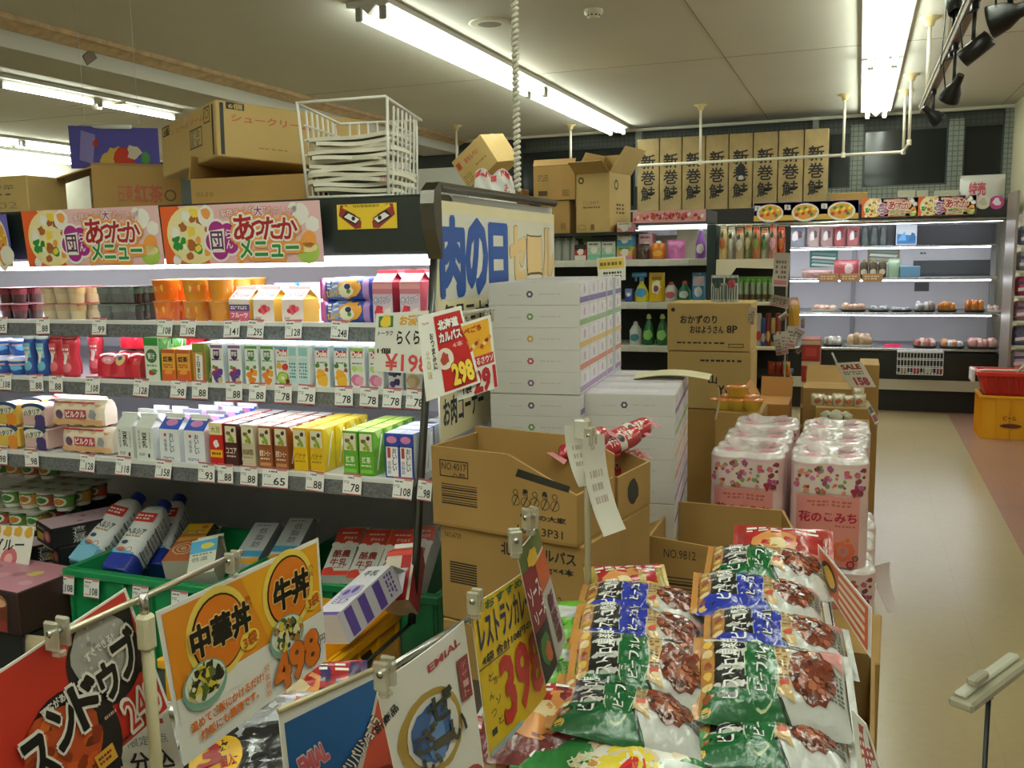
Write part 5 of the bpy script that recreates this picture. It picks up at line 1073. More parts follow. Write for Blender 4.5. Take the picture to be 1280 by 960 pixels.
rotm = Matrix.Rotation(R(60), 3, 'Z') @ Matrix.Rotation(R(2.5), 3, 'Y') @ Matrix.Rotation(R(-3.5), 3, 'X')
cc.rotation_euler = rotm.to_euler(); cc.location = V3(crn)-rotm @ V3((-cpw/2, -cpd/2, 0))
# white wire basket of folded bags
def wire_basket():
    t = thing('wire_basket', 'white wire basket of folded bags standing on the dairy case', 'basket'); W_, D_, HH = .22, .26, .25; wr = M('#e9e6dc', .35); r1 = .0032
    b = MB(); x, y = W_/2, D_/2
    b.tube([(-x-.02, -y, HH*.98), (x, -y, HH), (x+.02, y, HH*.9), (-x, y, HH*.9)], .004, wr, 6, closed=True)
    for q in ((-x, -y), (x, -y), (x, y), (-x, y)): b.tube([(q[0]*1.05-(.012 if q[0] < 0 else 0), q[1], HH*(.98 if q[1] < 0 else .9)), (q[0], q[1], .004)], .004, wr, 6)
    b.tube([(-x, -y, .004), (x, -y, .004), (x, y, .004), (-x, y, .004)], .004, wr, 6, closed=True)
    b.obj('wire_frame', t)
    g = MB()
    for i in range(1, 8): q = -x+W_*i/8; g.tube([(q, -y, .004), (q, y, .004), (q, y, HH*.9)], r1, wr, 5)
    g.obj('bottom_wires', t); g = MB()
    for i in range(1, 6): z = HH*.9*i/6; g.tube([(-x, -y, z), (-x, y, z), (x, y, z), (x, -y, z)], r1, wr, 5)
    for i in range(1, 7): q = -y+D_*i/7; g.tube([(x, q, .004), (x+.01, q, HH*.9+.006)], r1, wr, 5); g.tube([(-x, q, .004), (-x-.01, q, HH*.9+.006)], r1, wr, 5)
    g.obj('side_wires', t)
    return t
bkx = xat(452, 2.25, 1.75); wb = wire_basket(); put(wb, (bkx, 2.26, TZ+.004), (0, 0, R(10)))
BAGM = [M('#d9d2bd', .45, bump=.3, bs=30), M('#cfc8b2', .45, bump=.3, bs=30), M('#e2dccb', .45, bump=.3, bs=30)]
rd = random.Random(4)
for k in range(12):
    w_, d_ = .195+.03*rd.random(), .22; h0 = .006+.0125*k
    ph = rd.random()*6; am = .0015+.002*rd.random()
    f = lambda u, v, w_=w_, d_=d_, ph=ph, am=am, k=k: V3(((u-.5)*w_+.010*math.sin(3*v+ph), (v-.5)*d_-.012*math.sin(4*u+ph), am*math.sin(6*u+ph)+am*.7*math.sin(5*v-ph)+.012*(u-.35)*(k/12)))
    fr = Cv(f, w_, d_); b = MB(); b.sheet(fr, BAGM[k % 3], 14, 12); b.sheet(fr, BAGM[k % 3], 14, 12, 20)
    for u in (0, 1): b.add([p_ for j in range(13) for p_ in (fr.p(u, j/12, 0), fr.p(u, j/12, 20))], [(2*j, 2*j+1, 2*j+3, 2*j+2) for j in range(12)], BAGM[k % 3])
    b.add([p_ for j in range(15) for p_ in (fr.p(j/14, 0, 0), fr.p(j/14, 0, 20))], [(2*j, 2*j+1, 2*j+3, 2*j+2) for j in range(14)], BAGM[(k+1) % 3])
    if k == 2: b.text(Fr((-.09, -d_/2-.012, 0), (.2, 0, 0), (0, 0, .012)), 'お買', .9, .5, .1, .9, M('#c9606a', .5), 1)
    lb = 'folded cream plastic bag, '+(('lowest' if k == 0 else 'topmost' if k == 11 else NTH[k]+' from the bottom')+' in the wire basket')
    thing('folded_bag', lb, 'bag', b, (bkx+.004*rd.random(), 2.25+.006*rd.random(), TZ+.014+h0), (R(rd.uniform(-2, 2)), R(rd.uniform(-1, 1)), R(10+rd.uniform(-5, 5))), 'folded plastic bags in the wire basket')
# blue poster hanging beyond the case, over the tea carton
def d_poster(fr, mb):
    mb.rect(fr, 0, 0, 1, 1, M('#5c57b0', .5), 1); mb.quad(fr, [(.1, .2), (.25, .1), (.3, .8), (.14, .9)], M('#9a8fd0', .5), 2)
    for k, (x, y, r_) in enumerate(((.5, .3, .09), (.62, .2, .11), (.72, .35, .08), (.85, .2, .06), (.4, .15, .07), (.3, .6, .04))): mb.disc(fr, x, y, r_, None, [M('#d9b85a', .5), M('#d0402a', .5), M('#e6d8c0', .5), M('#5a9a4a', .5)][k % 4], 3+.1*k, 12, .3)
YP_ = 3.6; tl_ = aty(85, 157, YP_); br2 = aty(182, 205, YP_)
pz = sheet_sign('blue hanging poster with food, seen over the tea carton', ((tl_.x, YP_, br2.z), (br2.x, YP_+.1, br2.z), (br2.x, YP_+.1, tl_.z-.03), (tl_.x, YP_, tl_.z)), d_poster, 'hanging_poster', 'poster')
b = MB(); b.tube([(-.19, -.015, (tl_.z-br2.z)/2+.004), (.12, -.012, (tl_.z-br2.z)/2-.016)], .010, M('#f0f0ea', .4)); ho = b.obj('hanger_bar', pz, 'white hanger bar')
for x in (-.17, .16): MB().tube([(x, 0, (tl_.z-br2.z)/2), (x, 0, CZ-pz.location.z-.001)], .0012, M('#cccccc', .4), 5).obj('hanging_wire', pz)
p2_ = aty(50, 240, 3.4)
sheet_sign('second blue poster glimpsed between the tea carton and its neighbour', (aty(30, 262, 3.4), aty(60, 262, 3.4), aty(54, 228, 3.4), aty(37, 226, 3.4)), d_poster, 'hanging_poster', 'poster')
# ================================================================ tissue boxes in shrink-wrapped five-packs
TW, TD, TH = .240, .115, .0565
def ring_flower(b, fr, u, v, r_, mt):
    for k in range(6): a = k*PI/3; b.disc(fr, u+r_*.55*math.cos(a), v+r_*.55*math.sin(a)*fr.lu/fr.lv, r_*.42, None, mt, 1+.05*k, 10)
    b.disc(fr, u, v, r_*.38, None, M('#e4e0dc', .5), 2, 10)
TCOL = [M('#6b3a78', .5), M('#b03048', .5), M('#c99a2c', .5), M('#5c8a3a', .5), M('#262a4c', .5)]
SCOL = [M('#b08ac0', .5), M('#d98a78', .5), M('#e6bd7a', .5), M('#94b87a', .5), M('#7a6aa8', .5)]
TISW = M('#d3d1cc', .45)
def tissue_pack(label):
    t = thing('tissue_pack', label, 'tissue pack', group='shrink-wrapped packs of five tissue boxes')
    for i in range(5):
        b = MB(); z0 = i*(TH+.0003); b.box((-TW/2, -TD/2, z0), (TW/2, TD/2, z0+TH), TISW, .0012, mats={'+x': M('#e9e3ea', .45)})
        fr = bframe(TW, TD, TH, '-y', z0); ring_flower(b, fr, .46, .5, .040, TCOL[i]); b.fine(fr, .22, .42, .38, .5, M('#b9b6ae', .5), 1, 1, 5); b.fine(fr, .56, .46, .8, .56, M('#b9b6ae', .5), 1, 1, 6)
        fx = bframe(TW, TD, TH, '+x', z0); b.rect(fx, 0, .10, 1, .36, SCOL[i], 1); b.disc(fx, .5, .72, .09, None, M('#c9a8c4', .5), 1, 8, .3); b.rect(fx, .4, .5, .6, .58, M('#c9bcc9', .5), 1)
        if i == 4:
            ft = bframe(TW, TD, TH, '+z', z0); b.rect(ft, .02, .1, .98, .9, M('#dcd6e0', .5), 1); b.rect(ft, .2, .3, .8, .7, M('#e6e2e6', .5), 2); b.fine(ft, .08, .78, .92, .86, M('#a89ab8', .5), 2, 1, 10)
        b.obj('tissue_box', t)
    f = MB(); h_ = 5*TH+.0016; w2, d2 = TW/2+.0012, TD/2+.0012
    fl = M('#ffffff', .08, a=.10, coat=.7, bump=.35, bs=45)
    for q in (Fr((-w2, -d2, 0), (2*w2, 0, 0), (0, 0, h_)), Fr((w2, -d2, 0), (0, 2*d2, 0), (0, 0, h_)), Fr((-w2, -d2, h_+.0005), (2*w2, 0, 0), (0, 2*d2, 0))): f.rect(q, 0, 0, 1, 1, fl, 0, 1)
    f.obj('film_wrap', t)
    return t
tp = tissue_pack('')
def stack_t(px, py, z, rot, ncol, nlev, nm, d0, first=False):
    global tp
    p = atz(px, py, z) if d0 is None else atd(px, py, d0); ux = V3((math.cos(rot), math.sin(rot), 0)); uy = V3((-math.sin(rot), math.cos(rot), 0)); used = not first
    for c in range(ncol):
        gap = .012 if c >= 3 else 0
        for l in range(nlev):
            z0 = l*(5*TH+.0032)
            o = dup(tp, (0, 0, 0)) if used else tp; used = True
            q = p+ux*(TW/2)+uy*(TD/2+c*(TD+.0035)+gap); o.location = (q.x, q.y, z0+.0008); o.rotation_euler = (0, 0, rot)
            o['label'] = 'tissue five-pack, %s, %s column, %s' % (nm, ORD[c], ('on the floor', 'second level', 'third level', 'fourth level', 'topmost')[l if l < nlev-1 else 4])
ZA = 5*(5*TH+.0032); 
stack_t(610, 357, ZA, R(4), 5, 5, 'tall stack', 2.36, True)
stack_t(727, 497, 4*(5*TH+.0032), R(6), 4, 4, 'lower stack', 2.38)
# grey card edge between the columns and the cream lid on the lower stack
p = atd(790, 455, 2.72); b = MB(); fr = Cv(lambda u, v: V3(((u-.5)*.21, (v-.5)*.15, .012*math.sin(PI*u)+.004*math.sin(5*v))), .21, .15); b.sheet(fr, M('#d6cda6', .6), 10, 8); b.sheet(fr, M('#cfc6a0', .6), 10, 8, -4)
for a_, c_ in (((0, 0), (1, 0)), ((1, 0), (1, 1))): pts = [q for i in range(11) for q in (fr.p(a_[0]+(c_[0]-a_[0])*i/10, a_[1]+(c_[1]-a_[1])*i/10, 0), fr.p(a_[0]+(c_[0]-a_[0])*i/10, a_[1]+(c_[1]-a_[1])*i/10, -4))]; b.add(pts, [(2*i, 2*i+1, 2*i+3, 2*i+2) for i in range(10)], M('#cfc6a0', .6))
p = aty(842, 444, 2.62); thing('card_sheet', 'loose cream card lying on the lower tissue stack', 'card', b, (p.x, 2.62, 4*(5*TH+.0032)+.004), (0, 0, R(6)))
fr = None
b = MB(); b.sheet(Cv(lambda u, v: V3((.012*math.sin(PI*v), (u-.5)*.10*(1-.5*v), -.14*v)), .1, .14), M('#d9d6ca', .5, a=.75), 6, 8); b.sheet(Cv(lambda u, v: V3((.012*math.sin(PI*v)-.001, (u-.5)*.10*(1-.5*v), -.14*v)), .1, .14), M('#d9d6ca', .5, a=.75), 6, 8)
p = atd(893, 470, 2.85); thing('torn_film', 'torn film hanging from the right end of the lower tissue stack', 'film', b, (p.x+.005, p.y, 1.12), (0, 0, R(10)))
b = MB(); b.box((-.009, -.002, 0), (.009, .002, .30), M('#a9b2b6', .5)); q = atd(768, 352, 2.76)
thing('corner_protector', 'grey card strip standing between columns of the tall tissue stack', 'card', b, (q.x+.004, q.y-.03, ZA-.302), (0, 0, R(72)))
p = aty(755, 352, 2.70)
def d_ylw(fr, mb): mb.rect(fr, .05, .5, .95, .95, M('#e6c24a', .5), 1); mb.text(fr, '花王', .2, .72, .22, .3, GRN, 2, bold=.03); mb.text(fr, 'ティシュー', .62, .72, .55, .28, M('#a86b1a', .5), 2, bold=.03); mb.text(fr, '5箱 198円', .6, .25, .7, .3, INK, 2, bold=.02)
sheet_sign('small yellow and white sign standing behind the tall tissue stack', (aty(748, 352, 3.0), aty(782, 350, 3.0), aty(782, 320, 3.0), aty(746, 323, 3.0)), lambda fr, mb: [mb.rect(fr, .05, .52, .95, .95, M('#e2c860', .5), 1), mb.fine(fr, .1, .6, .9, .85, M('#7a6a2a', .5), 2, 1, 6), mb.fine(fr, .2, .1, .9, .42, INK, 1, 2, 7)])

# ================================================================ salami cartons
def pr_4017(b, F_):
    f = F_('-y'); frame_box(b, f, .06, .66, .27, .88, INK, .006); b.text(f, 'NO.4017', .165, .80, .18, .09, INK, 1); b.text(f, '入数', .2, .70, .1, .05, INK, 1)
    for k in range(9): b.rect(f, .07, .30+.032*k, .33, .30+.032*k+(.012 if k % 3 else .02), INK, 1)
    b.text(f, '160.13P31', .76, .12, .30, .10, INK, 1, bold=.01); b.text(f, 'のりの大家', .78, .30, .30, .07, INK, 1, bold=.03)
    for k in range(5): x = .60+.065*k; b.disc(f, x, .58, .018, None, INK, 1, 12, inner=.75); b.disc(f, x, .60, .016, None, INK, 1.2, 10, .2) if k % 2 else None; b.disc(f, x, .47, .03, None, INK, 1, 12, inner=.86, jit=.2); b.quad(f, [(x-.02, .4), (x-.014, .4), (x+.02, .54), (x+.014, .55)], INK, 1)
    b.quad(f, [(.60, .78), (.95, .66), (.96, .74), (.62, .88)], M('#2b2a24', .6), 1)
    g = F_('+x'); b.disc(g, .35, .62, .12, .2, M('#2b2a24', .6), 1, 14, .15)
def pr_karu(b, F_):
    f = F_('-y'); b.text(f, 'NO.6729', .10, .90, .12, .05, INK, 1); b.text(f, '北海道カルパス', .70, .86, .50, .12, INK, 1, bold=.03); b.text(f, '41g×4本', .82, .72, .24, .08, INK, 1, bold=.02)
    for k in range(9): b.rect(f, .07, .40+.026*k, .27, .40+.026*k+.016, INK, 1)
    b.text(f, '3122', .80, .42, .12, .10, M('#4a3f2a', .6), 1); b.fine(f, .8, .12, .95, .2, INK, 1, 1, 5)
RL = R(-11)
pc = atd(540, 590, 1.98)      # front-left edge of the upper carton
uxl = V3((math.cos(RL), math.sin(RL), 0)); uyl = V3((-math.sin(RL), math.cos(RL), 0)); LW, LD = .35, .175
ctr = V3((pc.x, pc.y, 0))+uxl*LW/2+uyl*LD/2
zc = .925
co_ = thing('cardboard_carton', 'open brown carton with a barcode, upper of the salami cartons', 'carton', None, (ctr.x, ctr.y, zc), (0, 0, RL))
def cutbox(w_, d_, hl, hr, cut):
    b = MB(); x, y, t = w_/2, d_/2, .006; b.box((-x, -y, 0), (x, y, t), CARDD)
    for y0, y1, fp in ((-y, -y+t, [(-x, t), (x, t), (x, hr), (x*cut, hl), (-x, hl)]), (y-t, y, [(-x, t), (x, t), (x, hl*.9), (x*.6, hl*1.08), (-x, hl*1.08)])):
        vs = [(a_, q, c_) for q in (y0, y1) for a_, c_ in fp]; n = 5; b.add(vs, [tuple(range(n)), tuple(range(n, 2*n))[::-1]]+[(i, n+i, n+(i+1) % n, (i+1) % n) for i in range(n)], CARD)
    b.box((-x, -y+t, t), (-x+t, y-t, hl), CARD); b.box((x-t, -y+t, t), (x, y-t, hr), CARD)
    return b
b = cutbox(LW, LD, .172, .105, .1); pr_4017(b, lambda f: bframe(LW, LD, .165, f)); b.obj('box_body', co_)
hs_ = .215
for k, nm in enumerate(('brown carton printed with salami name under the open one', 'third carton down in the salami stack', 'fourth carton down in the salami stack', 'lowest carton of the salami stack')):
    carton(nm, LW*1.0, LD, hs_-.002, (ctr.x+.01, ctr.y+.01, zc-.0005-hs_*(k+1)+.001), (0, 0, RL), pr_karu if k == 0 else None, tape=False)
thing('low_platform', 'low wooden platform under the salami cartons', 'platform', MB().box((-.17, -.08, 0), (.17, .08, zc-hs_*4-.002), M('#6a5a40', .7), .004), (ctr.x+.01, ctr.y+.01, 0), (0, 0, RL))
# second carton behind, with red salami packs
c2 = ctr+uyl*(LD+.015)-uxl*.0
c2b = cutbox(LW, LD, .11, .10, .3); c2b.disc(bframe(LW, LD, .10, '+x'), .45, .5, .16, .3, M('#2b2a24', .6), 1, 14, .15)
q = thing('cardboard_carton', 'open brown carton with a black emblem, holding red salami packs', 'carton', None, (c2.x, c2.y, zc), (0, 0, RL)); c2b.obj('box_body', q)
carton('plain brown carton under the red salami packs', LW, LD, zc-.0015, (c2.x, c2.y, 0), (0, 0, RL), None, CARD, tape=False)
def salami(label):
    t = thing('salami_pack', label, 'salami pack', group='red salami packs in the open carton'); b = MB(); rd_ = M('#b02a35', .25, coat=.6, bump=.25, bs=60); L_ = .15; r_ = .024
    b.lathe([(r_*.2, 0), (r_*.9, .015), (r_, .03), (r_, L_-.03), (r_*.9, L_-.015), (r_*.2, L_)], rd_, 18, xf=Matrix.Rotation(R(90), 4, 'Y'))
    fr = Cv(lambda u, v: V3((.03+(L_-.06)*u, -r_*1.01*math.cos(PI*(v-.2)), r_*1.01*math.sin(PI*(v-.2)))), L_-.06, PI*r_)
    b.rect(fr, .38, .1, .62, .9, M('#e0d2cc', .3, coat=.5), 1); b.disc(fr, .5, .5, .1, .14, M('#3a2a2a', .4), 2, 12); b.text(fr, 'サラミ', .2, .5, .26, .3, M('#f0e0d8', .4), 1, bold=.03); b.text(fr, '国産', .8, .5, .22, .3, M('#f0e0d8', .4), 1, bold=.03)
    for k in range(6): b.disc(fr, .05+.06*k, .85, .02, .06, M('#d9808a', .3, coat=.5), 2, 8, .3)
    b.obj('wrapper', t)
    for s_ in (0, 1):
        e_ = MB(); e_.add([(s_*L_, -.022, -.003), (s_*L_, .022, .003), (s_*(L_+.03)-.015, .026, .006), (s_*(L_+.03)-.015, -.026, -.006)], [(0, 1, 2, 3)], M('#cf8a90', .2, coat=.6)); e_.obj('twisted_end', t)
    return t
sp0 = None
SP = (((700, 570), (745, 548), 'leftmost, partly behind the white sheet'), ((716, 592), (762, 566), 'in front of the others'), ((742, 570), (790, 545), 'in the middle'), ((755, 556), (803, 534), 'rear, reaching farthest right'), ((748, 596), (790, 575), 'nearest the right corner'))
for i, (a_, b_, nm) in enumerate(SP):
    d_ = 1.99+.035*i; a = atd(a_[0], a_[1], d_); b = atd(b_[0], b_[1], d_+.07); o = salami('') if sp0 is None else dup(sp0, (0, 0, 0)); sp0 = sp0 or o
    x = (b-a).normalized(); z = V3((0, -.3, 1)); y = z.cross(x).normalized(); z = x.cross(y); o.location = a; o.rotation_euler = Matrix((x, y, z)).transposed().to_euler(); o['label'] = 'red salami pack, '+nm

# ================================================================ toilet roll packs
PKW = M('#eac9c6', .3, coat=.5, bump=.15, bs=30)
def roll_pack(label, bag=True):
    t = thing('toilet_roll_pack', label, 'toilet roll pack', group='pink twelve-roll toilet paper packs'); r_ = .052; HH = .306; n = 80
    def yf(x): x = abs(x); return 2*r_-.010*max(0, 1-x/(r_*.8))**2 if x < r_ else r_+math.sqrt(max(r_*r_-(x-r_)**2, 0))
    ol = []
    for q in range(4):
        c_, s_ = [(1, 0), (0, 1), (-1, 0), (0, -1)][q]; pts = [(-r_+2*r_*i/12, -yf(-r_+2*r_*i/12)) for i in range(12)]+[(r_+r_*math.sin(PI/2*i/8), -r_-r_*math.cos(PI/2*i/8)) for i in range(8)]
        ol += [(x*c_-y*s_, x*s_+y*c_) for x, y in pts]
    vs = []; prof = [(0, .96), (.012, 1)]+[(HH*k/12, 1-.012*abs(math.cos(PI*k/4))**6) for k in range(1, 12)]+[(HH-.012, 1), (HH, .95), (HH+.003, .80), (HH-.004, .5), (HH-.010, .2)]
    for z, k in prof:
        vs += [(x*k, y*k, z) for x, y in ol]
    b = MB(); m_ = len(prof); body = [f for j in range(m_-1) for f in [(j*n+i, j*n+(i+1) % n, (j+1)*n+(i+1) % n, (j+1)*n+i) for i in range(n)]]
    k2 = (m_-5)*n; b.add(vs, body[:k2], PKW, True); b.add(vs, body[k2:], M('#e6dcd8', .25, coat=.6, bump=.4, bs=50), True); b.poly(vs[-n:], M('#e6dcd8', .25, coat=.6)); b.obj('film_wrap', t)
    # front print follows the two bulging columns
    def front(u, v):
        x = (u-.5)*2*r_*1.9; return V3((x, -yf(x)-.0014, .004+(HH-.02)*v))
    fr = Cv(front, r_*3.8, HH-.02); p_ = MB(); PNK = M('#dd8f86', .4, coat=.3); p_.rect(fr, .06, .0, .90, .70, PNK, 1, 14); p_.rect(fr, .02, .72, .96, .98, M('#e6d6cc', .4), 1, 12)
    rd = random.Random(2)
    FC = [M('#c46aa0', .4), M('#cf5a4a', .4), M('#7d9a55', .5), M('#d98a6a', .4), M('#a34a80', .4), M('#8a3a40', .4)]
    for k in range(60): p_.disc(fr, .04+.90*rd.random(), .73+.24*rd.random(), .018+.028*rd.random(), None, FC[k % 6], 2+.04*k, 9, .25, rings=1, seed=k)
    p_.disc(fr, .80, .76, .03, None, M('#a02838', .4), 4, 10, .1); p_.disc(fr, .84, .76, .03, None, M('#a02838', .4), 4, 10, .1); p_.quad(fr, [(.82, .69), (.82, .69), (.87, .76), (.77, .76)], M('#a02838', .4), 4)
    RT = M('#b0203e', .4); p_.text(fr, '花のこみち', .48, .49, .76, .10, RT, 2, bold=.035); p_.fine(fr, .2, .59, .8, .66, M('#b5605a', .5), 2, 2, 9); p_.fine(fr, .58, .39, .86, .42, M('#b5605a', .5), 2, 1, 6)
    def flower(x, y, r1, c1, c2):
        for k in range(8): a = k*PI/4; p_.disc(fr, x+r1*.62*math.cos(a), y+r1*.62*math.sin(a)*fr.lu/fr.lv, r1*.42, None, c1, 2+.05*k, 10, rings=1)
        p_.disc(fr, x, y, r1*.5, None, c2, 3, 12, .2, rings=1); p_.disc(fr, x, y, r1*.2, None, c1, 3.3, 8, rings=1)
    flower(.24, .27, .13, M('#b55a9a', .4), M('#e3a8cc', .4)); flower(.70, .16, .15, M('#dd6a48', .4), M('#b58a8a', .4)); flower(.80, .03, .06, M('#a8303e', .4), M('#e09080', .4)); flower(.45, .04, .05, M('#a89a9a', .4), M('#d9c0b8', .4)); flower(.75, .27, .05, M('#e08a50', .4), M('#c05a50', .4)); flower(.86, .09, .045, M('#7a4a4a', .4), M('#c98a70', .4))
    p_.obj('front_print', t, 'printed flowers and pink panel')
    if bag:
        tp_ = MB(); f3 = Cv(lambda u, v: V3(((u-.5)*.10*(1+.3*v), .02*math.sin(7*u)*v-.01, HH-.004+.022*v*(1+.3*math.sin(9*u)))), .1, .05); tp_.sheet(f3, M('#e6dcd8', .25, a=.6, coat=.5), 12, 5); tp_.obj('gathered_film', t)
    for cx_, cy_ in ((r_, r_), (-r_, r_), (r_, -r_), (-r_, -r_)):
        f4 = MB(); f5 = Fr((cx_-.03, cy_-.03, HH+.0012), (.06, 0, 0), (0, .06, 0)); f4.disc(f5, .5, .5, .55, None, M('#e0a6b0', .35, coat=.4), 1, 14, .2, inner=.55); f4.disc(f5, .5, .5, .28, None, M('#cf7a8e', .4), 1.2, 10, .3); f4.obj('top_print', t)
    return t
tr0 = roll_pack(''); used = False
HP = .309
XA, XB = xat(1036, 2.75, .8), xat(938, 2.75, .8)
for r_i in range(3):
    for ci, X_ in enumerate((XA, XB)):
        for lv in range(3):
            if lv < 2 and r_i > 0 and ci == 1: continue
            o = dup(tr0, (0, 0, 0)) if used else tr0; used = True
            put(o, (X_+(.026 if lv < 2 and ci == 0 else 0)+.004*r_i, 2.725+.012*ci+.222*r_i, .0008+HP*lv), (0, 0, R((3, -3, 2)[(r_i+ci) % 3])))
            o['label'] = 'pink toilet roll pack, %s column, %s row, %s level' % (('right', 'left')[ci], ORD[r_i], ('floor', 'middle', 'top')[lv])
thing('low_platform', 'low grey platform hidden under the rear left toilet roll packs', 'platform', MB().box((-.105, -.21, 0), (.105, .21, HP*2-.001), M('#8a867a', .7), .004), (XB+.006, 2.737+.333, 0))

# ================================================================ curry bags and the cartons that carry them
def pr_9812(b, F_):
    f = F_('-y'); b.text(f, 'NO.9812', .20, .84, .20, .09, INK, 1)
    for k in range(9): b.rect(f, .10, .30+.036*k, .36, .30+.036*k+(.012 if k % 3 else .022), INK, 1)
c9 = atz(812, 671, .82); cw9 = .385; cd9 = .29; c9x = c9.x+cw9/2; c9y = c9.y+cd9/2
t9 = thing('cardboard_carton', 'open carton with cut-down front, behind the curry bags', 'carton', None, (c9x, c9y, .58), (0, 0, R(-2))); b = MB(); x, y, h9 = cw9/2, cd9/2, .24
xb = x-.10; b.add([(-x, -y, 0), (x, -y, 0), (xb, y, 0), (-x, y, 0), (-x, -y, .005), (x, -y, .005), (xb, y, .005), (-x, y, .005)], [(3, 2, 1, 0), (4, 5, 6, 7)], CARDD)
def wall9(p, q, zp, zq, t=.006):
    p, q = V3(p), V3(q); nn = (q-p).cross(V3((0, 0, 1))).normalized()*t; vs = [p, q, q+V3((0, 0, zq)), p+V3((0, 0, zp))]; b.add(vs+[v+nn for v in vs], [(0, 1, 2, 3)[::-1], (4, 5, 6, 7), (0, 4, 5, 1)[::-1], (1, 5, 6, 2)[::-1], (2, 6, 7, 3)[::-1], (3, 7, 4, 0)[::-1]], CARD)
wall9((-x, y, 0), (xb, y, 0), h9+.012, h9+.012); wall9((xb, y, 0), (x, -y, 0), h9+.012, h9*.86); wall9((-x, -y, 0), (-x, y, 0), h9, h9+.01)
fpts = [(-x, 0), (x, 0), (x, h9*.30), (x*.3, h9*.60), (x*.04, h9*.93), (-x, h9)]
vs = [(px_, yy, z_) for yy in (-y, -y+.006) for px_, z_ in fpts]; n = len(fpts); b.add(vs, [tuple(range(n)), tuple(range(n, 2*n))[::-1]]+[(i, n+i, n+(i+1) % n, (i+1) % n) for i in range(n)], CARD)
pr_9812(b, lambda f: bframe(cw9, cd9, h9, f)); b.obj('box_body', t9)
for s_, rot_ in ((-1, 20),):
    f = MB(); f.box((-cd9/2, 0, 0), (cd9/2, .055, .004), CARD); o = f.obj('flap', t9); o.location = (-x, 0, h9); o.rotation_euler = (Matrix.Rotation(-PI/2, 3, 'Z') @ Matrix.Rotation(R(205), 3, 'X')).to_euler()
carton('wide brown carton on the floor beneath the cut-down carton', .42, .30, .29, (c9x+.125, c9y, 0), (0, 0, R(-2)), None, CARD, tape=False); carton('brown carton between floor carton and the cut-down one', .425, .30, .288, (c9x+.125, c9y, .291), (0, 0, R(-2)), None, CARD, tape=False)
BIN = M('#3d3228', .6)
def island(label, x0, x1, y0, y1, h_):
    t = thing('display_table', label, 'display table', None, ((x0+x1)/2, (y0+y1)/2, 0)); w_, d_ = x1-x0, y1-y0
    MB().box((-w_/2, -d_/2, h_-.03), (w_/2, d_/2, h_), BIN, .004).obj('table_top', t); MB().box((-w_/2+.02, -d_/2+.02, .0), (w_/2-.02, d_/2-.02, h_-.0305), M('#8f8468', .7)).obj('skirt', t)
    return t
island('low dark display table under the curry bags and price signs', -.70, .045, .50, 1.60, .66); island('low dark display table under the noodle pouches, before the dairy case', -1.02, -.705, .50, 1.30, .60)
carton('open carton holding the stack of curry bags', .415, .50, .17, (-.165, 1.325, .6605), (0, 0, R(-1)), None, CARD, open_top=True)
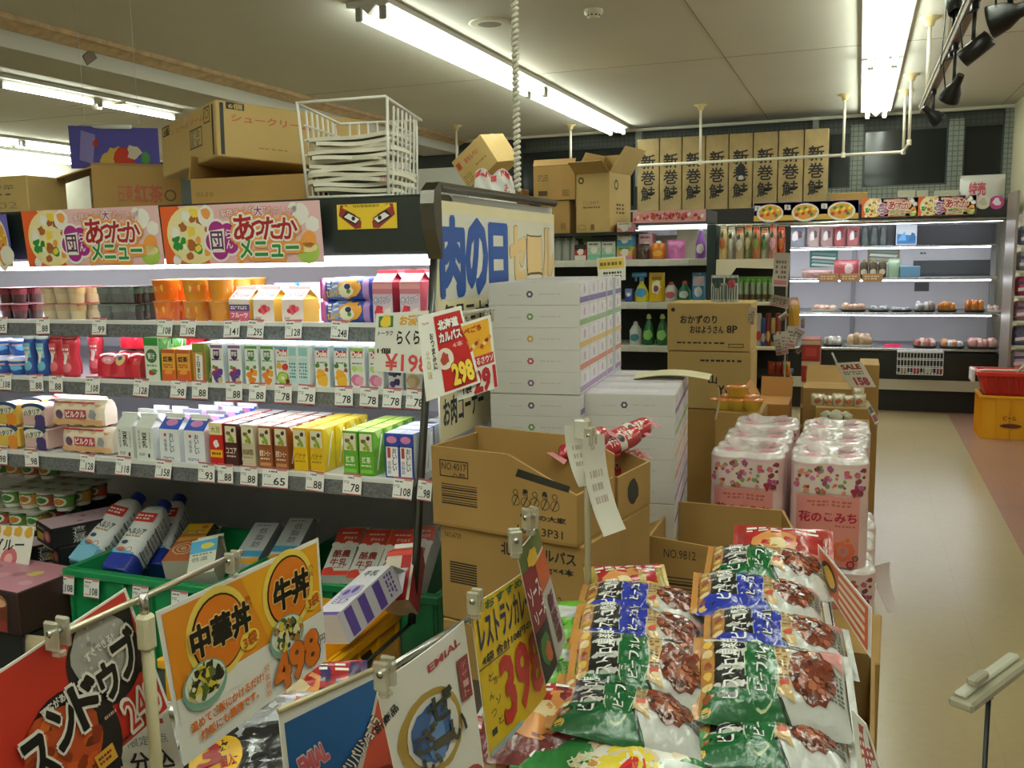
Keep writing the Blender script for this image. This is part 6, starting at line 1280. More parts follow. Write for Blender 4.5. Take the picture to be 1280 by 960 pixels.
def curry(label, c1, c2, kind=0):
    """lying pouch; local x right, y up the pack, z out of the top face"""
    w_, h_, t_ = .196, .140, .062; t = thing('curry_pouch', label, 'curry pack'); rd = random.Random(kind*7+len(label)); ph = [rd.random()*6 for _ in range(6)]
    def f(u, v, s_=1):
        uu, vv = max(0, min(1, u)), max(0, min(1, v)); k = max(0, 1-abs(2*uu-1)**3.2)**.75*max(0, 1-abs(2*vv-1)**2.6)**.7
        wr = .0016*(math.sin(23*u+9*v+ph[0])+math.sin(31*v-7*u+ph[1])+.8*math.sin(47*u+21*v+ph[2])) + .004*math.sin(5*u+ph[3])*math.sin(4*v+ph[4])
        return V3(((u-.5)*w_*(1-.03*math.sin(PI*vv)), (v-.5)*h_, s_*(t_/2*k+wr*k)))
    top = Cv(lambda u, v: f(u, v), w_, h_); bot = Cv(lambda u, v: f(u, v, -1), w_, h_)
    W1 = M('#c6c6c2', .22, coat=.45, bump=.4, bs=50); K1 = M('#1b1a1c', .22, coat=.45, bump=.4, bs=50); b = MB(); b.sheet(top, W1, 30, 22); b.sheet(bot, c2, 16, 12)
    A_ = lambda h, **k: M(h, .22, coat=.45, bump=.4, bs=50)
    PH, PH2, PH3 = A_('#6b3222'), A_('#96523a'), A_('#4a2018'); TAN = A_('#c7a878'); FOOD = A_('#b07a3a')
    b.rect(top, 0, 0, .09, 1, FOOD, 1, 10)
    for k in range(7): b.disc(top, .045, .08+.13*k, .03, .05, [A_('#d9b45a'), A_('#8a4a2a'), A_('#e0c890')][k % 3], 2, 9, .25, rings=2, seed=k)
    b.rect(top, .085, 0, .30, 1, K1, 1, 10)
    b.quad(top, [(.0, 0), (.62, 0), (.52, .26), (.05, .34)], c1, 2, 12); b.disc(top, .40, .58, .11, .46, c1, 2.5, 20); b.rect(top, .31, .26, .50, .95, c1, 2.2, 8)
    b.text(top, 'ビストロ倶楽部', .195, .60, .78*h_/w_, .12*w_/h_, WHITE, 3, 90, .02); b.text(top, 'ビーフカレー', .40, .60, .62*h_/w_, .075*w_/h_, WHITE, 4, 90, .02, out=M('#16301c' if kind == 0 else '#141c3c', .3), ow=.05)
    b.disc(top, .40, .58, .115, .48, A_('#b9c9a0' if kind == 0 else '#a8b0d0'), 2.4, 24, inner=.94, rings=1)
    b.rect(top, .505, .30, .60, 1, TAN, 1.5, 8); b.fine(top, .515, .36, .59, .95, M('#7a5a2c', .5), 2.2, 14, 2); b.rect(top, .52, .34, .58, .42, M('#c05038', .4), 2.6, 3)
    b.quad(top, [(.585, .0), (.60, .0), (.52, .27), (.50, .27)], K1, 3, 6); b.quad(top, [(.52, .26), (.62, .20), (.60, .32), (.50, .33)], TAN, 2.8, 4)
    b.disc(top, .755, .56, .17, .34, PH, 2, 26, .07)
    for k in range(34):
        a = rd.random()*6.28; q = rd.random()**.5; b.disc(top, .755+.145*q*math.cos(a), .56+.28*q*math.sin(a), .016+.016*rd.random(), None, [PH2, PH3, A_('#a8664a'), A_('#7d3a28')][k % 4], 2.5+.04*k, 8, .35, rings=1, seed=k)
    b.disc(top, .68, .93, .085, .07, A_('#d9cba4'), 4.2, 16, rings=2); b.text(top, '4個入', .68, .93, .12, .09, INK, 5, 0, .03)
    b.quad(top, [(.84, .80), (.98, .70), (.98, 1), (.80, 1)], A_('#d99a98'), 3, 5); b.fine(top, .86, .30, .97, .66, M('#55554f', .5), 2, 7, 4)
    b.obj('pouch_film', t)
    for u0, u1 in ((-.045, .004), (.996, 1.045)):
        s2 = MB(); s2.sheet(Fr(((u0-.5)*w_, -h_/2*.97, .001), ((u1-u0)*w_, 0, 0), (0, h_*.97, 0)), FOOD if u0 < 0 else W1, 2, 10, 0); s2.obj('crimped_seam', t)
    return t
GRC = M('#0f5c2e', .22, coat=.45, bump=.4, bs=50); BLC = M('#20309a', .22, coat=.45, bump=.4, bs=50); GRC2 = M('#2f7a3c', .25, coat=.6, bump=.55, bs=48)
cg = curry('', GRC, M('#2c3a34', .3, coat=.5)); cb_ = curry('', BLC, M('#2a2c3c', .3, coat=.5), 1)
def lay(o, px, py, d, tilt, rz, roll=0, s=1):
    p = atd(px, py, d); o.location = p; o.rotation_euler = (Matrix.Rotation(R(rz), 3, 'Z') @ Matrix.Rotation(R(tilt), 3, 'X') @ Matrix.Rotation(R(roll), 3, 'Y')).to_euler(); o.scale = (s, s, s); return o
CP = [  # kind, px, py, depth, tilt, turn, roll, where
 (0, 964, 925, 1.19, 2, 7, 4, 'right column, lowest with its name showing'), (0, 966, 852, 1.24, 27, 8, 5, 'right column, fully visible in the middle'),
 (1, 972, 795, 1.35, 8, 7, 6, 'right column, first above the green ones'), (1, 950, 746, 1.46, 8, 7, 6, 'right column, second above the green ones'), (0, 962, 708, 1.56, 10, 4, 3, 'topmost in the right column'),
 (0, 788, 888, 1.22, 4, 9, 9, 'left column, lower of the green pair'), (0, 806, 838, 1.28, 24, 10, 7, 'left column, upper of the green pair'),
 (1, 804, 790, 1.38, 8, 10, 8, 'left column, first above the green ones'), (1, 806, 754, 1.48, 4, 10, 6, 'left column, topmost')]
u0 = [False, False]
for k, px, py, d, tl, rz, rl__, nm in CP:
    src = (cg, cb_)[k]; o = dup(src, (0, 0, 0)) if u0[k] else src; u0[k] = True
    lay(o, px, py+8, d, tl, rz, rl__); o['label'] = '%s curry pouch, %s' % (('green', 'blue')[k], nm); o['group'] = ('green', 'blue')[k]+' curry pouches'
# other pouches around them
def pouch(name, label, w_, h_, t_, base, des, seed=1, cat='food pack', back=None):
    rd = random.Random(seed); ph = [rd.random()*6 for _ in range(4)]; t = thing(name, label, cat)
    def f(u, v, s_=1):
        uu, vv = max(0, min(1, u)), max(0, min(1, v)); k = max(0, 1-abs(2*uu-1)**3)**.75*max(0, 1-abs(2*vv-1)**2.6)**.7
        wr = .0018*(math.sin(21*u+9*v+ph[0])+math.sin(29*v-7*u+ph[1]))
        return V3(((u-.5)*w_, (v-.5)*h_, s_*(t_/2*k+wr*k)))
    top = Cv(lambda u, v: f(u, v), w_, h_); b = MB(); b.sheet(top, base, 24, 18); b.sheet(Cv(lambda u, v: f(u, v, -1), w_, h_), back or base, 14, 10); des(top, b); b.obj('pouch_film', t)
    for x in (-.545, .495): s2 = MB(); s2.sheet(Fr((w_*x, -h_*.48, .001), (w_*.05, 0, 0), (0, h_*.96, 0)), base, 2, 8); s2.obj('crimped_seam', t)
    return t
def d_rest(top, b):
    b.disc(top, .62, .35, .34, .5, M('#d9c8a8', .3, coat=.6), 1, 26); b.disc(top, .62, .33, .29, .44, M('#e9e6dc', .3, coat=.6), 2, 24); b.disc(top, .58, .42, .16, .3, M('#e6cf3a', .3, coat=.6), 3, 20); b.text(top, '4', .54, .36, .10, .34, RED, 4, -8, .05); b.text(top, '袋入', .63, .48, .12, .16, RED, 4, -8, .04)
    b.text(top, 'レストラン用', .24, .74, .42, .15, WHITE, 2, 24, .03); b.text(top, 'カレー', .80, .80, .2, .14, WHITE, 4, 24, .03); b.text(top, '中辛', .34, .52, .14, .12, M('#d9e0b8', .4), 2, 24, .02); b.quad(top, [(.36, .40), (.41, .40), (.52, .92), (.47, .92)], M('#c58a3a', .4), 1.6); b.disc(top, .62, .93, .1, .08, M('#e0b050', .4), 3, 14); b.rect(top, .76, .2, 1, .6, M('#c9ccc8', .25, coat=.6), 3)
    for k in range(8): b.disc(top, .45+.05*k, .96, .03, .05, [M('#8a3a2a', .3), M('#b0604a', .3)][k % 2], 2+.1*k, 8, .3, rings=1, seed=k)
lay(pouch('curry_pouch', 'green restaurant curry pouch with a big yellow four, at the bottom edge', .24, .17, .045, GRC2, d_rest, 3, 'curry pack'), 766, 972, 1.14, 18, 10)
def d_beef(top, b):
    b.rect(top, 0, 0, .26, 1, GRC, 1, 8); b.rect(top, .26, 0, .62, 1, M('#2a1a18', .22, coat=.6), 1, 8); b.rect(top, .12, .62, .26, .86, M('#d0562a', .4), 2, 4); b.text(top, '中辛', .19, .74, .10, .14, WHITE, 3, bold=.03); b.disc(top, .44, .74, .08, .12, M('#8a2a2a', .3), 2, 14); b.disc(top, .60, .75, .07, .12, M('#d0983a', .3), 2, 14)
    for k in range(16): b.disc(top, .28+.32*((k*7) % 16)/16, .5+.45*((k*5) % 16)/16, .025, None, [M('#9a5a48', .3), M('#c9a08a', .3), M('#5a2a22', .3)][k % 3], 2.2+.05*k, 8, .3, rings=1, seed=k)
    b.text(top, 'ビーフカレー', .12, .4, .05, .7, WHITE, 3, vert=True)
lay(pouch('curry_pouch', 'green and brown curry pouch with a small red tag, at the bottom right', .22, .15, .04, M('#d0cfc8', .22, coat=.45, bump=.4, bs=50), d_beef, 5, 'curry pack'), 972, 985, 1.13, 8, 8, 2)
def d_green(top, b):
    b.text(top, 'らー麺', .45, .5, .34, .2, M('#2a4a1a', .4), 2, 20, .03)
    for k, (x, y, c) in enumerate(((.18, .55, '#b03a2a'), (.26, .44, '#d9c6b8'), (.16, .36, '#8a2a24'), (.78, .3, '#b83a30'), (.85, .42, '#e6ddd4'), (.7, .22, '#7d2a20'))): b.disc(top, x, y, .07, .08, M(c, .25, coat=.5), 1+.1*k, 10, .25, rings=2, seed=k)
    b.rect(top, .58, .6, .84, .82, M('#b9bcb8', .25, coat=.5), 1.5)
GRP = M('#5a9e22', .3, coat=.4, bump=.25, bs=50)
lay(pouch('noodle_pouch', 'bright green pouch leaning beside the clear post, upper one', .15, .12, .04, GRP, d_green, 8, 'noodle pack'), 690, 790, 1.45, 30, 24); lay(pouch('noodle_pouch', 'bright green pouch below the yellow price sign, lower one', .15, .12, .04, GRP, d_green, 9, 'noodle pack'), 694, 848, 1.33, 30, 24)
def d_top(top, b): b.disc(top, .6, .6, .26, None, M('#d9b428', .3, coat=.5), 1, 18, .04); b.text(top, 'Top', .6, .6, .3, .2, INK, 2, 60, .03); b.rect(top, 0, 0, .3, .4, M('#8a2a2a', .3), 1); b.disc(top, .3, .75, .15, .15, M('#c06a4a', .3), 1.5, 10, .2)
lay(pouch('snack_pouch', 'silver pouch with a round yellow mark under the yellow sign', .15, .12, .05, M('#8f8d88', .2, coat=.6, bump=.4, bs=55), d_top, 11), 648, 925, 1.25, 40, -20)
def d_redg(top, b): b.rect(top, 0, .5, 1, 1, M('#a8262a', .25, coat=.6), 1); b.disc(top, .4, .5, .25, .3, M('#c9864a', .3), 2, 14, .15); b.disc(top, .45, .52, .1, .12, M('#e6d0a0', .3), 3, 10, .2); b.fine(top, .1, .75, .9, .9, WHITE, 2, 2, 6)
lay(pouch('snack_pouch', 'red and brown food pouch at the foot of the yellow sign', .15, .12, .04, M('#7a4a30', .25, coat=.6, bump=.55, bs=48), d_redg, 12), 622, 968, 1.20, 40, -20); lay(pouch('snack_pouch', 'dark red pouch lying in the gap below the green pouches', .17, .14, .05, M('#6a1e22', .25, coat=.6, bump=.4, bs=55), d_redg, 13), 690, 905, 1.22, 20, 10)
lay(pouch('food_pouch', 'red and brown food pouch peeking out behind the right column of curry pouches', .16, .12, .04, M('#9a2a20', .25, coat=.5, bump=.3, bs=55), d_redg, 31), 978, 690, 1.66, 30, 4); lay(pouch('food_pouch', 'yellow and brown food pouch behind the left column of curry pouches', .13, .10, .035, M('#b09a4a', .25, coat=.5, bump=.3, bs=55), d_redg, 32), 785, 735, 1.56, 30, 24)
# noodle packs between the two sign rows
def d_noo(top, b):
    K2 = M('#1d1b20', .2, coat=.45, bump=.4, bs=50); b.rect(top, 0, 0, 1, .62, K2, 1, 12); b.disc(top, .26, .34, .15, None, M('#d9a820', .35), 2, 22); b.text(top, '3', .22, .36, .11, .17, M('#a01e22', .4), 3, 14, .05); b.text(top, '個入', .33, .31, .09, .10, M('#a01e22', .4), 3, 14, .03)
    for k in range(14): b.disc(top, .05+.07*k, .74+.12*((k*3) % 4)/4, .03, .05, [M('#c9c9c9', .15, coat=.8), M('#b5482f', .3), M('#3a3a44', .2), M('#e0e0e0', .15, coat=.8)][k % 4], 2+.05*k, 9, .4, rings=1, seed=k)
    b.rect(top, .66, .05, .98, .5, M('#9a968a', .25, coat=.5), 1.6)
lay(pouch('noodle_pouch', 'shiny black noodle pouch with a round yellow three, behind the orange sign', .24, .19, .06, M('#a9aab0', .15, coat=.8, bump=.5, bs=55), d_noo, 21, 'noodle pack'), 330, 935, 1.30, 24, 26); lay(pouch('noodle_pouch', 'purple noodle pouch tucked behind the black one', .18, .12, .05, M('#3d2c5c', .22, coat=.7, bump=.4, bs=55), d_redg, 22, 'noodle pack'), 380, 872, 1.42, 30, 30)
# ================================================================ price signs in front
OCL = M('#b9b29a', .15, a=.5, coat=.6, name='cloudy_plastic')
def clip(label, px, py, X=None, d=None, s=1, rz=90, group='clear sign clips'):
    p = atx(px, py, X) if X is not None else atd(px, py, d)
    s *= .62; t = thing('sign_clip', label, 'clip', None, p, (0, 0, R(rz)), group)
    for q in (-1, 1): MB().box((q*.010*s-.004*s, -.012*s, -.022*s), (q*.010*s+.004*s, .012*s, .022*s), OCL, .003*s).obj('jaw', t)
    MB().tube([(-.015*s, 0, .004*s), (.015*s, 0, .004*s)], .005*s, STEEL, 8).obj('pivot', t); MB().box((-.007*s, -.009*s, -.034*s), (.007*s, .009*s, -.0225*s), OCL, .002).obj('lip', t)
    return t
def rod(label, a, b, r_=.0035, mt=None): return thing('sign_rod', label, 'rod', MB().tube([a, b], r_, mt or STEEL, 8))
KNJ = M('#151310', .4)
def d_498(fr, mb):
    mb.quad(fr, [(.02, .30), (.98, .40), (.98, .97), (.02, .97)], M('#e08a1c', .5), 1); mb.quad(fr, [(.60, .38), (.98, .44), (.98, .97), (.45, .97)], M('#e9a41c', .5), 1.2); mb.quad(fr, [(.02, .26), (.98, .30), (.98, .42), (.02, .42)], PAPER, 1.4)
    for x, y, r_ in ((.29, .69, .155), (.75, .72, .155)): mb.disc(fr, x, y, r_*1.18, None, M('#f2d25a', .5), 2, 28); mb.disc(fr, x, y, r_, None, KNJ, 3, 28); mb.disc(fr, x, y, r_*.95, None, M('#dd7714', .5), 4, 28)
    mb.text(fr, '中華丼', .30, .705, .34, .20, KNJ, 5, 0, .05, out=M('#f2c878', .5), ow=.05); mb.text(fr, '牛丼', .76, .72, .25, .22, KNJ, 5, 0, .05, out=M('#f2c878', .5), ow=.05); mb.text(fr, '各種', .47, .79, .04, .10, M('#8a4a14', .5), 5, vert=True); mb.text(fr, 'の具', .91, .78, .04, .10, M('#8a4a14', .5), 5, vert=True)
    for x, y in ((.455, .535), (.915, .545)): mb.disc(fr, x, y, .062, .07, YEL, 5, 18); mb.text(fr, '3袋', x, y, .085, .085, M('#c05a1a', .5), 6, 6, .04)
    for i, (x, y) in enumerate(((.17, .42), (.70, .40))):
        mb.disc(fr, x, y, .125, .155, M('#7fa890', .45), 6, 26); mb.disc(fr, x, y+.02, .113, .125, M('#e3e9dc', .45), 7, 24); rd = random.Random(i+3)
        for k in range(60): a = rd.random()*6.28; q = rd.random()**.5; mb.disc(fr, x+.095*q*math.cos(a), y+.025+.10*q*math.sin(a), .010+.013*rd.random(), None, [M('#d9c23a', .5), M('#e9e2b8', .5), M('#54682c', .5), M('#2c2416', .5), M('#b07a3a', .5)][k % (4 if i == 0 else 5)], 8+.04*k, 8, .3, seed=k+i*50)
    O2 = M('#d9701a', .5); mb.text(fr, '498', .76, .175, .34, .26, KNJ, 6, 4, .06); mb.text(fr, '498', .755, .18, .335, .26, O2, 7, 4, .05); mb.text(fr, '円', .965, .20, .045, .08, KNJ, 6); mb.text(fr, '税抜価格', .54, .17, .035, .24, O2, 6, vert=True)
    mb.text(fr, '温めてご飯にかけるだけ!', .285, .215, .45, .065, O2, 6, 2, .035); mb.text(fr, '焼飯にも最適です。', .285, .125, .36, .065, O2, 6, 2, .035)
def d_248(fr, mb):
    RD2 = M('#bf3020', .45); mb.rect(fr, .0, .02, .985, .985, RD2, 1); mb.quad(fr, [(.60, .52), (.94, .40), (.985, .88), (.72, .95)], M('#1f1b1a', .5), 1.5); mb.disc(fr, .80, .64, .17, .32, M('#1f1b1a', .5), 2, 30); mb.disc(fr, .80, .70, .14, .26, M('#a9a79e', .5), 3, 26, .06)
    rd = random.Random(5)
    for k in range(60): a = rd.random()*6.28; q = rd.random()**.5; mb.disc(fr, .80+.13*q*math.cos(a), .70+.24*q*math.sin(a), .008, .016, [M('#c9c7bd', .5), M('#8f8d84', .5), M('#b8b6ac', .5)][k % 3], 3.4+.02*k, 7, .3, seed=k)
    mb.disc(fr, .56, .24, .20, .42, M('#1f1b1a', .5), 2.2, 30); mb.disc(fr, .52, .30, .16, .30, M('#b8491e', .5), 4.8, 26, .08)
    for k in range(40): a = rd.random()*6.28; q = rd.random()**.5; mb.disc(fr, .52+.14*q*math.cos(a), .28+.27*q*math.sin(a), .014+.014*rd.random(), None, [M('#d96a22', .45), M('#8a3212', .45), M('#c9581c', .45), M('#6a2810', .45)][k % 4], 5+.03*k, 10, .3, seed=k)
    BR = M('#efe9de', .5)
    for c, x, y, s_ in (('ス', .415, .36, .105), ('ン', .545, .46, .10), ('ド', .66, .49, .105), ('ゥ', .775, .52, .085), ('ブ', .885, .61, .11)): mb.text(fr, c, x, y, s_, s_*2.9, KNJ, 8, 0, .04, out=BR, ow=.06)
    mb.text(fr, 'すぐできる!', .79, .76, .14, .06, BR, 7, 6, .03); mb.text(fr, '豆腐があれば、', .57, .62, .17, .06, BR, 7, 6, .03)
    mb.text(fr, '248', .87, .20, .17, .24, BR, 7, 3, .08); mb.text(fr, '248', .87, .20, .165, .23, RD2, 8, 3, .0); mb.text(fr, '円', .965, .26, .025, .09, KNJ, 7); mb.text(fr, '(各種)', .93, .42, .07, .06, KNJ, 7); mb.fine(fr, .70, .28, .76, .32, M('#c9a090', .5), 7, 1, 6); mb.fine(fr, .72, .05, .8, .09, KNJ, 7, 1, 8); mb.rect(fr, .60, .0, .69, .12, M('#d9a03a', .5), 8); mb.fine(fr, .61, .03, .68, .10, M('#7a3a14', .5), 9, 2, 5)
X1 = -.75
sheet_sign('orange beef bowl sign reading 498 hanging on the rod', (atx(230, 958, X1), atx(408, 825, X1), atx(398, 672, X1), atx(195, 765, X1)), d_498, thick=2)
a0 = atx(0, 838, -.74); a1 = atx(157, 735, -.74); dv = (a1-a0); b1 = atx(213, 885, -.74); tl_ = a1-dv*1.75; bl2 = b1-dv*1.75
sheet_sign('red stew sign reading 248 at the lower left corner', (bl2, b1, a1, tl_), d_248, thick=2)
r0 = atx(66, 798, -.735); r1_ = atx(302, 690, -.742); rod('steel rod carrying the red and the orange signs', r0, r1_, .004, M('#b9b19a', .3, metal=.8)); clip('clear clip at the left end of the rod, on the red sign', 72, 792, -.728, s=1.15); clip('clear clip on the rod above the orange sign', 291, 702, -.735, s=1.0)
pp = atx(182, 780, -.725); pl_ = thing('sign_post', 'beige plastic post carrying the rod with the red and orange signs', 'post')
MB().tube([(pp.x, pp.y, .661), (pp.x, pp.y, pp.z-.03)], .007, M('#a39875', .5), 12).obj('post_tube', pl_); MB().box((pp.x-.009, pp.y-.009, pp.z-.030), (pp.x+.009, pp.y+.009, pp.z+.012), M('#c9c0a0', .45), .004).obj('holder_block', pl_); MB().tube([(pp.x, pp.y, pp.z+.01), (pp.x, pp.y, pp.z+.035)], .005, STEEL, 8).obj('screw', pl_)
def d_white2(fr, mb):
    mb.rect(fr, .1, .7, .9, .76, M('#b5443a', .5), 1); mb.rect(fr, .1, .8, .9, .86, M('#b5443a', .5), 1); mb.rect(fr, .1, .9, .9, .96, M('#b5443a', .5), 1); mb.text(fr, '限定2点', .65, .52, .5, .12, M('#7a8a98', .5), 1); mb.text(fr, '税 分 込', .5, .26, .8, .24, INK, 1, bold=.03)
sheet_sign('white notice half hidden behind the beige post', (atx(120, 985, -.80), atx(232, 970, -.80), atx(205, 872, -.80), atx(108, 890, -.80)), d_white2, thick=2)
def d_emial(fr, mb):
    mb.text(fr, 'EMIAL', .68, .905, .42, .045, M('#b5333a', .5), 1, 4, .02)
    mb.disc(fr, .42, .50, .36, .27, M('#b08f3a', .5), 1, 40, .015); mb.disc(fr, .43, .50, .29, .225, M('#e6e4de', .55), 2, 36, .02)
    mb.disc(fr, .40, .50, .22, .19, M('#2b5aa0', .5), 3, 26, .08); mb.disc(fr, .43, .45, .10, .16, M('#5d88c4', .5), 4, 18, .1)
    for c, x, y, w_, h_ in (('ぜ', .52, .64, .30, .17), ('い', .70, .44, .20, .14), ('た', .46, .46, .0001, .0001), ('い', .34, .32, .2, .10), ('ざ', .32, .49, .25, .16), ('ー', .51, .42, .06, .18)):
        if w_ > .001: mb.text(fr, c, x, y, w_, h_, KNJ, 5, 0 if c != 'ー' else 90, .03)
    mb.rect(fr, .80, .56, .96, .82, M('#8e2b30', .5), 3); mb.text(fr, 'デザート', .88, .69, .08, .22, M('#d9a8a0', .5), 4, vert=True)
    mb.disc(fr, .80, .02, .2, .12, M('#b02a30', .5), 1, 18); mb.text(fr, '新商品', .02, .76, .22, .06, INK, 1, 20, .02)
X2 = -.375
sheet_sign('white dessert sign with a gold ring and blue brush lettering', (atx(508, 1030, X2), atx(607, 972, X2), atx(580, 776, X2), atx(470, 856, X2)), d_emial, bulge=.003, thick=2)
def d_bluered(fr, mb):
    mb.quad(fr, [(.04, .0), (.55, .0), (.96, .96), (.04, .93)], M('#1f5a96', .5), 1); mb.quad(fr, [(.30, .0), (1, .0), (1, .84), (.94, .90)], M('#d9d2c6', .5), 2); mb.quad(fr, [(.38, 0), (1, 0), (1, .80), (.92, .84)], M('#c9503a', .5), 3)
    mb.text(fr, 'EMIAL', .24, .62, .24, .12, M('#c9606a', .5), 3, 12, .06, out=M('#e6dcd8', .5), ow=.06); mb.text(fr, 'パリパリショコラ', .66, .55, .50, .10, M('#ece4d8', .5), 4, 40, .04, out=M('#3a2018', .5), ow=.06); mb.disc(fr, .7, .2, .2, .15, M('#8a3a24', .5), 3.5, 16, .2)
ba, bb3 = atz(348, 893, 1.10), atz(474, 838, 1.10); dn = V3((.0, .01, -.15))
sheet_sign('blue and red dessert sign at the bottom edge, left of the white one', (ba+dn, bb3+dn+V3((.012, .03, 0)), bb3, ba), d_bluered, thick=2)
s0, s1_ = atx(482, 838, X2-.004), atx(596, 768, X2-.004); rod('bright steel rod above the white dessert sign', s0, s1_); rod('thin rod along the top of the blue and red sign', ba+V3((0, 0, .003)), bb3+V3((0, 0, .003)), .003, M('#a89a78', .4, metal=.4)); clip('clear clip joining the blue sign and the white sign', 481, 842, X2+.01, s=1.0); clip('clear clip at the far end of the bright rod', 594, 752, X2+.01, s=.95)
def d_398(fr, mb):
    mb.rect(fr, 0, 0, 1, 1, M('#e3bd14', .5), 1); mb.text(fr, 'おすすめ品', .55, .955, .75, .055, M('#2c6a30', .5), 2, 0, .03); mb.text(fr, 'レストランカレー3P', .52, .80, .94, .20, M('#1b2a55', .5), 2, 0, .03); mb.text(fr, '4袋 合計108円の品', .5, .63, .9, .06, M('#2a2a3a', .5), 2, 0, .02); mb.rect(fr, .0, .585, .45, .592, M('#2a2a3a', .5), 2)
    mb.text(fr, '398', .62, .33, .70, .44, M('#c01f22', .45), 3, 0, .035); 
    for k, (x, y) in enumerate(((.14, .5), (.12, .38), (.2, .46), (.12, .26), (.2, .32), (.10, .14), (.2, .18))): mb.text(fr, 'とんかつソー'[k % 6], x, y, .07, .05, M('#22263f', .5), 2)
    mb.rect(fr, .02, .0, .5, .04, M('#a8c0c8', .5), 3)
sheet_sign('yellow curry sign reading 398 in big red figures', (atx(612, 948, X2), atx(683, 868, X2), atx(664, 708, X2), atx(588, 758, X2)), d_398, bulge=.002, thick=2)
def d_sauce(fr, mb):
    mb.rect(fr, 0, 0, .48, 1, M('#8a1e22', .45), 1); mb.rect(fr, 0, .0, .44, .40, M('#241c1c', .5), 2); mb.rect(fr, .46, .0, 1, .60, M('#b9b5ac', .5), 1); mb.rect(fr, .46, .58, 1, .82, M('#c0581e', .5), 2); mb.rect(fr, 0, .84, 1, 1, M('#5a6a2a', .5), 2); mb.disc(fr, .4, .88, .2, .06, M('#d9b02a', .5), 3, 14, .15)
    mb.text(fr, 'ソース', .24, .66, .40, .12, WH, 3, 8, .03); mb.text(fr, 'リーズ', .28, .50, .40, .10, WH, 3, 8, .03); mb.disc(fr, .2, .22, .18, .12, M('#4a7a3a', .5), 3, 12, .2); mb.disc(fr, .26, .18, .1, .08, M('#c9622a', .5), 4, 12, .2); mb.text(fr, '新登場', .74, .30, .24, .44, M('#6a1a2a', .5), 3, bold=.04, vert=True)
sheet_sign('red and brown sauce sign behind the yellow one', (atx(682, 856, -.36), atx(707, 797, -.36), atx(671, 655, -.36), atx(646, 690, -.36)), d_sauce, bulge=.003, thick=2)
clip('clear crooked clip above the sauce sign, upper', 663, 648, -.355, s=1.0, rz=60); clip('clear crooked clip above the sauce sign, lower', 644, 676, -.355, s=1.0, rz=120)
# clear post with curling paper
cp = atd(735, 700, 1.55); cpt = thing('sign_post', 'clear post standing among the curry pouches', 'post')
MB().tube([(cp.x, cp.y, .665), (cp.x, cp.y, aty(733, 522, cp.y).z)], .006, M('#a79b78', .2, a=.8, coat=.5), 10).obj('post_tube', cpt); q = aty(722, 540, cp.y); MB().box((cp.x-.022, cp.y-.006, q.z-.012), (cp.x+.006, cp.y+.006, q.z+.022), CLEAR, .003).obj('holder_block', cpt)
def curl(label, p0, ln, wd, bend, rz):
    fr = Cv(lambda u, v: V3(((u-.5)*wd*.25+bend*v*v*ln, (u-.5)*wd, -ln*v+.1*ln*v*v)), wd, ln, -1); mb = MB(); mb.sheet(fr, M('#d9d5c8', .6), 6, 14); mb.sheet(fr, PAPER, 6, 14, -2); mb.fine(fr, .2, .3, .8, .7, M('#b5a59a', .6), 1, 3, 5)
    return thing('paper_sign', label, 'sign', mb, p0, (0, 0, R(rz)))
pc1 = atd(742, 545, 1.50); curl('curling white paper sign on the clear post, longer one', pc1, .175, .055, .22, -10); pc2 = atd(722, 530, 1.54); curl('short curling paper behind the longer one on the clear post', pc2, .11, .05, .28, -25); clip('clear clip holding the curling paper', 738, 545, None, 1.50, 1.1, 80)
# signs by the case end
def d_19(fr, mb):
    mb.rect(fr, .06, .76, .34, .95, M('#3f7a4a', .5), 1); mb.disc(fr, .2, .86, .1, None, YEL, 2, 10, .2); mb.text(fr, 'お漬物', .70, .86, .46, .15, M('#e0a43a', .5), 1, bold=.05); mb.text(fr, 'トーラク', .20, .66, .28, .08, INK, 1, bold=.02); mb.text(fr, 'らくらく', .70, .58, .56, .22, INK, 1, bold=.03); mb.text(fr, '1個', .18, .36, .24, .09, INK, 1, bold=.03); mb.text(fr, '¥198', .62, .17, .80, .28, M('#cf4a50', .5), 1, 0, .02)
Y19 = 1.90
sheet_sign('white sign with pink price 198 hanging on the steel strip', (aty(467, 464, Y19), aty(534, 468, Y19), aty(536, 388, Y19), aty(470, 392, Y19)), d_19)
def d_298(fr, mb):
    mb.rect(fr, .34, .03, .95, .95, M('#b5221f', .45), 1); mb.text(fr, '北海道', .62, .83, .44, .11, WH, 2, 0, .06, out=INK, ow=.03); mb.text(fr, 'カルパス', .62, .68, .46, .11, WH, 2, 0, .05, out=INK, ow=.03); mb.text(fr, '4本', .74, .55, .22, .07, M('#e8a0a0', .5), 2, bold=.02); mb.disc(fr, .44, .42, .17, .13, M('#e6dccb', .5), 2, 20); mb.disc(fr, .43, .42, .08, .08, M('#a8402f', .5), 3, 12, .2); mb.text(fr, '298', .72, .20, .38, .24, YEL, 3, 0, .05, out=M('#8a1a14', .5), ow=.04)
    mb.text(fr, 'Marudai', .15, .90, .14, .03, RED, 1); mb.text(fr, 'おつまみに', .24, .55, .07, .45, INK, 1, bold=.02, vert=True); mb.text(fr, '北の味', .12, .4, .08, .36, M('#b5a04a', .5), 1, vert=True); mb.text(fr, '円', .97, .12, .05, .05, INK, 3)
DA = 1.66
sheet_sign('white and red salami sign reading 298', (atd(533, 502, DA-.02), atd(601, 478, DA+.03), atd(576, 382, DA+.03), atd(522, 396, DA-.02)), d_298, thick=2)
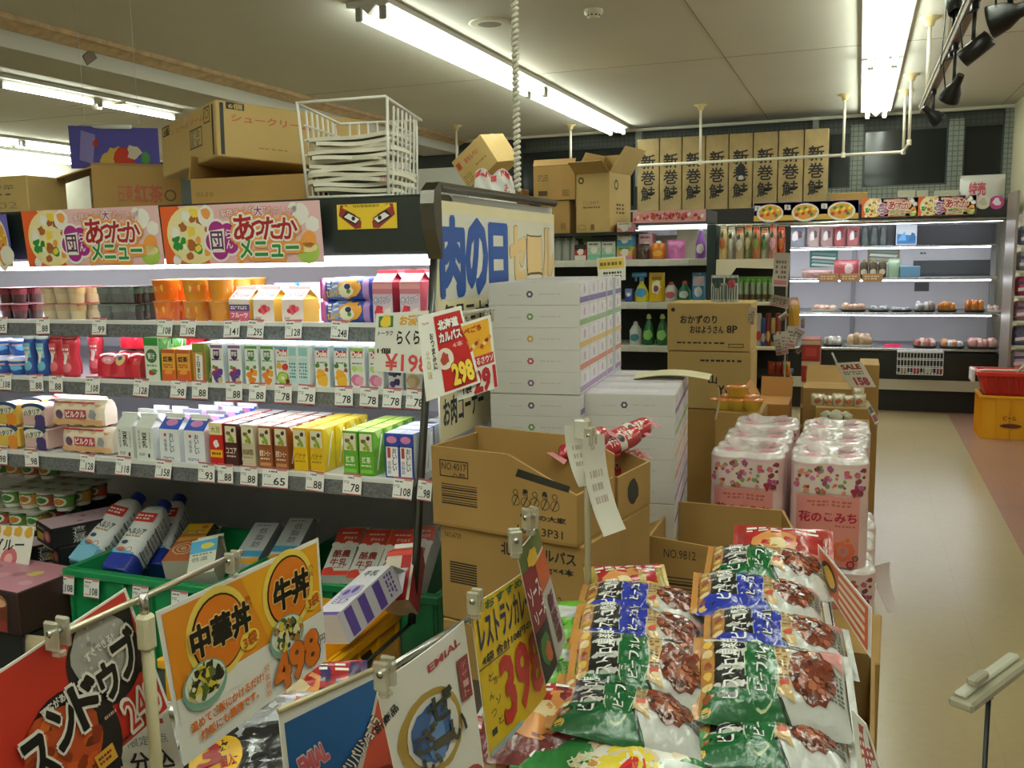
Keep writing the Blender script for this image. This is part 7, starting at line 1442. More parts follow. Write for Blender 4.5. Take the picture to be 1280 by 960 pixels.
def d_291(fr, mb):
    mb.rect(fr, .02, .42, .92, .96, M('#e0a428', .5), 1); mb.rect(fr, .02, .36, .96, .50, M('#b8383c', .5), 2); mb.text(fr, 'コルドウるさウソ', .5, .43, .86, .09, WH, 3, 0, .02)
    for k in range(12): mb.disc(fr, .12+.07*k, .62+.12*((k*5) % 4)/4, .05, None, [M('#b5502a', .5), M('#e0c88a', .5), M('#8a3a20', .5), M('#d98a4a', .5)][k % 4], 2+.1*k, 10, .25, seed=k)
    mb.text(fr, '食べごろ', .4, .88, .6, .08, M('#a8352a', .5), 3, 0, .04); mb.text(fr, '291', .68, .17, .54, .28, M('#a81e26', .5), 3, 0, .05); mb.text(fr, '1袋', .24, .12, .2, .14, INK, 3, bold=.02)
sheet_sign('yellow and red sausage sign reading 291, behind the salami sign', (atd(572, 501, DA+.02), atd(623, 484, DA+.05), atd(613, 393, DA+.05), atd(566, 408, DA+.02)), d_291, bulge=.003, thick=2)
ra_, rb4 = atd(524, 392, DA-.01), atd(622, 388, DA+.06); rod('clear rail reaching from the case end over the two salami signs', atd(520, 398, DA+.01), atd(618, 386, DA+.07), .004, CLEAR); rod('thin arm holding the clear rail to the board', atd(606, 388, DA+.065), atx(606, 386, XE+.02), .003); clip('clear clip on the sausage sign, left one', 582, 404, None, DA+.05, 1.0, 40); clip('clear clip on the sausage sign, right one', 611, 394, None, DA+.06, .9, 40)
# sign at the right edge of the curry bags
def d_or(fr, mb): mb.rect(fr, .04, .06, .96, .94, M('#cc5a22', .5), 1); mb.disc(fr, .26, .5, .17, .34, M('#3a2a14', .5), 2, 16); mb.disc(fr, .26, .5, .12, .24, M('#d9a83a', .5), 3, 14, .2); [mb.rect(fr, .46, .18+.19*k, .92, .28+.19*k, M('#e9d9c0', .5), 2) for k in range(4)]
sheet_sign('orange and white price card sloping at the right of the curry bags', (atd(1024, 722, 1.60), atd(1088, 823, 1.22), atd(1089, 760, 1.22), atd(1022, 680, 1.60)), d_or, thick=2)
sheet_sign('white and red card at the bottom right, beside the curry bags', (atd(1074, 985, 1.06), atd(1108, 985, 1.0), atd(1082, 905, 1.0), atd(1064, 886, 1.06)), lambda fr, mb: [mb.rect(fr, .3, .0, .95, .9, M('#b8483a', .5), 1), mb.fine(fr, .35, .2, .9, .8, WH, 2, 5, 4)], thick=2)
rod('thin rod holding the orange card', atd(1026, 690, 1.60), atd(1076, 985, 1.25), .003)
# plastic flap hanging at the side of the roll packs
fr = Cv(lambda u, v: V3((.045*v*v+(u-.5)*.006, (u-.5)*.07*(1-.4*v), -.13*v)), .07, .13); mb = MB(); mb.sheet(fr, M('#dfcfcd', .25, coat=.5, bump=.3), 8, 14); mb.sheet(fr, M('#dfcfcd', .3), 8, 14, -2); mb.disc(fr, .5, .72, .3, .16, M('#c97a8a', .4), 1, 14, .2); mb.disc(fr, .5, .72, .18, .1, M('#e6d6d6', .4), 2, 12, .2)
p = atd(1102, 705, 2.66); thing('plastic_flap', 'pinkish plastic flap curling off the side of the roll packs', 'flap of film', mb, p, (0, 0, R(-35)))
# card holder stand at lower right
hp = atd(1236, 868, 1.04); st = thing('card_stand', 'clear card holder on a thin black stand at the lower right', 'card stand')
MB().tube([(hp.x, hp.y, .012), (hp.x, hp.y, hp.z)], .0028, BLACK, 8).obj('stand_rod', st); MB().lathe([(.09, 0), (.09, .006), (.02, .012)], BLACK, 24, (hp.x, hp.y, 0)).obj('stand_base', st)
a, b = atd(1200, 882, 1.0), atd(1272, 828, 1.08); x = (b-a).normalized(); y = V3((0, 0, 1)).cross(x).normalized(); z = x.cross(y); ln = (b-a).length
hd = MB(); xf = Matrix((x, y, z)).transposed().to_4x4(); xf.translation = (a+b)/2
HCL = M('#a9a48e', .15, a=.72, coat=.6); hd.box((-ln/2, -.014, -.006), (ln/2, .014, .006), HCL, .003, xf=xf); hd.obj('card_holder', st); h2 = MB(); h2.box((-ln/2+.004, -.004, .0065), (ln/2-.002, .010, .012), M('#c9c6b4', .2, a=.7, coat=.5), .002, xf=xf); h2.obj('card_slot', st); h3 = MB(); h3.box((-ln*.32, -.006, .0125), (-ln*.10, .006, .022), HCL, .002, xf=xf); h3.obj('holder_tab', st); MB().tube([(hp.x, hp.y, hp.z-.004), (hp.x, hp.y, hp.z+.006)], .005, HCL, 10).obj('collar', st)
# ================================================================ background: gondolas, cartons, meat case
def span(l, t_, r_, b_, Y):
    zb_ = aty((l+r_)/2, b_, Y).z; zt_ = aty((l+r_)/2, t_, Y).z; x0 = xat(l, Y, zb_); x1 = xat(r_, Y, zb_); return (x0+x1)/2, x1-x0, zb_, zt_-zb_
EF = 2.2   # print offset scale for far things
def fb(name, label, cat, q, Y, dep, mt, des=None, group=None, top=None, z=None, rz=0, c=.003):
    """box seen at pixels q = (left, top, right, bottom) with its front at Y"""
    cx_, w_, zb_, h_ = span(*q, Y)
    if z is not None: h_ += zb_-z; zb_ = z
    b = MB(); b.box((-w_/2, -dep/2, 0), (w_/2, dep/2, h_), mt, c, mats={'+z': top or mt}); fr = bframe(w_, dep, h_); fr.eps = .0008
    if des: des(fr, b)
    return thing(name, label, cat, b, (cx_, Y+dep/2, zb_+.0006), (0, 0, rz), group)
def fbag(name, label, cat, q, Y, t_, mt, des=None, group=None, z=None, neck=0):
    cx_, w_, zb_, h_ = span(*q, Y)
    if z is not None: h_ += zb_-z; zb_ = z
    def f(u, v, s_=-1):
        uu, vv = max(0, min(1, u)), max(0, min(1, v)); k = max(0, 1-abs(2*uu-1)**3)**.8*max(0, 1-abs(2*vv-.8)**3 if vv > .4 else 1)**.8
        return V3(((u-.5)*w_*(1-neck*max(0, vv-.65)/.35), s_*t_/2*k+.002*math.sin(17*u+9*v), v*h_))
    fr = Cv(lambda u, v: f(u, v), w_, h_, 1, .0008); b = MB(); b.sheet(fr, mt, 12, 12); b.sheet(Cv(lambda u, v: f(u, v, 1), w_, h_), mt, 8, 8); b.poly([fr.p(i/12, 0) for i in range(13)]+[f(1-i/8, 0, 1) for i in range(9)], mt)
    if des: des(fr, b)
    return thing(name, label, cat, b, (cx_, Y+t_/2, zb_+.0006), (0, 0, 0), group)
def fbot(name, label, q, Y, prof, mt, cap=None, lab=None, group=None, z=None, spray=None, fl=1):
    """bottle; prof = [(radius share, height share)]"""
    cx_, w_, zb_, h_ = span(*q, Y)
    if z is not None: h_ += zb_-z; zb_ = z
    t = thing(name, label, 'bottle', None, (cx_, Y+w_*fl/2+.01, zb_+.0006), (0, 0, 0), group); b = MB(); b.lathe([(w_/2*r_, h_*k) for r_, k in prof], mt, 18, sy=fl)
    if lab:
        fr = Cv(lambda u, v: V3((w_*.49*math.cos(-PI+PI*u), w_*.49*fl*math.sin(-PI+PI*u)-.001, h_*(.12+.38*v))), w_*1.4, h_*.38, 1, .001); b.disc(fr, .5, .5, .26, .4, lab, 2, 14, .1)
    b.obj('bottle_body', t); k = prof[-1][1]
    if cap: MB().lathe([(w_*.2, h_*k+.0005), (w_*.2, h_*(k+.06)), (w_*.12, h_*min(1, k+.14))], cap, 14).obj('cap', t)
    if spray: s = MB(); s.tube([(0, 0, h_*k), (0, 0, h_*.86)], w_*.16, spray, 10); s.box((-w_*.62, -w_*.2, h_*.84), (w_*.35, w_*.2, h_), spray, .006); s.box((-w_*.45, -w_*.06, h_*.70), (-w_*.3, w_*.06, h_*.84), spray, .003); s.obj('spray_head', t)
    return t
GW = M('#d6d4c8', .5); DKS = M('#20211d', .7); TAGF = M('#dcd9d0', .5)
# ---- gondola with household goods (front at 6.2)
YG = 6.2
def zpx(px, py, Y): return aty(px, py, Y).z
z1, z2, z3 = zpx(830, 324, YG), zpx(830, 378, YG), zpx(830, 433, YG); zt1 = zpx(740, 291, YG+.02)
gx0, gx1 = xat(560, YG, 1.3), xat(882, YG, 1.3); gxm = xat(791, YG, 1.5)
g = thing('household_shelf', 'shelf unit of cups and detergents behind the tissue stacks', 'shelf unit')
MB().box((gx0, YG+.45, z1), (gx1, YG+.50, zt1-.0205), M('#b5b3a6', .6)).obj('back_panel', g); MB().box((gx0, YG+.45, 0), (gx1, YG+.50, z1-.001), DKS).obj('back_panel', g)
for nm, z, th in (('upper', z1, .045), ('middle', z2, .045), ('lower', z3, .04), ('base', .16, .16)):
    so = MB().box((gx0, YG, z-th), (gx1, YG+.4495, z), GW, .004).obj('shelf', g)
    if nm != 'base':
        for k in range(7): px = 700+26*k; x = xat(px, YG, z); MB().box((x-.03, YG-.006, z-th+.001), (x+.03, YG-.001, z-.004), TAGF).obj('price_label', so)
MB().box((gx0, YG+.0, zt1-.02), (gxm, YG+.55, zt1), DKS).obj('top_board', g)
MB().box((gxm+.03, YG+.04, zpx(830, 287, YG)), (gx1-.01, YG+.1, zpx(830, 281, YG)), M('#e9efe6', .4, e=1.2, name='shelf_light')).obj('shelf_light', g)
MB().box((gxm+.005, YG+.0, zpx(830, 279, YG)), (gx1, YG+.5, zpx(830, 263, YG)), DKS).obj('header', g)
def d_pinkban(fr, b):
    b.rect(fr, 0, 0, 1, 1, M('#d99a9a', .5), 1)
    for k in range(22): b.disc(fr, .03+.044*k, .3+.4*((k*7) % 5)/5, .025, None, [M('#c8462c', .5), M('#f0e0d8', .5), M('#d98a4a', .5), M('#a8305a', .5)][k % 4], 2+.1*k, 9, .3, seed=k)
    b.text(fr, 'あったかなべ', .5, .55, .5, .6, M('#b83a2a', .5), 6, bold=.03)
fb('promotion_banner', 'small pink banner above the detergent shelf', 'banner', (791, 263, 882, 278), YG-.012, .008, WH, d_pinkban)
YI = YG+.05
def dd(*cols):
    def f(fr, b):
        n = len(cols)
        for i, c in enumerate(cols): b.rect(fr, .04, i/n, .96, (i+1)/n-.02, M(c, .45), 1)
        b.disc(fr, .5, .55, .26, None, M('#efeade', .5), 2, 10, .25); b.fine(fr, .15, .78, .85, .92, M('#4a4a4a', .5), 3, 1, 5)
    return f
fb('cup_noodle_pack', 'red and black patterned cup by the pale green boxes', 'cup', (718, 306, 733, 327), YI, .09, M('#b83a30', .5), dd('#e0d6c8', '#b83a30', '#2a2220'), z=z1)
fb('tissue_carton', 'pale green box, left of two on the upper shelf', 'box', (734, 302, 751, 325), YI, .1, M('#cfdccf', .5), dd('#7fc0a0', '#a8d0b8', '#dcdcd0'), z=z1); fb('tissue_carton', 'pale green box, right of two on the upper shelf', 'box', (752, 302, 769, 325), YI, .1, M('#cfdccf', .5), dd('#7fc0a0', '#a8d0b8', '#dcdcd0'), z=z1)
zs = z1
for k, (t_, b_, c, nm) in enumerate(((308, 323, '#d9a45a', 'orange and green, lowest'), (292, 308, '#3f8fb8', 'blue, in the middle'), (278, 292, '#d98a94', 'pink, on top'))):
    o = fb('storage_pack', 'flat pack in a small stack at the shelf edge: '+nm, 'box', (771, t_, 790, b_), YI, .12, M(c, .5), dd(c, '#e6dcc8') if k else dd('#d98a9a', '#e0a84a', '#7fae5a'), z=zs); zs += o.dimensions.z+.001
fb('goods_box', 'pink box at the back of the upper shelf, right bay', 'box', (798, 292, 816, 312), YI+.12, .1, M('#cf8a90', .5), dd('#cf8a90', '#e0b0b0'), z=z1); fbag('snack_bag', 'dark brown packet in front of the pink box', 'packet', (795, 305, 811, 322), YI, .05, M('#4a342a', .3, coat=.5), z=z1)
jr = fbot('orange_jar', 'orange jar with a white lid on the upper shelf', (812, 301, 830, 322), YI, [(.85, 0), (1, .1), (1, .8), (.8, .86)], M('#df7f1c', .3, coat=.4), M('#e9e6de', .4), M('#f0b040', .4), z=z1)
fbag('snack_bag', 'bright pink crinkled bag on the upper shelf', 'packet', (832, 300, 855, 323), YI, .08, M('#cf6fae', .25, coat=.6, bump=.5), z=z1); fb('display_card', 'beige card propped behind the pink bag', 'card', (846, 284, 872, 322), YI+.2, .01, M('#b9b49c', .6), z=z1)
fbot('purple_bottle', 'purple bottle beside the green post', (868, 284, 881, 322), YI, [(.8, 0), (1, .06), (1, .5), (.5, .75), (.3, .88)], M('#8a4fae', .35), M('#e0d6e6', .4), WH, z=z1)
for k in range(4): fb('glass_tumbler_box', 'small beige box low behind the board, %s of four' % NTH[k], 'box', (692+10*k, 328, 701+10*k, 342), YG+.06, .06, M(['#b5a47a', '#8a6a3a', '#c9b48a', '#6a4a3a'][k], .5), dd('#c9b48a', '#7a5a34'), z=zpx(700, 344, YG)+.0) if 0 else None
for k in range(3): fbot('clear_jar', 'clear glass jar beside the sale board, %s of three' % NTH[k], (691+10*k, 296, 701+10*k, 324), YI, [(.9, 0), (1, .04), (1, .8), (.8, .84)], M('#cfd3cc', .1, a=.55), M('#b9bdb4', .3), None, 'clear jars', z=z1)
fbag('plant_pack', 'green leafy packet behind the cups on the upper shelf', 'packet', (714, 293, 738, 322), YI+.14, .05, M('#a8c48a', .35), lambda fr, b: [b.disc(fr, .4, .6, .25, .2, M('#3f6a2c', .5), 1, 12, .35)], z=z1)
fbot('spray_bottle', 'yellow detergent bottle with blue trigger', (791, 341, 810, 377), YI, [(.9, 0), (1, .05), (.95, .3), (.6, .5), (.3, .62), (.28, .72)], M('#d9cf3a', .35), None, M('#4a9ad0', .4), z=z2, spray=M('#4f8fc4', .4), fl=.6)
fbag('refill_pouch', 'yellow detergent refill pouch', 'packet', (810, 341, 830, 377), YI, .06, M('#d9b41e', .25, coat=.5), lambda fr, b: [b.disc(fr, .5, .5, .3, .22, M('#e9e0b0', .4), 1, 14, .2), b.disc(fr, .5, .45, .15, .12, M('#8a3a6a', .4), 2, 10, .2), b.rect(fr, .2, .75, .8, .85, M('#8a6a10', .4), 1)], z=z2)
fbot('detergent_bottle', 'white bottle with red cap', (829, 350, 845, 377), YI, [(.9, 0), (1, .06), (1, .55), (.7, .68), (.5, .76)], M('#e2ded6', .4), M('#b8303a', .4), M('#c05a5a', .4), z=z2); fbot('detergent_bottle', 'green and white bottle with a pointed cap', (846, 348, 862, 377), YI, [(.9, 0), (1, .06), (.95, .45), (.5, .66), (.35, .74)], M('#2f7f5a', .4), M('#cf4a50', .4), M('#e0e6de', .4), z=z2)
fbag('refill_pouch', 'blue and white refill pouch beside the green post', 'packet', (864, 341, 881, 377), YI, .06, M('#4f8fc0', .25, coat=.5), lambda fr, b: [b.rect(fr, .1, .55, .9, .9, M('#d9c4cc', .4), 1), b.disc(fr, .5, .35, .3, .18, M('#e6ecf0', .4), 1, 14)], z=z2)
fb('detergent_box', 'small blue pack at the left of the spray bottle', 'box', (781, 361, 790, 377), YI, .07, M('#3a4a9a', .4), dd('#3a4a9a', '#8a9ad0'), z=z2)
fbot('detergent_bottle', 'white rounded bottle on the lower shelf', (785, 402, 800, 432), YI, [(.85, 0), (1, .06), (1, .6), (.6, .78), (.4, .84)], M('#dfe3de', .35), M('#e9ece8', .4), M('#3f7f8a', .4), z=z3)
for k, px in enumerate((801, 818)): fbot('dish_soap_bottle', 'dark green dish soap bottle, %s' % ('beside the white bottle' if k == 0 else 'nearest the printed carton'), (px, 391, px+16, 432), YI, [(.9, 0), (1, .04), (.95, .4), (.55, .68), (.25, .80)], M('#1f6a34', .25, coat=.5), M('#b5d98a', .4), M('#8fc26a', .4), 'green dish soap bottles', z=z3)
# green end post and gondola with snacks (front at 5.7)
fb('green_post', 'dark green end post between the two shelf units', 'post', (882, 281, 893, 430), 5.75, .5, M('#1b2e2b', .45), z=0)
YS = 5.7
sz1, sz2, sz3 = zpx(930, 324, YS), zpx(930, 378, YS), zpx(950, 434, YS); sx0, sx1 = xat(895, YS, 1.4), xat(968, YS, 1.4)
g = thing('snack_shelf', 'cream shelf unit of snack bags right of the green post', 'shelf unit')
MB().box((sx0, YS+.40, 0), (sx1+.06, YS+.45, zpx(930, 282, YS)), DKS).obj('back_panel', g)
for z in (sz1, sz2, sz3, .16):
    so = MB().box((sx0, YS+.02, z-.02), (sx1+.04, YS+.3995, z), CREAM, .003).obj('shelf', g)
    if z == sz1: br_ = MB(); br_.add([(sx0, YS, z-.001), (sx1+.04, YS, z-.001), (sx1+.04, YS, z-.06), (sx0+.12, YS, z-.05), (sx0+.05, YS, z-.15), (sx0, YS, z-.16)], [tuple(range(6))], CREAM); br_.add([(sx0, YS+.012, z-.001), (sx1+.04, YS+.012, z-.001), (sx1+.04, YS+.012, z-.06), (sx0+.12, YS+.012, z-.05), (sx0+.05, YS+.012, z-.15), (sx0, YS+.012, z-.16)], [tuple(range(6))[::-1]], CREAM); br_.obj('shelf_bracket', so)
BGC = [('#b9a06a', '#a85a20'), ('#c9c4b4', '#e0ddd0'), ('#b09a7a', '#c9c4b8'), ('#9aa06a', '#d9d29a'), ('#a8683a', '#7a8a3a'), ('#c4c8b4', '#5f8a4a'), ('#b5786a', '#d9a0b0'), ('#a03a1c', '#c9632a')]
for k, (c1, c2_) in enumerate(BGC):
    l = 897+10.4*k
    fbag('snack_bag', 'shiny snack bag on the cream shelf, %s from the green post' % NTH[k], 'snack bag', (l, 281+2*(k % 3), l+11, 324), YS+.04+.05*(k % 2), .09, M(c1, .2, coat=.7, bump=.5, bs=40), lambda fr, b, c2_=c2_, k=k: [b.disc(fr, .5, .45, .3, .2, M(c2_, .3, coat=.5), 1, 12, .25), b.rect(fr, .1, .84, .9, .98, M('#cf5a2a' if k > 1 else '#d9d2c0', .4), 1), b.disc(fr, .45, .7, .2, .1, M('#2f3a2a', .4), 2, 10, .2)], 'shiny snack bags on the cream shelf', z=sz1, neck=.3)
zc1 = zpx(886, 379, 4.9)
for k in range(2): fbag('chopstick_pack', 'clear pack of utensils on the printed carton, %s of two' % NTH[k], 'packet', (888+17*k, 344, 904+18*k, 378), 4.98, .04, M('#a8b0a8', .25, coat=.5, bump=.3), lambda fr, b, k=k: [b.rect(fr, .05, .7, .95, .9, M('#26302a', .4), 1), b.disc(fr, .5, .68, .3, .16, M('#a03a44' if k else '#2c3a34', .4), 2, 12, .15)]+[b.rect(fr, .1+.18*i, .1, .18+.18*i, .62, M('#33403c', .4), 1) for i in range(5)], z=zc1)
for k in range(6): fbag('tea_pack', 'green-topped clear pack on the second snack shelf, %s from the left' % NTH[k], 'packet', (921+7.6*k, 346, 928.6+7.6*k, 377), YS+.05, .06, M('#8a9a7a', .3, coat=.4), lambda fr, b: [b.rect(fr, .04, .76, .96, .98, M('#5aa02c', .4), 1), b.rect(fr, .1, .1, .9, .3, M('#55402c', .4), 1)], 'green-topped packs on the second shelf', z=sz2)
for k, (c1, c2_) in enumerate((('#c9c4b8', '#c9402c'), ('#3a4a8a', '#b9b4a8'), ('#7a2a2a', '#d0a060'), ('#b09a5a', '#3a3a55'), ('#8a3a2a', '#c9b89a'))):
    px = 944+6*k; fbot('canned_drink', 'small can below the paper tickets, %s from the printed carton' % NTH[k], (px, 398 if k % 2 else 392, px+7, 433), YS+.04, [(.9, 0), (1, .03), (1, .93), (.85, 1)], M(c1, .35), None, M(c2_, .4), 'small cans on the third snack shelf', z=sz3)
zq = zpx(970, 470, YS); MB().box((sx0, YS+.02, zq-.02), (sx1+.1, YS+.3995, zq), DKS).obj('shelf', g)
for k, c in enumerate(('#a8401c', '#8a2a1c', '#d9741c')): fbag('snack_bag', 'red and orange packet on the dark lower shelf, %s of three' % NTH[k], 'packet', (959+9*k, 452, 969+9*k, 468), YS+.06, .05, M(c, .35), lambda fr, b, k=k: [b.disc(fr, .5, .7, .3, .2, M('#4f8a2c', .4), 1, 10, .2)] if k == 2 else [], z=zq)
for k, c in enumerate(('#b9b9b0', '#6a7a5a', '#c05a34')): fb('cup_pack', 'cup on the lowest dark shelf below the paper tickets, %s of three' % NTH[k], 'cup', (959+10*k, 470, 968+10*k, 486), YS+.06, .08, M(c, .5), z=zq-.19 if 0 else zpx(970, 487, YS)); 
MB().box((sx0, YS+.02, zpx(970, 487, YS)-.02), (sx1+.1, YS+.3995, zpx(970, 487, YS)), DKS).obj('shelf', g)
# hanging paper tickets
rd = random.Random(9)
for k, (l, t_, w_, h_, rz, nm) in enumerate(((967, 316, 20, 42, 3, 'pale grey one at the top'), (964, 370, 24, 14, 12, 'tilted one below the grey'), (936, 384, 9, 22, 8, 'narrow pink one beside the carton'), (966, 418, 9, 26, -10, 'lowest left'), (975, 414, 8, 28, -6, 'second from the lower left'), (984, 408, 14, 26, 8, 'widest in the bunch'), (994, 412, 13, 20, 30, 'turned out to the right'), (991, 433, 18, 5, -48, 'thin slip pointing down right'), (1001, 396, 5, 14, 0, 'small white one by the red boxes'), (972, 392, 12, 7, -40, 'little folded one'))):
    cx_, ww, zb_, hh = span(l, t_, l+w_, t_+h_, YS-.10 if k != 2 else 4.893); b = MB(); fr = Cv(lambda u, v, ww=ww, hh=hh, k=k: V3(((u-.5)*ww, .012*math.sin(3*v+k), (v-1)*hh)), ww, hh, 1, .001); b.sheet(fr, M('#b5aa9c', .6), 5, 6); b.sheet(fr, M('#b5aa9c', .6), 5, 6, -2); b.fine(fr, .15, .2, .85, .8, M('#6a5a55', .6), 1, 4, 4, seed=k); b.rect(fr, .1, .05, .9, .18, M('#b06a70', .6), 1)
    thing('paper_ticket', 'hanging paper ticket, '+nm, 'paper ticket', b, (cx_, YS-.10-.004*k if k != 2 else 4.893, zb_+hh), (0, R(rz), 0), 'paper tickets hanging from the snack shelf')
kd = thing('ticket_strip', 'clear upright strip that carries the paper tickets', 'upright strip', MB().box((-.005, -.001, 0), (.005, .001, zpx(985, 320, YS-.085)), CLEAR), (xat(983, YS-.085, 1.2), YS-.085, 0))
for px0, px1, py in ((966, 990, 317), (963, 988, 371), (965, 1009, 412)): MB().tube([(xat(px0, YS-.094, zpx(985, py, YS)), YS-.094, zpx(985, py, YS)), (xat(px1, YS-.094, zpx(985, py, YS)), YS-.094, zpx(985, py, YS))], .003, CLEAR, 6).obj('cross_peg', kd)
fbag('drink_bottle_pack', 'yellow oil bottle pack hanging beside the red boxes', 'packet', (985, 372, 999, 408), YS-.02, .06, M('#b5861c', .3, coat=.5), lambda fr, b: [b.rect(fr, .1, .75, .9, 1, M('#c9968a', .4), 1)], neck=.4)
# ---- cartons on the floor before the snack shelf
def pr_nori(b, F_):
    f = F_('-y'); f.eps = .001; b.text(f, 'おかずのり', .38, .66, .44, .17, INK, 1, bold=.03); b.text(f, 'おはようさん', .48, .45, .40, .15, INK, 1, bold=.03); b.text(f, '8P', .78, .46, .12, .15, INK, 1, bold=.03); b.disc(f, .07, .86, .025, None, INK, 1, 10); b.fine(f, .12, .14, .7, .2, INK, 1, 1, 9); frame_box(b, f, .74, .08, .92, .16)
def pr_uc(b, F_): f = F_('-y'); f.eps = .001; b.text(f, 'YC', .70, .34, .18, .16, INK, 1, bold=.03); b.text(f, '山', .55, .52, .10, .14, INK, 1, bold=.03); b.fine(f, .4, .82, .9, .88, INK, 1, 1, 8)
def fcarton(label, q, Y, dep, prints=None, mt=None, rz=0, z=None, **k):
    cx_, w_, zb_, h_ = span(*q, Y)
    if z is not None: h_ += zb_-z; zb_ = z
    return carton(label, w_, dep, h_, (cx_, Y+dep/2, zb_+.0006), (0, 0, rz), prints, mt, **k)
n1_ = fcarton('brown carton printed with nori side dish in black', (834, 379, 938, 439), 4.9, .30, pr_nori, CARDL)
zz = n1_.location.z-.001
n2_ = fcarton('brown carton under the printed nori carton', (834, 440, 938, 505), 4.9, .30, pr_uc, CARDL, z=zz-.31); n3_ = carton('lowest carton under the nori cartons', .46, .30, zz-.3125, (n2_.location.x, n2_.location.y, 0), (0, 0, 0), None, CARD)
zr = 0
for k in range(8):
    q = fb('red_box', 'red and brown box in a tall stack, %s' % ('topmost' if k == 7 else 'lowest' if k == 0 else NTH[k]+' from the floor'), 'box', (1003, 395, 1026, 411), 5.55, .2, M('#9a2a24' if k > 5 else '#8a6238', .5), lambda fr, b, k=k: [b.rect(fr, .0, .75, 1, .95, M('#c9b08a', .5), 1), b.rect(fr, .2, .2, .8, .6, M('#b8403a' if k > 5 else '#7a5530', .5), 1)], 'red and brown boxes in a tall stack')
    q.location.z = zr+.0005; q.scale.z = 1.66; zr += q.dimensions.z*1.0 if 0 else (q.data.vertices and max(v.co.z for v in q.data.vertices))*1.66+.001
def goods(label, q, Y, c, t_=.05, name='food_pack', des=None, z=None, cat='food pack', group=None): return fbag(name, label, cat, q, Y, t_, M(c, .22, coat=.6, bump=.5, bs=45), des, group, z)
# pile of open cartons at the aisle corner
p1 = fcarton('tall plain carton at the aisle corner behind the pile', (1070, 456, 1094, 600), 5.15, .3, None, CARD, z=0, tape=False)
p2 = fcarton('carton in the pile with its lid bent back', (1003, 487, 1066, 520), 4.75, .28, None, CARD, flaps=(('+y', .12, R(140)), ('-y', .09, R(8))), z=.0, tape=False)
p3 = fcarton('wide carton tray of silver noodle bags in the pile', (1017, 510, 1083, 600), 4.45, .26, lambda b, F_: b.rect(F_('-y'), .78, .88, .92, .93, M('#5a3a28', .6), 1), CARD, z=0, tape=False)
p4_ = fcarton('front carton of the pile with green trays', (1012, 537, 1085, 600), 4.15, .28, None, CARD, z=0, tape=False)
p5_ = fcarton('orange-brown open carton left of the pile', (942, 505, 983, 600), 4.6, .28, lambda b, F_: b.rect(F_('-y'), .1, .75, .8, .85, M('#5a3418', .6), 1), M('#b07a3a', .7), z=0, flaps=(('-x', .1, R(120)), ('+y', .1, R(110))), tape=False)
zt_ = p3.location.z+max(v[2] for o in p3.children for v in o.bound_box)
for k in range(5): goods('silver noodle bag on the carton tray, %s from the left' % NTH[k], (1013+13*k, 493+2*(k % 2), 1030+13*k, 511), 4.49, ['#b5ac8f', '#a89a78', '#c4bb9c', '#b09a70', '#b9ae90'][k], .08, 'noodle_bag', lambda fr, b: [b.disc(fr, .5, .4, .25, .25, M('#b0603a', .35), 1, 10, .3)], zt_, 'noodle pack', 'silver noodle bags on the carton tray')
zt4 = p4_.location.z+max(v[2] for o in p4_.children for v in o.bound_box)
cx_, w_, zb_, h_ = span(1030, 527, 1058, 537, 4.2)
tr = thing('round_tray', 'dark green round tray of wrapped sweets on the front carton', 'tray', MB().lathe([(w_*.42, 0), (w_*.5, h_), (w_*.47, h_), (w_*.40, .006)], M('#1f3a2a', .5), 22), (cx_, 4.32, zt4+.0008))
for k in range(5): tag(MB().lathe([(.004, 0), (.028, .012), (.03, .03), (.006, .045)], M('#b5b09a', .3, coat=.5, bump=.4), 10).obj('wrapped_sweet'), 'pale wrapped sweet in the round tray, %s' % ('central' if k == 4 else NTH[k]+' around the rim'), 'sweet', 'pale wrapped sweets in the round tray').location = (cx_+(0 if k == 4 else .04*math.cos(1.57*k)), 4.32+(0 if k == 4 else .04*math.sin(1.57*k)), zt4+.0075)
goods('beige packet on the front carton, left of the round tray', (1012, 526, 1028, 538), 4.2, '#b0a282', .06, z=zt4); goods('yellow-green packet on the front carton, right of the round tray', (1062, 528, 1083, 538), 4.2, '#9a9a4a', .06, z=zt4)
zt2 = p2.location.z+.0; zt2 = max((p2.matrix_basis @ V3(v)).z for o in p2.children if o.name.startswith('box') for v in o.bound_box)
goods('orange packet on the bent-lid carton', (1038, 482, 1052, 490), 4.8, '#b0683a', .06, z=zt2); goods('pale bag beside the white sale card', (1064, 484, 1080, 505), 4.72, '#b9a888', .07, z=None)
def d_sale(fr, mb): mb.text(fr, 'SALE', .5, .82, .7, .18, M('#b0404a', .5), 1, bold=.05); mb.fine(fr, .1, .5, .9, .66, M('#5a8a80', .5), 1, 2, 7); mb.text(fr, '158', .6, .24, .5, .28, M('#b5566a', .5), 1, bold=.06)
o = sheet_sign('white sale card hanging over the corner carton pile', (aty(1062, 484, 4.72), aty(1095, 484, 4.62), aty(1077, 452, 4.62), aty(1044, 454, 4.72)), d_sale, thick=3)
rod('clear arm holding the white sale card', aty(1040, 441, 4.72), aty(1046, 454, 4.70), .005, CLEAR)
for k, (q, nm) in enumerate((((aty(1094, 531, 4.3), aty(1100, 527, 4.3), aty(1086, 502, 4.3), aty(1082, 505, 4.3)), 'long card dangling at the aisle side of the pile'), ((aty(1086, 545, 4.1), aty(1089, 543, 4.1), aty(1085, 530, 4.1), aty(1082, 532, 4.1)), 'small card dangling below the long one'))): sheet_sign(nm, q, lambda fr, mb: [mb.rect(fr, .1, .1, .9, .4, M('#b06a78', .5), 1), mb.rect(fr, .1, .5, .9, .8, M('#6a7a88', .5), 1)], thick=2)
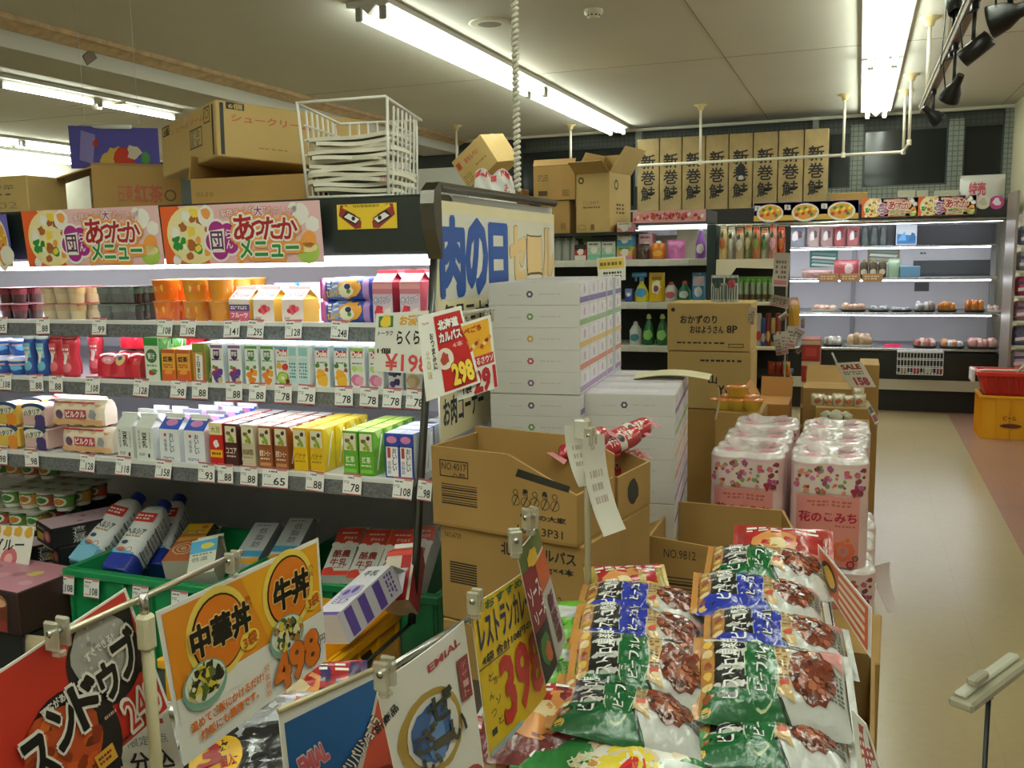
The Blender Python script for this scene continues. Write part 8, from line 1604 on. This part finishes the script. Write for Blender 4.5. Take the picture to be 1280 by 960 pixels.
# instant noodle bowls beyond the lower tissue stack
cn = fcarton('brown carton of yellow bowls right of the tissue stacks', (893, 516, 950, 600), 4.2, .3, None, CARD, z=0, tape=False); zt5 = cn.location.z+max(v[2] for o in cn.children for v in o.bound_box)
nb = None
for k, (px, dy) in enumerate(((903, 0), (921, 0), (939, 0), (912, .13), (930, .13))):
    nm = 'yellow noodle bowl with an orange lid, %s' % (NTH[k] if k < 3 else 'rear '+('left', 'right')[k-3]); x = xat(px, 4.28, zt5)
    if nb is None:
        nb = thing('noodle_bowl', nm, 'noodle bowl', None, (0, 0, 0), (0, 0, 0), 'yellow noodle bowls on the carton'); MB().lathe([(.035, 0), (.04, .01), (.055, .045)], M('#c9a83a', .3, coat=.4), 16).obj('bowl', nb); l_ = MB(); l_.lathe([(.057, .0455), (.057, .05), (.03, .056)], M('#cf7a30', .25, coat=.5), 16); l_.obj('lid', nb); o = nb
    else: o = dup(nb, (0, 0, 0), None, nm)
    o.location = (x, 4.28+dy, zt5+.0008)
o = dup(nb, (xat(921, 4.3, zt5+.1), 4.3, zt5+.058), None, 'yellow noodle bowl with an orange lid, set on top of the others')

# ---- cartons on top of the household shelf
def pr_gen(seed):
    def f(b, F_):
        f_ = F_('-y'); f_.eps = .001; rd = random.Random(seed); stamp(b, f_, .12, .55, .24, .2, 3, M('#5a4628', .7), seed); frame_box(b, f_, .70, .12, .86, .30, M('#5a4628', .7), .01); b.fine(f_, .72, .14, .84, .28, M('#5a4628', .7), 1, 3, 3); b.rect(f_, .12, .14, .34, .28, M('#4a3a22', .7), 1)
    return f
def pr_big(b, F_): f = F_('-y'); f.eps = .001; b.text(f, 'こしひかり', .45, .50, .46, .06, M('#5a4628', .7), 1); b.fine(f, .22, .40, .72, .45, M('#5a4628', .7), 1, 1, 8); b.disc(f, .16, .88, .09, None, M('#4a3820', .7), 1, 16, inner=.55); frame_box(b, f, .06, .05, .28, .13, M('#5a4628', .7), .01); b.rect(f, .44, .04, .55, .14, M('#7a5c30', .7), 1); g = F_('+x'); g.eps = .001; b.fine(g, .3, .3, .7, .5, M('#5a4628', .7), 1, 3, 3); b.disc(g, .3, .8, .1, None, M('#5a4628', .7), 1, 12, inner=.6)
zc0 = zt1+.0008
fcarton('tall open-flapped carton on the shelf top, right of the others', (724, 216, 769, 290), YG+.02, .36, pr_big, CARDL, R(-10), z=zc0, flaps=(('-y', .14, R(150)), ('+x', .20, R(125)), ('-x', .16, R(60)), ('+y', .15, R(70))), tape=False)
u = fcarton('carton supporting the square one on the shelf top', (676, 251, 712, 290), YG+.04, .32, pr_gen(3), CARD, z=zc0); zu = zc0+max(v[2] for o in u.children for v in o.bound_box)+.001
fcarton('square carton stacked on another beside the tall flapped one', (667, 207, 719, 249), YG+.03, .34, pr_gen(4), CARD, z=zu, flaps=(('-y', .05, R(60)),))
u = fcarton('plain carton under the tilted one on the shelf top', (602, 235, 642, 290), YG-.05, .34, pr_gen(6), CARD, z=zc0); zu = zc0+max(v[2] for o in u.children for v in o.bound_box)
cx_, w_, zb_, h_ = span(590, 185, 634, 228, YG-.1)
tc = carton('tilted carton with red print balanced on the plain one', .32, .30, .235, (0, 0, 0), (0, 0, 0), lambda b, F_: [b.text(F_('-y'), 'おせんべい', .52, .72, .42, .16, M('#a03c28', .6), 1, bold=.03), b.rect(F_('-y'), .05, .62, .17, .84, M('#a84a30', .6), 1), b.fine(F_('-y'), .05, .1, .3, .4, M('#8a6a34', .6), 1, 4, 4), b.fine(F_('-y'), .5, .35, .85, .45, M('#8a6a34', .6), 1, 1, 6)], CARDL, tape=True)
rm = Matrix.Rotation(R(-16), 3, 'Z') @ Matrix.Rotation(R(-33), 3, 'Y') @ Matrix.Rotation(R(8), 3, 'X'); tc.rotation_euler = rm.to_euler(); low = min((rm @ V3((sx*.16, sy*.15, sz*.235))).z for sx in (-1, 1) for sy in (-1, 1) for sz in (0, 1))
pt = aty(612, 232, YG+.05); tc.location = (pt.x+.02, YG+.10, zu-low+.001)
# ---- salmon boxes on top of the meat case
YM = 9.12
zmt = zpx(1100, 256, YM+.2)
SAL = M('#a58c5e', .65, noise=.3, ns=6, name='salmon_box_wood')
bnd = (796, 824, 852, 881, 910, 940, 971, 1003, 1034); ys = YM+.22
zb0 = zpx(915, 262, ys)
sb0 = None
for k in range(8):
    cx_, w_, zq_, h_ = span(bnd[k], 178, bnd[k+1], 262, ys); h_ = zpx(1020, 161, ys)-zb0
    nm = 'tall wooden box lettered salted salmon, %s from the left' % NTH[k]
    if k == 4: nm += ', with a dark mark'
    b = MB(); wv = w_*.955; b.box((-wv/2, -.05, 0), (wv/2, .05, h_), SAL, .004); fr = bframe(wv, .1, h_); fr.eps = .0012; b.text(fr, '新巻鮭', .5, .47, .64, .66, INK, 1, bold=.02, vert=True); b.rect(fr, 0, .0, 1, .006, M('#5a4a2c', .7), 1)
    if k == 4: b.disc(fr, .52, .50, .2, .09, M('#1b1a18', .6), 2, 12, .25); b.disc(fr, .52, .42, .12, .03, M('#b9b9c0', .5), 3, 8)
    thing('salmon_box', nm, 'wooden box', b, (cx_, ys+.05, zb0+.0006), (0, 0, 0), 'wooden salmon boxes on the meat case top')
# ---- the meat case
mc = thing('meat_display_case', 'far dark open case of packed meat and fish with steel shelf edges', 'display case')
mx0, mx1 = xat(760, YM, 1.7), xat(1262, YM, 1.5); zh = zpx(1100, 277, YM)
MB().box((mx0, WY-.09, .25), (mx1, WY-.061, zb0-.16), M('#c9c8cc', .45)).obj('back_panel', mc)
MB().box((mx0, YM-.02, zh+.012), (mx1, WY-.065, zb0-.0005), M('#191b1a', .4)).obj('canopy', mc)
MB().tube([(mx0, YM-.03, zh), (mx1, YM-.03, zh)], .022, STEEL, 10).obj('canopy_rail', mc)
MB().box((mx0+.1, YM+.10, zh-.02), (mx1-.05, YM+.16, zh-.001), M('#f4f6ff', .4, e=13, name='case_light')).obj('case_light', mc)
ms = [zpx(1150, 306, YM+.35), zpx(1150, 347, YM+.22), zpx(1150, 391, YM+.08), zpx(1150, 436, YM)]; yf = [YM+.35, YM+.22, YM+.08, YM-.02]
for k in range(4):
    so = MB().box((mx0, yf[k], ms[k]-.015), (mx1-.04, WY-.0905, ms[k]), M('#75777a', .4)).obj('shelf', mc); MB().tube([(mx0, yf[k]-.008, ms[k]-.01), (mx1-.045, yf[k]-.008, ms[k]-.01)], .010 if k < 3 else .016, STEEL, 8).obj('shelf_edge', so)
    if k < 3: MB().box((mx0+.1, yf[k]+.03, ms[k]-.032), (mx1-.1, yf[k]+.06, ms[k]-.016), M('#f4f6ff', .4, e=13, name='case_light')).obj('shelf_light', so)
MB().box((xat(1118, WY-.2, 1.5), WY-.2, ms[0]-.02+.018), (mx1-.04, WY-.0905, zh-.03), M('#4c4e52', .4)).obj('upper_back', mc); MB().box((xat(1142, YM+.5, 1.1), WY-.12, ms[1]+.01), (mx1-.06, WY-.0908, ms[1]+.15), M('#4a4c50', .4)).obj('lower_back', mc)
MB().box((mx0, YM-.04, zpx(1150, 474, YM)), (mx1, YM+.6, ms[3]-.03), M('#171a19', .35)).obj('front_panel', mc); MB().box((mx0, YM-.06, zpx(1150, 487, YM)), (mx1, YM+.5, zpx(1150, 474, YM)-.001), M('#b3aa98', .35)).obj('bumper', mc); MB().box((mx0, YM+.02, 0), (mx1, YM+.5, zpx(1150, 487, YM)-.001), M('#141413', .5)).obj('toe_kick', mc)
for px in (1066, 1243): x = xat(px, YM+.5, 1.0); MB().box((x-.022, WY-.115, .5), (x+.022, WY-.0915, zh-.03), M('#9c9ea0', .4)).obj('shelf_upright', mc)
x = xat(1262, YM, 1.1); MB().box((x-.02, YM-.05, .0), (x+.02, YM-.0, zb0), M('#7a6e66', .3, metal=.6)).obj('end_post', mc); MB().box((x-.012, YM+.001, .25), (x-.004, WY-.095, zh), GLASS).obj('end_glass', mc)
def d_noodb(fr, b): noodle_banner(fr, b)
def d_pkb(fr, b): warm_menu(Sub(fr, 0, 0, .5, 1), b); warm_menu(Sub(fr, .5, 0, 1, 1), b)
fb('promotion_banner', 'purple noodle banner on the meat case', 'banner', (942, 252, 1073, 275), YM-.035, .006, WH, d_noodb); fb('promotion_banner', 'pink warm-menu banner on the meat case', 'banner', (1077, 246, 1220, 270), YM-.035, .006, WH, d_pkb)
for px, c, nm in ((1229, '#cfc9b8', 'pale'), (1246, '#b03a7a', 'magenta')):
    q = aty(px, 253, YM-.024); b = MB(); b.lathe([(.058, 0), (.058, .003)], M(c, .5), 24, xf=Matrix.Rotation(R(90), 4, 'X')); b.disc(Fr((-.05, -.0045, -.05), (.1, 0, 0), (0, 0, .1)), .5, .5, .32, None, M('#e6d6de' if c != '#cfc9b8' else '#b5ae9a', .5), 1, 10, .35); thing('round_sticker', nm+' round sticker at the right of the meat case canopy', 'sticker', b, (q.x, YM-.0205, q.z))
TRW = M('#d6d3cf', .4); TRB = M('#161616', .35)
def tray(label, q, k, meat, tm=TRB, film=True, n=6, seed=1, dep=.17):
    Y = yf[k]+.05; cx_, w_, zb_, h_ = span(*q, Y); h_ = max(.02, h_+zb_-ms[k])
    t = thing('meat_tray', label, 'food tray', None, (cx_, Y+dep/2, ms[k]+.0008)); b = MB(); b.lathe([(w_*.42, 0), (w_*.5, .022), (w_*.47, .022), (w_*.40, .005)], tm, 20, sy=dep/w_, pw=6); b.obj('tray_base', t); rd = random.Random(seed); m_ = MB()
    for i in range(12): fx = (i % 4-1.5)*.19*w_+rd.uniform(-.03, .03)*w_; fy = (i//4-1)*.24*dep; q = rd.uniform(.55, .8); m_.lathe([(.01, .006), (.16*w_, .012), (.15*w_, h_*q*.75), (.09*w_, h_*q*.96), (.02*w_, h_*q)], M(meat[i % len(meat)], .35, coat=.4, noise=.3, ns=40), 9, (fx, fy, 0), sy=.9)
    m_.obj('food', t)
    return t
MT = [('pale pork tray, first on the third shelf', (1013, 379, 1047, 391), 2, ('#c9a090', '#d6b5a2')), ('pale chicken tray, second on the third shelf', (1050, 376, 1083, 391), 2, ('#d0b096', '#c49a88')), ('silver fish tray, third on the third shelf', (1085, 380, 1112, 391), 2, ('#b5b8c0', '#9a9aa4')), ('thin dark tray in the middle of the third shelf', (1113, 382, 1141, 391), 2, ('#a9abb2', '#8f9096')), ('taller stacked tray right of the middle upright', (1142, 373, 1170, 391), 2, ('#b9bbc2', '#8a7a70')), ('orange fried fillet tray, left one', (1172, 374, 1197, 391), 2, ('#c9782c', '#d98f3a')), ('orange fried fillet tray, taller right one', (1206, 370, 1232, 391), 2, ('#c46a24', '#d98f3a')), ('small white tray at the end of the third shelf', (1234, 379, 1252, 391), 2, ('#cfc0b8', '#b58a88')),
      ('silver packet tray, first on the bottom shelf', (1028, 418, 1053, 435), 3, ('#b3aca6', '#cfc8c0')), ('stacked cutlet tray on the bottom shelf', (1056, 412, 1092, 435), 3, ('#c9ac8a', '#a88a6a')), ('pork and beef tray beside the pink card', (1141, 420, 1172, 435), 3, ('#b86a6a', '#d0b0a8')), ('tray of orange fillet and white packs', (1174, 422, 1207, 435), 3, ('#c98a5a', '#cfcfd4')), ('largest pink meat tray at the right end', (1209, 419, 1250, 436), 3, ('#c98f8c', '#d9a8a0'))]
for i, (nm, q, k, mt_) in enumerate(MT): tray(nm, q, k, mt_, TRB if i not in (0, 7, 9) else TRW, seed=i)
q = span(1105, 423, 1126, 435, YM+.1); thing('price_card', 'bright pink card lying on the bottom shelf', 'card', MB().box((-q[1]/2, -.08, 0), (q[1]/2, .08, .004), M('#cf2a55', .5)), (q[0], YM+.12, ms[3]+.0006), (R(12), 0, 0))
def ffbag(nm, q, k, c, g=None, des=None, cat='food pack', name='food_pack', t_=.07): return fbag(name, nm, cat, q, yf[k]+.04, t_, M(c, .25, coat=.5, bump=.4), des, g, z=ms[k])
for i, (l, r_, c) in enumerate(((985, 1006, '#8a8f98'), (1008, 1024, '#b09a94'), (1025, 1041, '#a88a84'), (1042, 1057, '#a85a5a'), (1058, 1074, '#b06a6a'))): ffbag('shiny meat packet on the top shelf, %s from the left' % NTH[i], (l, 283, r_, 306), 0, c, 'shiny packets on the top shelf of the meat case', lambda fr, b: [b.disc(fr, .4, .5, .2, .25, M('#d9d6d2', .3), 1, 10, .3), b.disc(fr, .7, .6, .15, .2, M('#5a3a3a', .3), 1.2, 9, .3)])
for i in range(3): fbot('dark_jar', 'small dark jar on the top shelf, %s of three' % NTH[i], (1076+11.5*i, 281, 1086+11.5*i, 305), yf[0]+.04, [(.9, 0), (1, .3), (.7, .5), (.95, .7), (.7, .92)], M('#55605c', .3), None, None, 'small dark jars on the top shelf', z=ms[0])
fb('picture_box', 'pale blue box with a mountain picture on the top shelf', 'box', (1120, 278, 1146, 298), yf[0]+.04, .06, M('#c9d3da', .4), lambda fr, b: [b.quad(fr, [(.05, .05), (.95, .05), (.95, .4), (.05, .5)], M('#3a78ae', .5), 1), b.quad(fr, [(.1, .2), (.5, .2), (.42, .6), (.3, .5)], M('#6aa8d6', .5), 2), b.quad(fr, [(.6, .15), (.95, .2), (.9, .5), (.75, .55)], M('#2f6a9a', .5), 2)], z=ms[0])
def d_fish(fr, b): [b.quad(fr, [(.05, .1+.2*k), (.9, .0+.2*k), (.95, .12+.2*k), (.1, .22+.2*k)], M(['#cfd8d2', '#9ab0a8', '#dfe3da', '#7a9a90'][k], .5), 1+k*.2) for k in range(4)]
for q, c, nm in (((1012, 311, 1047, 334), '#3f7a6a', 'poster of silver fish on the back of the meat case'), ((1084, 307, 1124, 332), '#8a7a5a', 'poster of seafood on the back of the meat case')):
    cx_, w_, zb_, h_ = span(*q, WY-.1); b = MB(); b.box((-w_/2, -.002, 0), (w_/2, .002, h_), M(c, .5)); fr = bframe(w_, .004, h_); fr.eps = .001; d_fish(fr, b); thing('fish_poster', nm, 'poster', b, (cx_, WY-.21 if 0 else WY-.098, zb_))
cx_, w_, zb_, h_ = span(1143, 353, 1161, 364, WY-.1); thing('wall_gauge', 'small dark gauge plate on the back of the meat case', 'gauge', MB().box((-w_/2, -.004, 0), (w_/2, .004, h_), M('#4a4a46', .4), .002), (cx_, WY-.098, zb_))
cx_, w_, zb_, h_ = span(1143, 311, 1166, 322, WY-.1); b = MB(); b.box((-w_/2, -.003, 0), (w_/2, .003, h_), M('#c9cdca', .5)); b.fine(bframe(w_, .006, h_), .3, .3, .7, .7, M('#6a6a6a', .5), 4, 1, 2); thing('notice_plate', 'small white notice on the back of the meat case', 'notice', b, (cx_, WY-.098, zb_))
ffbag('flat pale meat packet on the second shelf', (1002, 337, 1040, 347), 1, '#b08a88'); ffbag('red sausage pack on the second shelf', (1042, 325, 1073, 347), 1, '#b5525a', None, lambda fr, b: [b.disc(fr, .6, .5, .2, .3, M('#e0c4c4', .3), 1, 10, .2)])
for i in range(3): fbot('pickle_jar', 'jar with yellow lid on the second shelf, %s of three' % NTH[i], (1074+11.5*i, 324, 1085+11.5*i, 347), yf[1]+.03, [(.9, 0), (1, .1), (1, .7), (.8, .84)], M('#4a3f2c', .3, coat=.4), M('#8a7a3a', .4), M('#c9c4a8', .4), 'jars with yellow lids on the second shelf', z=ms[1])
ffbag('pale green packet standing after the jars', (1109, 323, 1125, 350), 1, '#9ab59a'); fb('fish_box', 'flat blue tray at the end of the second shelf', 'tray', (1125, 333, 1150, 346), yf[1]+.04, .15, M('#6a96b8', .4), None, z=ms[1])
for i, px in enumerate((1023, 1050, 1078)): fb('shelf_card', 'orange shelf-edge card, %s from the left' % NTH[i], 'card', (px, 342, px+25, 352), yf[1]-.024, .004, M('#b5845a', .5), lambda fr, b: b.fine(fr, .1, .2, .9, .8, M('#e6d0b8', .5), 1, 2, 5))
# basket hung on the front, white bag and boxes on top, right-hand pack shelf
wb2 = thing('hanging_basket', 'white wire basket hung on the front of the meat case', 'basket'); cx_, w_, zb_, h_ = span(1121, 440, 1178, 468, YM-.15); b = MB(); x0, x1, y0, y1 = cx_-w_/2, cx_+w_/2, YM-.16, YM-.045
for z in (zb_, zb_+h_*.3, zb_+h_*.65, zb_+h_): b.tube([(x0, y0, z), (x1, y0, z), (x1, y1, z), (x0, y1, z)], .004 if z < zb_+h_ else .009, M('#cfd1d0', .4), 5, closed=True)
b.obj('hoops', wb2); b = MB()
for i in range(15): x = x0+(x1-x0)*i/14; b.tube([(x, y1, zb_), (x, y0, zb_), (x, y0, zb_+h_)], .003, M('#cfd1d0', .4), 5)
b.obj('wires', wb2)
for i in range(4): tag(MB().box((-.03, -.03, 0), (.03, .03, .05), M(['#9a8a78', '#a8303f', '#b5a894', '#8a2a30'][i], .5), .006).obj('sauce_packet'), 'small packet in the hanging wire basket, %s of four' % NTH[i], 'packet', 'small packets in the hanging basket').location = (x0+.06+.10*i, YM-.10, zb_+.006)
fbag('plastic_bag', 'white bag with red print lying on the meat case top', 'bag', (1200, 218, 1257, 243), YM+.05, .14, M('#c9c6c0', .35, coat=.3, bump=.4), lambda fr, b: [b.text(fr, '特売', .38, .45, .36, .5, M('#b8505a', .5), 1, bold=.04)], z=zb0)
for i, (l, r_) in enumerate(((1122, 1144), (1146, 1160), (1168, 1199))): fb('small_box', 'small pale box on the meat case top, %s right of the salmon boxes' % NTH[i], 'box', (l, 238, r_, 246), YM+.1, .08, M('#b5b09a', .5), z=zb0)
fcarton('flat cardboard sheet end on the meat case top below the salmon boxes', (1036, 241, 1084, 250), YM+.06, .1, None, CARD, z=zb0, tape=False)
YR = 8.3; rg = thing('pack_shelf', 'shelf unit of striped packs cut by the right edge', 'shelf unit'); rx0 = xat(1266, YR, 1.2); MB().box((rx0-.005, YR, 0), (rx0+.015, YR+.5, zpx(1272, 238, YR)), M('#8a8078', .4, metal=.4)).obj('side_frame', rg)
zz = .10
for k in range(8):
    MB().box((rx0+.016, YR+.02, zz-.015), (rx0+.75, YR+.5, zz), GW).obj('shelf', rg)
    for i in range(3):
        o = MB().box((-.09, 0, 0), (.09, .18, .15), M(['#8a8494', '#6a6a80', '#b5a4b0', '#5a5570', '#9a6a7a', '#a83a5a', '#8f8a98', '#7a80a0'][(k+i) % 8], .35, coat=.4, bump=.3), .03)
        fr = Fr((-.085, -.0008, .01), (.17, 0, 0), (0, 0, .13)); o.quad(fr, [(.1, .2), (.9, .35), (.9, .55), (.1, .4)], M('#d9d4da', .4), 1); o.quad(fr, [(.1, .6), (.9, .7), (.9, .85), (.1, .8)], M('#4a4a6a', .4), 1)
        thing('striped_pack', 'striped pack on the right-edge shelf, %s level, %s from the frame' % (NTH[k], NTH[i]), 'pack', o, (rx0+.115+.2*i, YR+.05+.01*i, zz+.0006), (0, 0, 0), 'striped packs on the right-edge shelf')
    zz += .20

# ---- red shopping basket on a yellow crate
YC = 7.95; cx_, w_, zb_, h_ = span(1224, 498, 1290, 541, YC); w_ = .42; x0 = xat(1224, YC, .2); hc = aty(1250, 495, YC).z
PLR = M('#c92a18', .4)
yl = crate('bottle_crate', 'yellow bottle crate on the floor under the red basket', w_, .36, hc, M('#d9980c', .4), (x0+w_/2+.012, YC+.18, .0006), 0, rimw=.012, holes=False)
b = MB(); fr = bframe(w_+.03, .386, hc); fr.eps = .001; b.disc(fr, .5, .32, .17, .05, M('#5a2410', .6), 1, 18); b.text(fr, 'ビール', .48, .50, .20, .10, M('#8a2a10', .6), 1, bold=.04); b.obj('crate_print', yl)
bk = thing('shopping_basket', 'red shopping basket sitting on the yellow bottle crate', 'basket', None, (x0+w_/2+.02, YC+.17, hc+.002)); hb = aty(1250, 466, YC).z-hc; b = MB()
def ringq(w2, d2, z): return [(-w2, -d2, z), (w2, -d2, z), (w2, d2, z), (-w2, d2, z)]
vs = ringq(.19, .135, 0)+ringq(.235, .165, hb-.03)+ringq(.26, .19, hb-.028)+ringq(.26, .19, hb)+ringq(.235, .165, hb)+ringq(.185, .13, .006)
b.add(vs, [(0, 3, 2, 1)]+[(4*j+i, 4*j+(i+1) % 4, 4*j+4+(i+1) % 4, 4*j+4+i) for j in range(5) for i in range(4)]+[(20, 21, 22, 23)], PLR); b.obj('basket_body', bk)
b = MB()
for i in range(11): x = -.18+.036*i; b.box((x-.004, -.1695, .02), (x+.004, -.1610, hb-.03), M('#8f1a10', .5), xf=Matrix.Translation((0, .012, 0)) @ Matrix.Rotation(R(-9), 4, 'X') if 0 else None)
b.obj('slats', bk)
for s_ in (-1, 1): b = MB(); b.tube([(-.245, s_*.10, hb+.002), (-.2, s_*.13, hb+.012), (.18, s_*.13, hb+.012), (.25, s_*.10, hb+.002)] if s_ < 0 else [(.02, -.15, hb+.004), (.10, -.12, hb+.09), (.22, -.05, hb+.19), (.30, 0, hb+.24)], .010, M('#cfcac4', .4), 8); b.obj('handle', bk, 'pale grey handle')
b = MB(); b.box((-.29, -.10, hb-.09), (-.262, .10, hb+.012), M('#d0cbc8', .4), .006); b.obj('handle_end', bk)
goods('orange packet inside the red basket', (1268, 458, 1284, 470), YC+.12, '#c05a34', .06, z=hc+.012)
# ================================================================ world and view
w = bpy.data.worlds.new('world'); SC.world = w; w.use_nodes = True
w.node_tree.nodes['Background'].inputs[0].default_value = (.8, .85, .75, 1); w.node_tree.nodes['Background'].inputs[1].default_value = .02
SC.view_settings.view_transform = 'Standard'; SC.view_settings.look = 'None'; SC.view_settings.exposure = .2; SC.view_settings.gamma = 1
SC.view_settings.use_curve_mapping = False
SC.cycles.use_denoising = True
SC.cycles.max_bounces = 8; SC.cycles.transparent_max_bounces = 16; SC.cycles.sample_clamp_indirect = 4
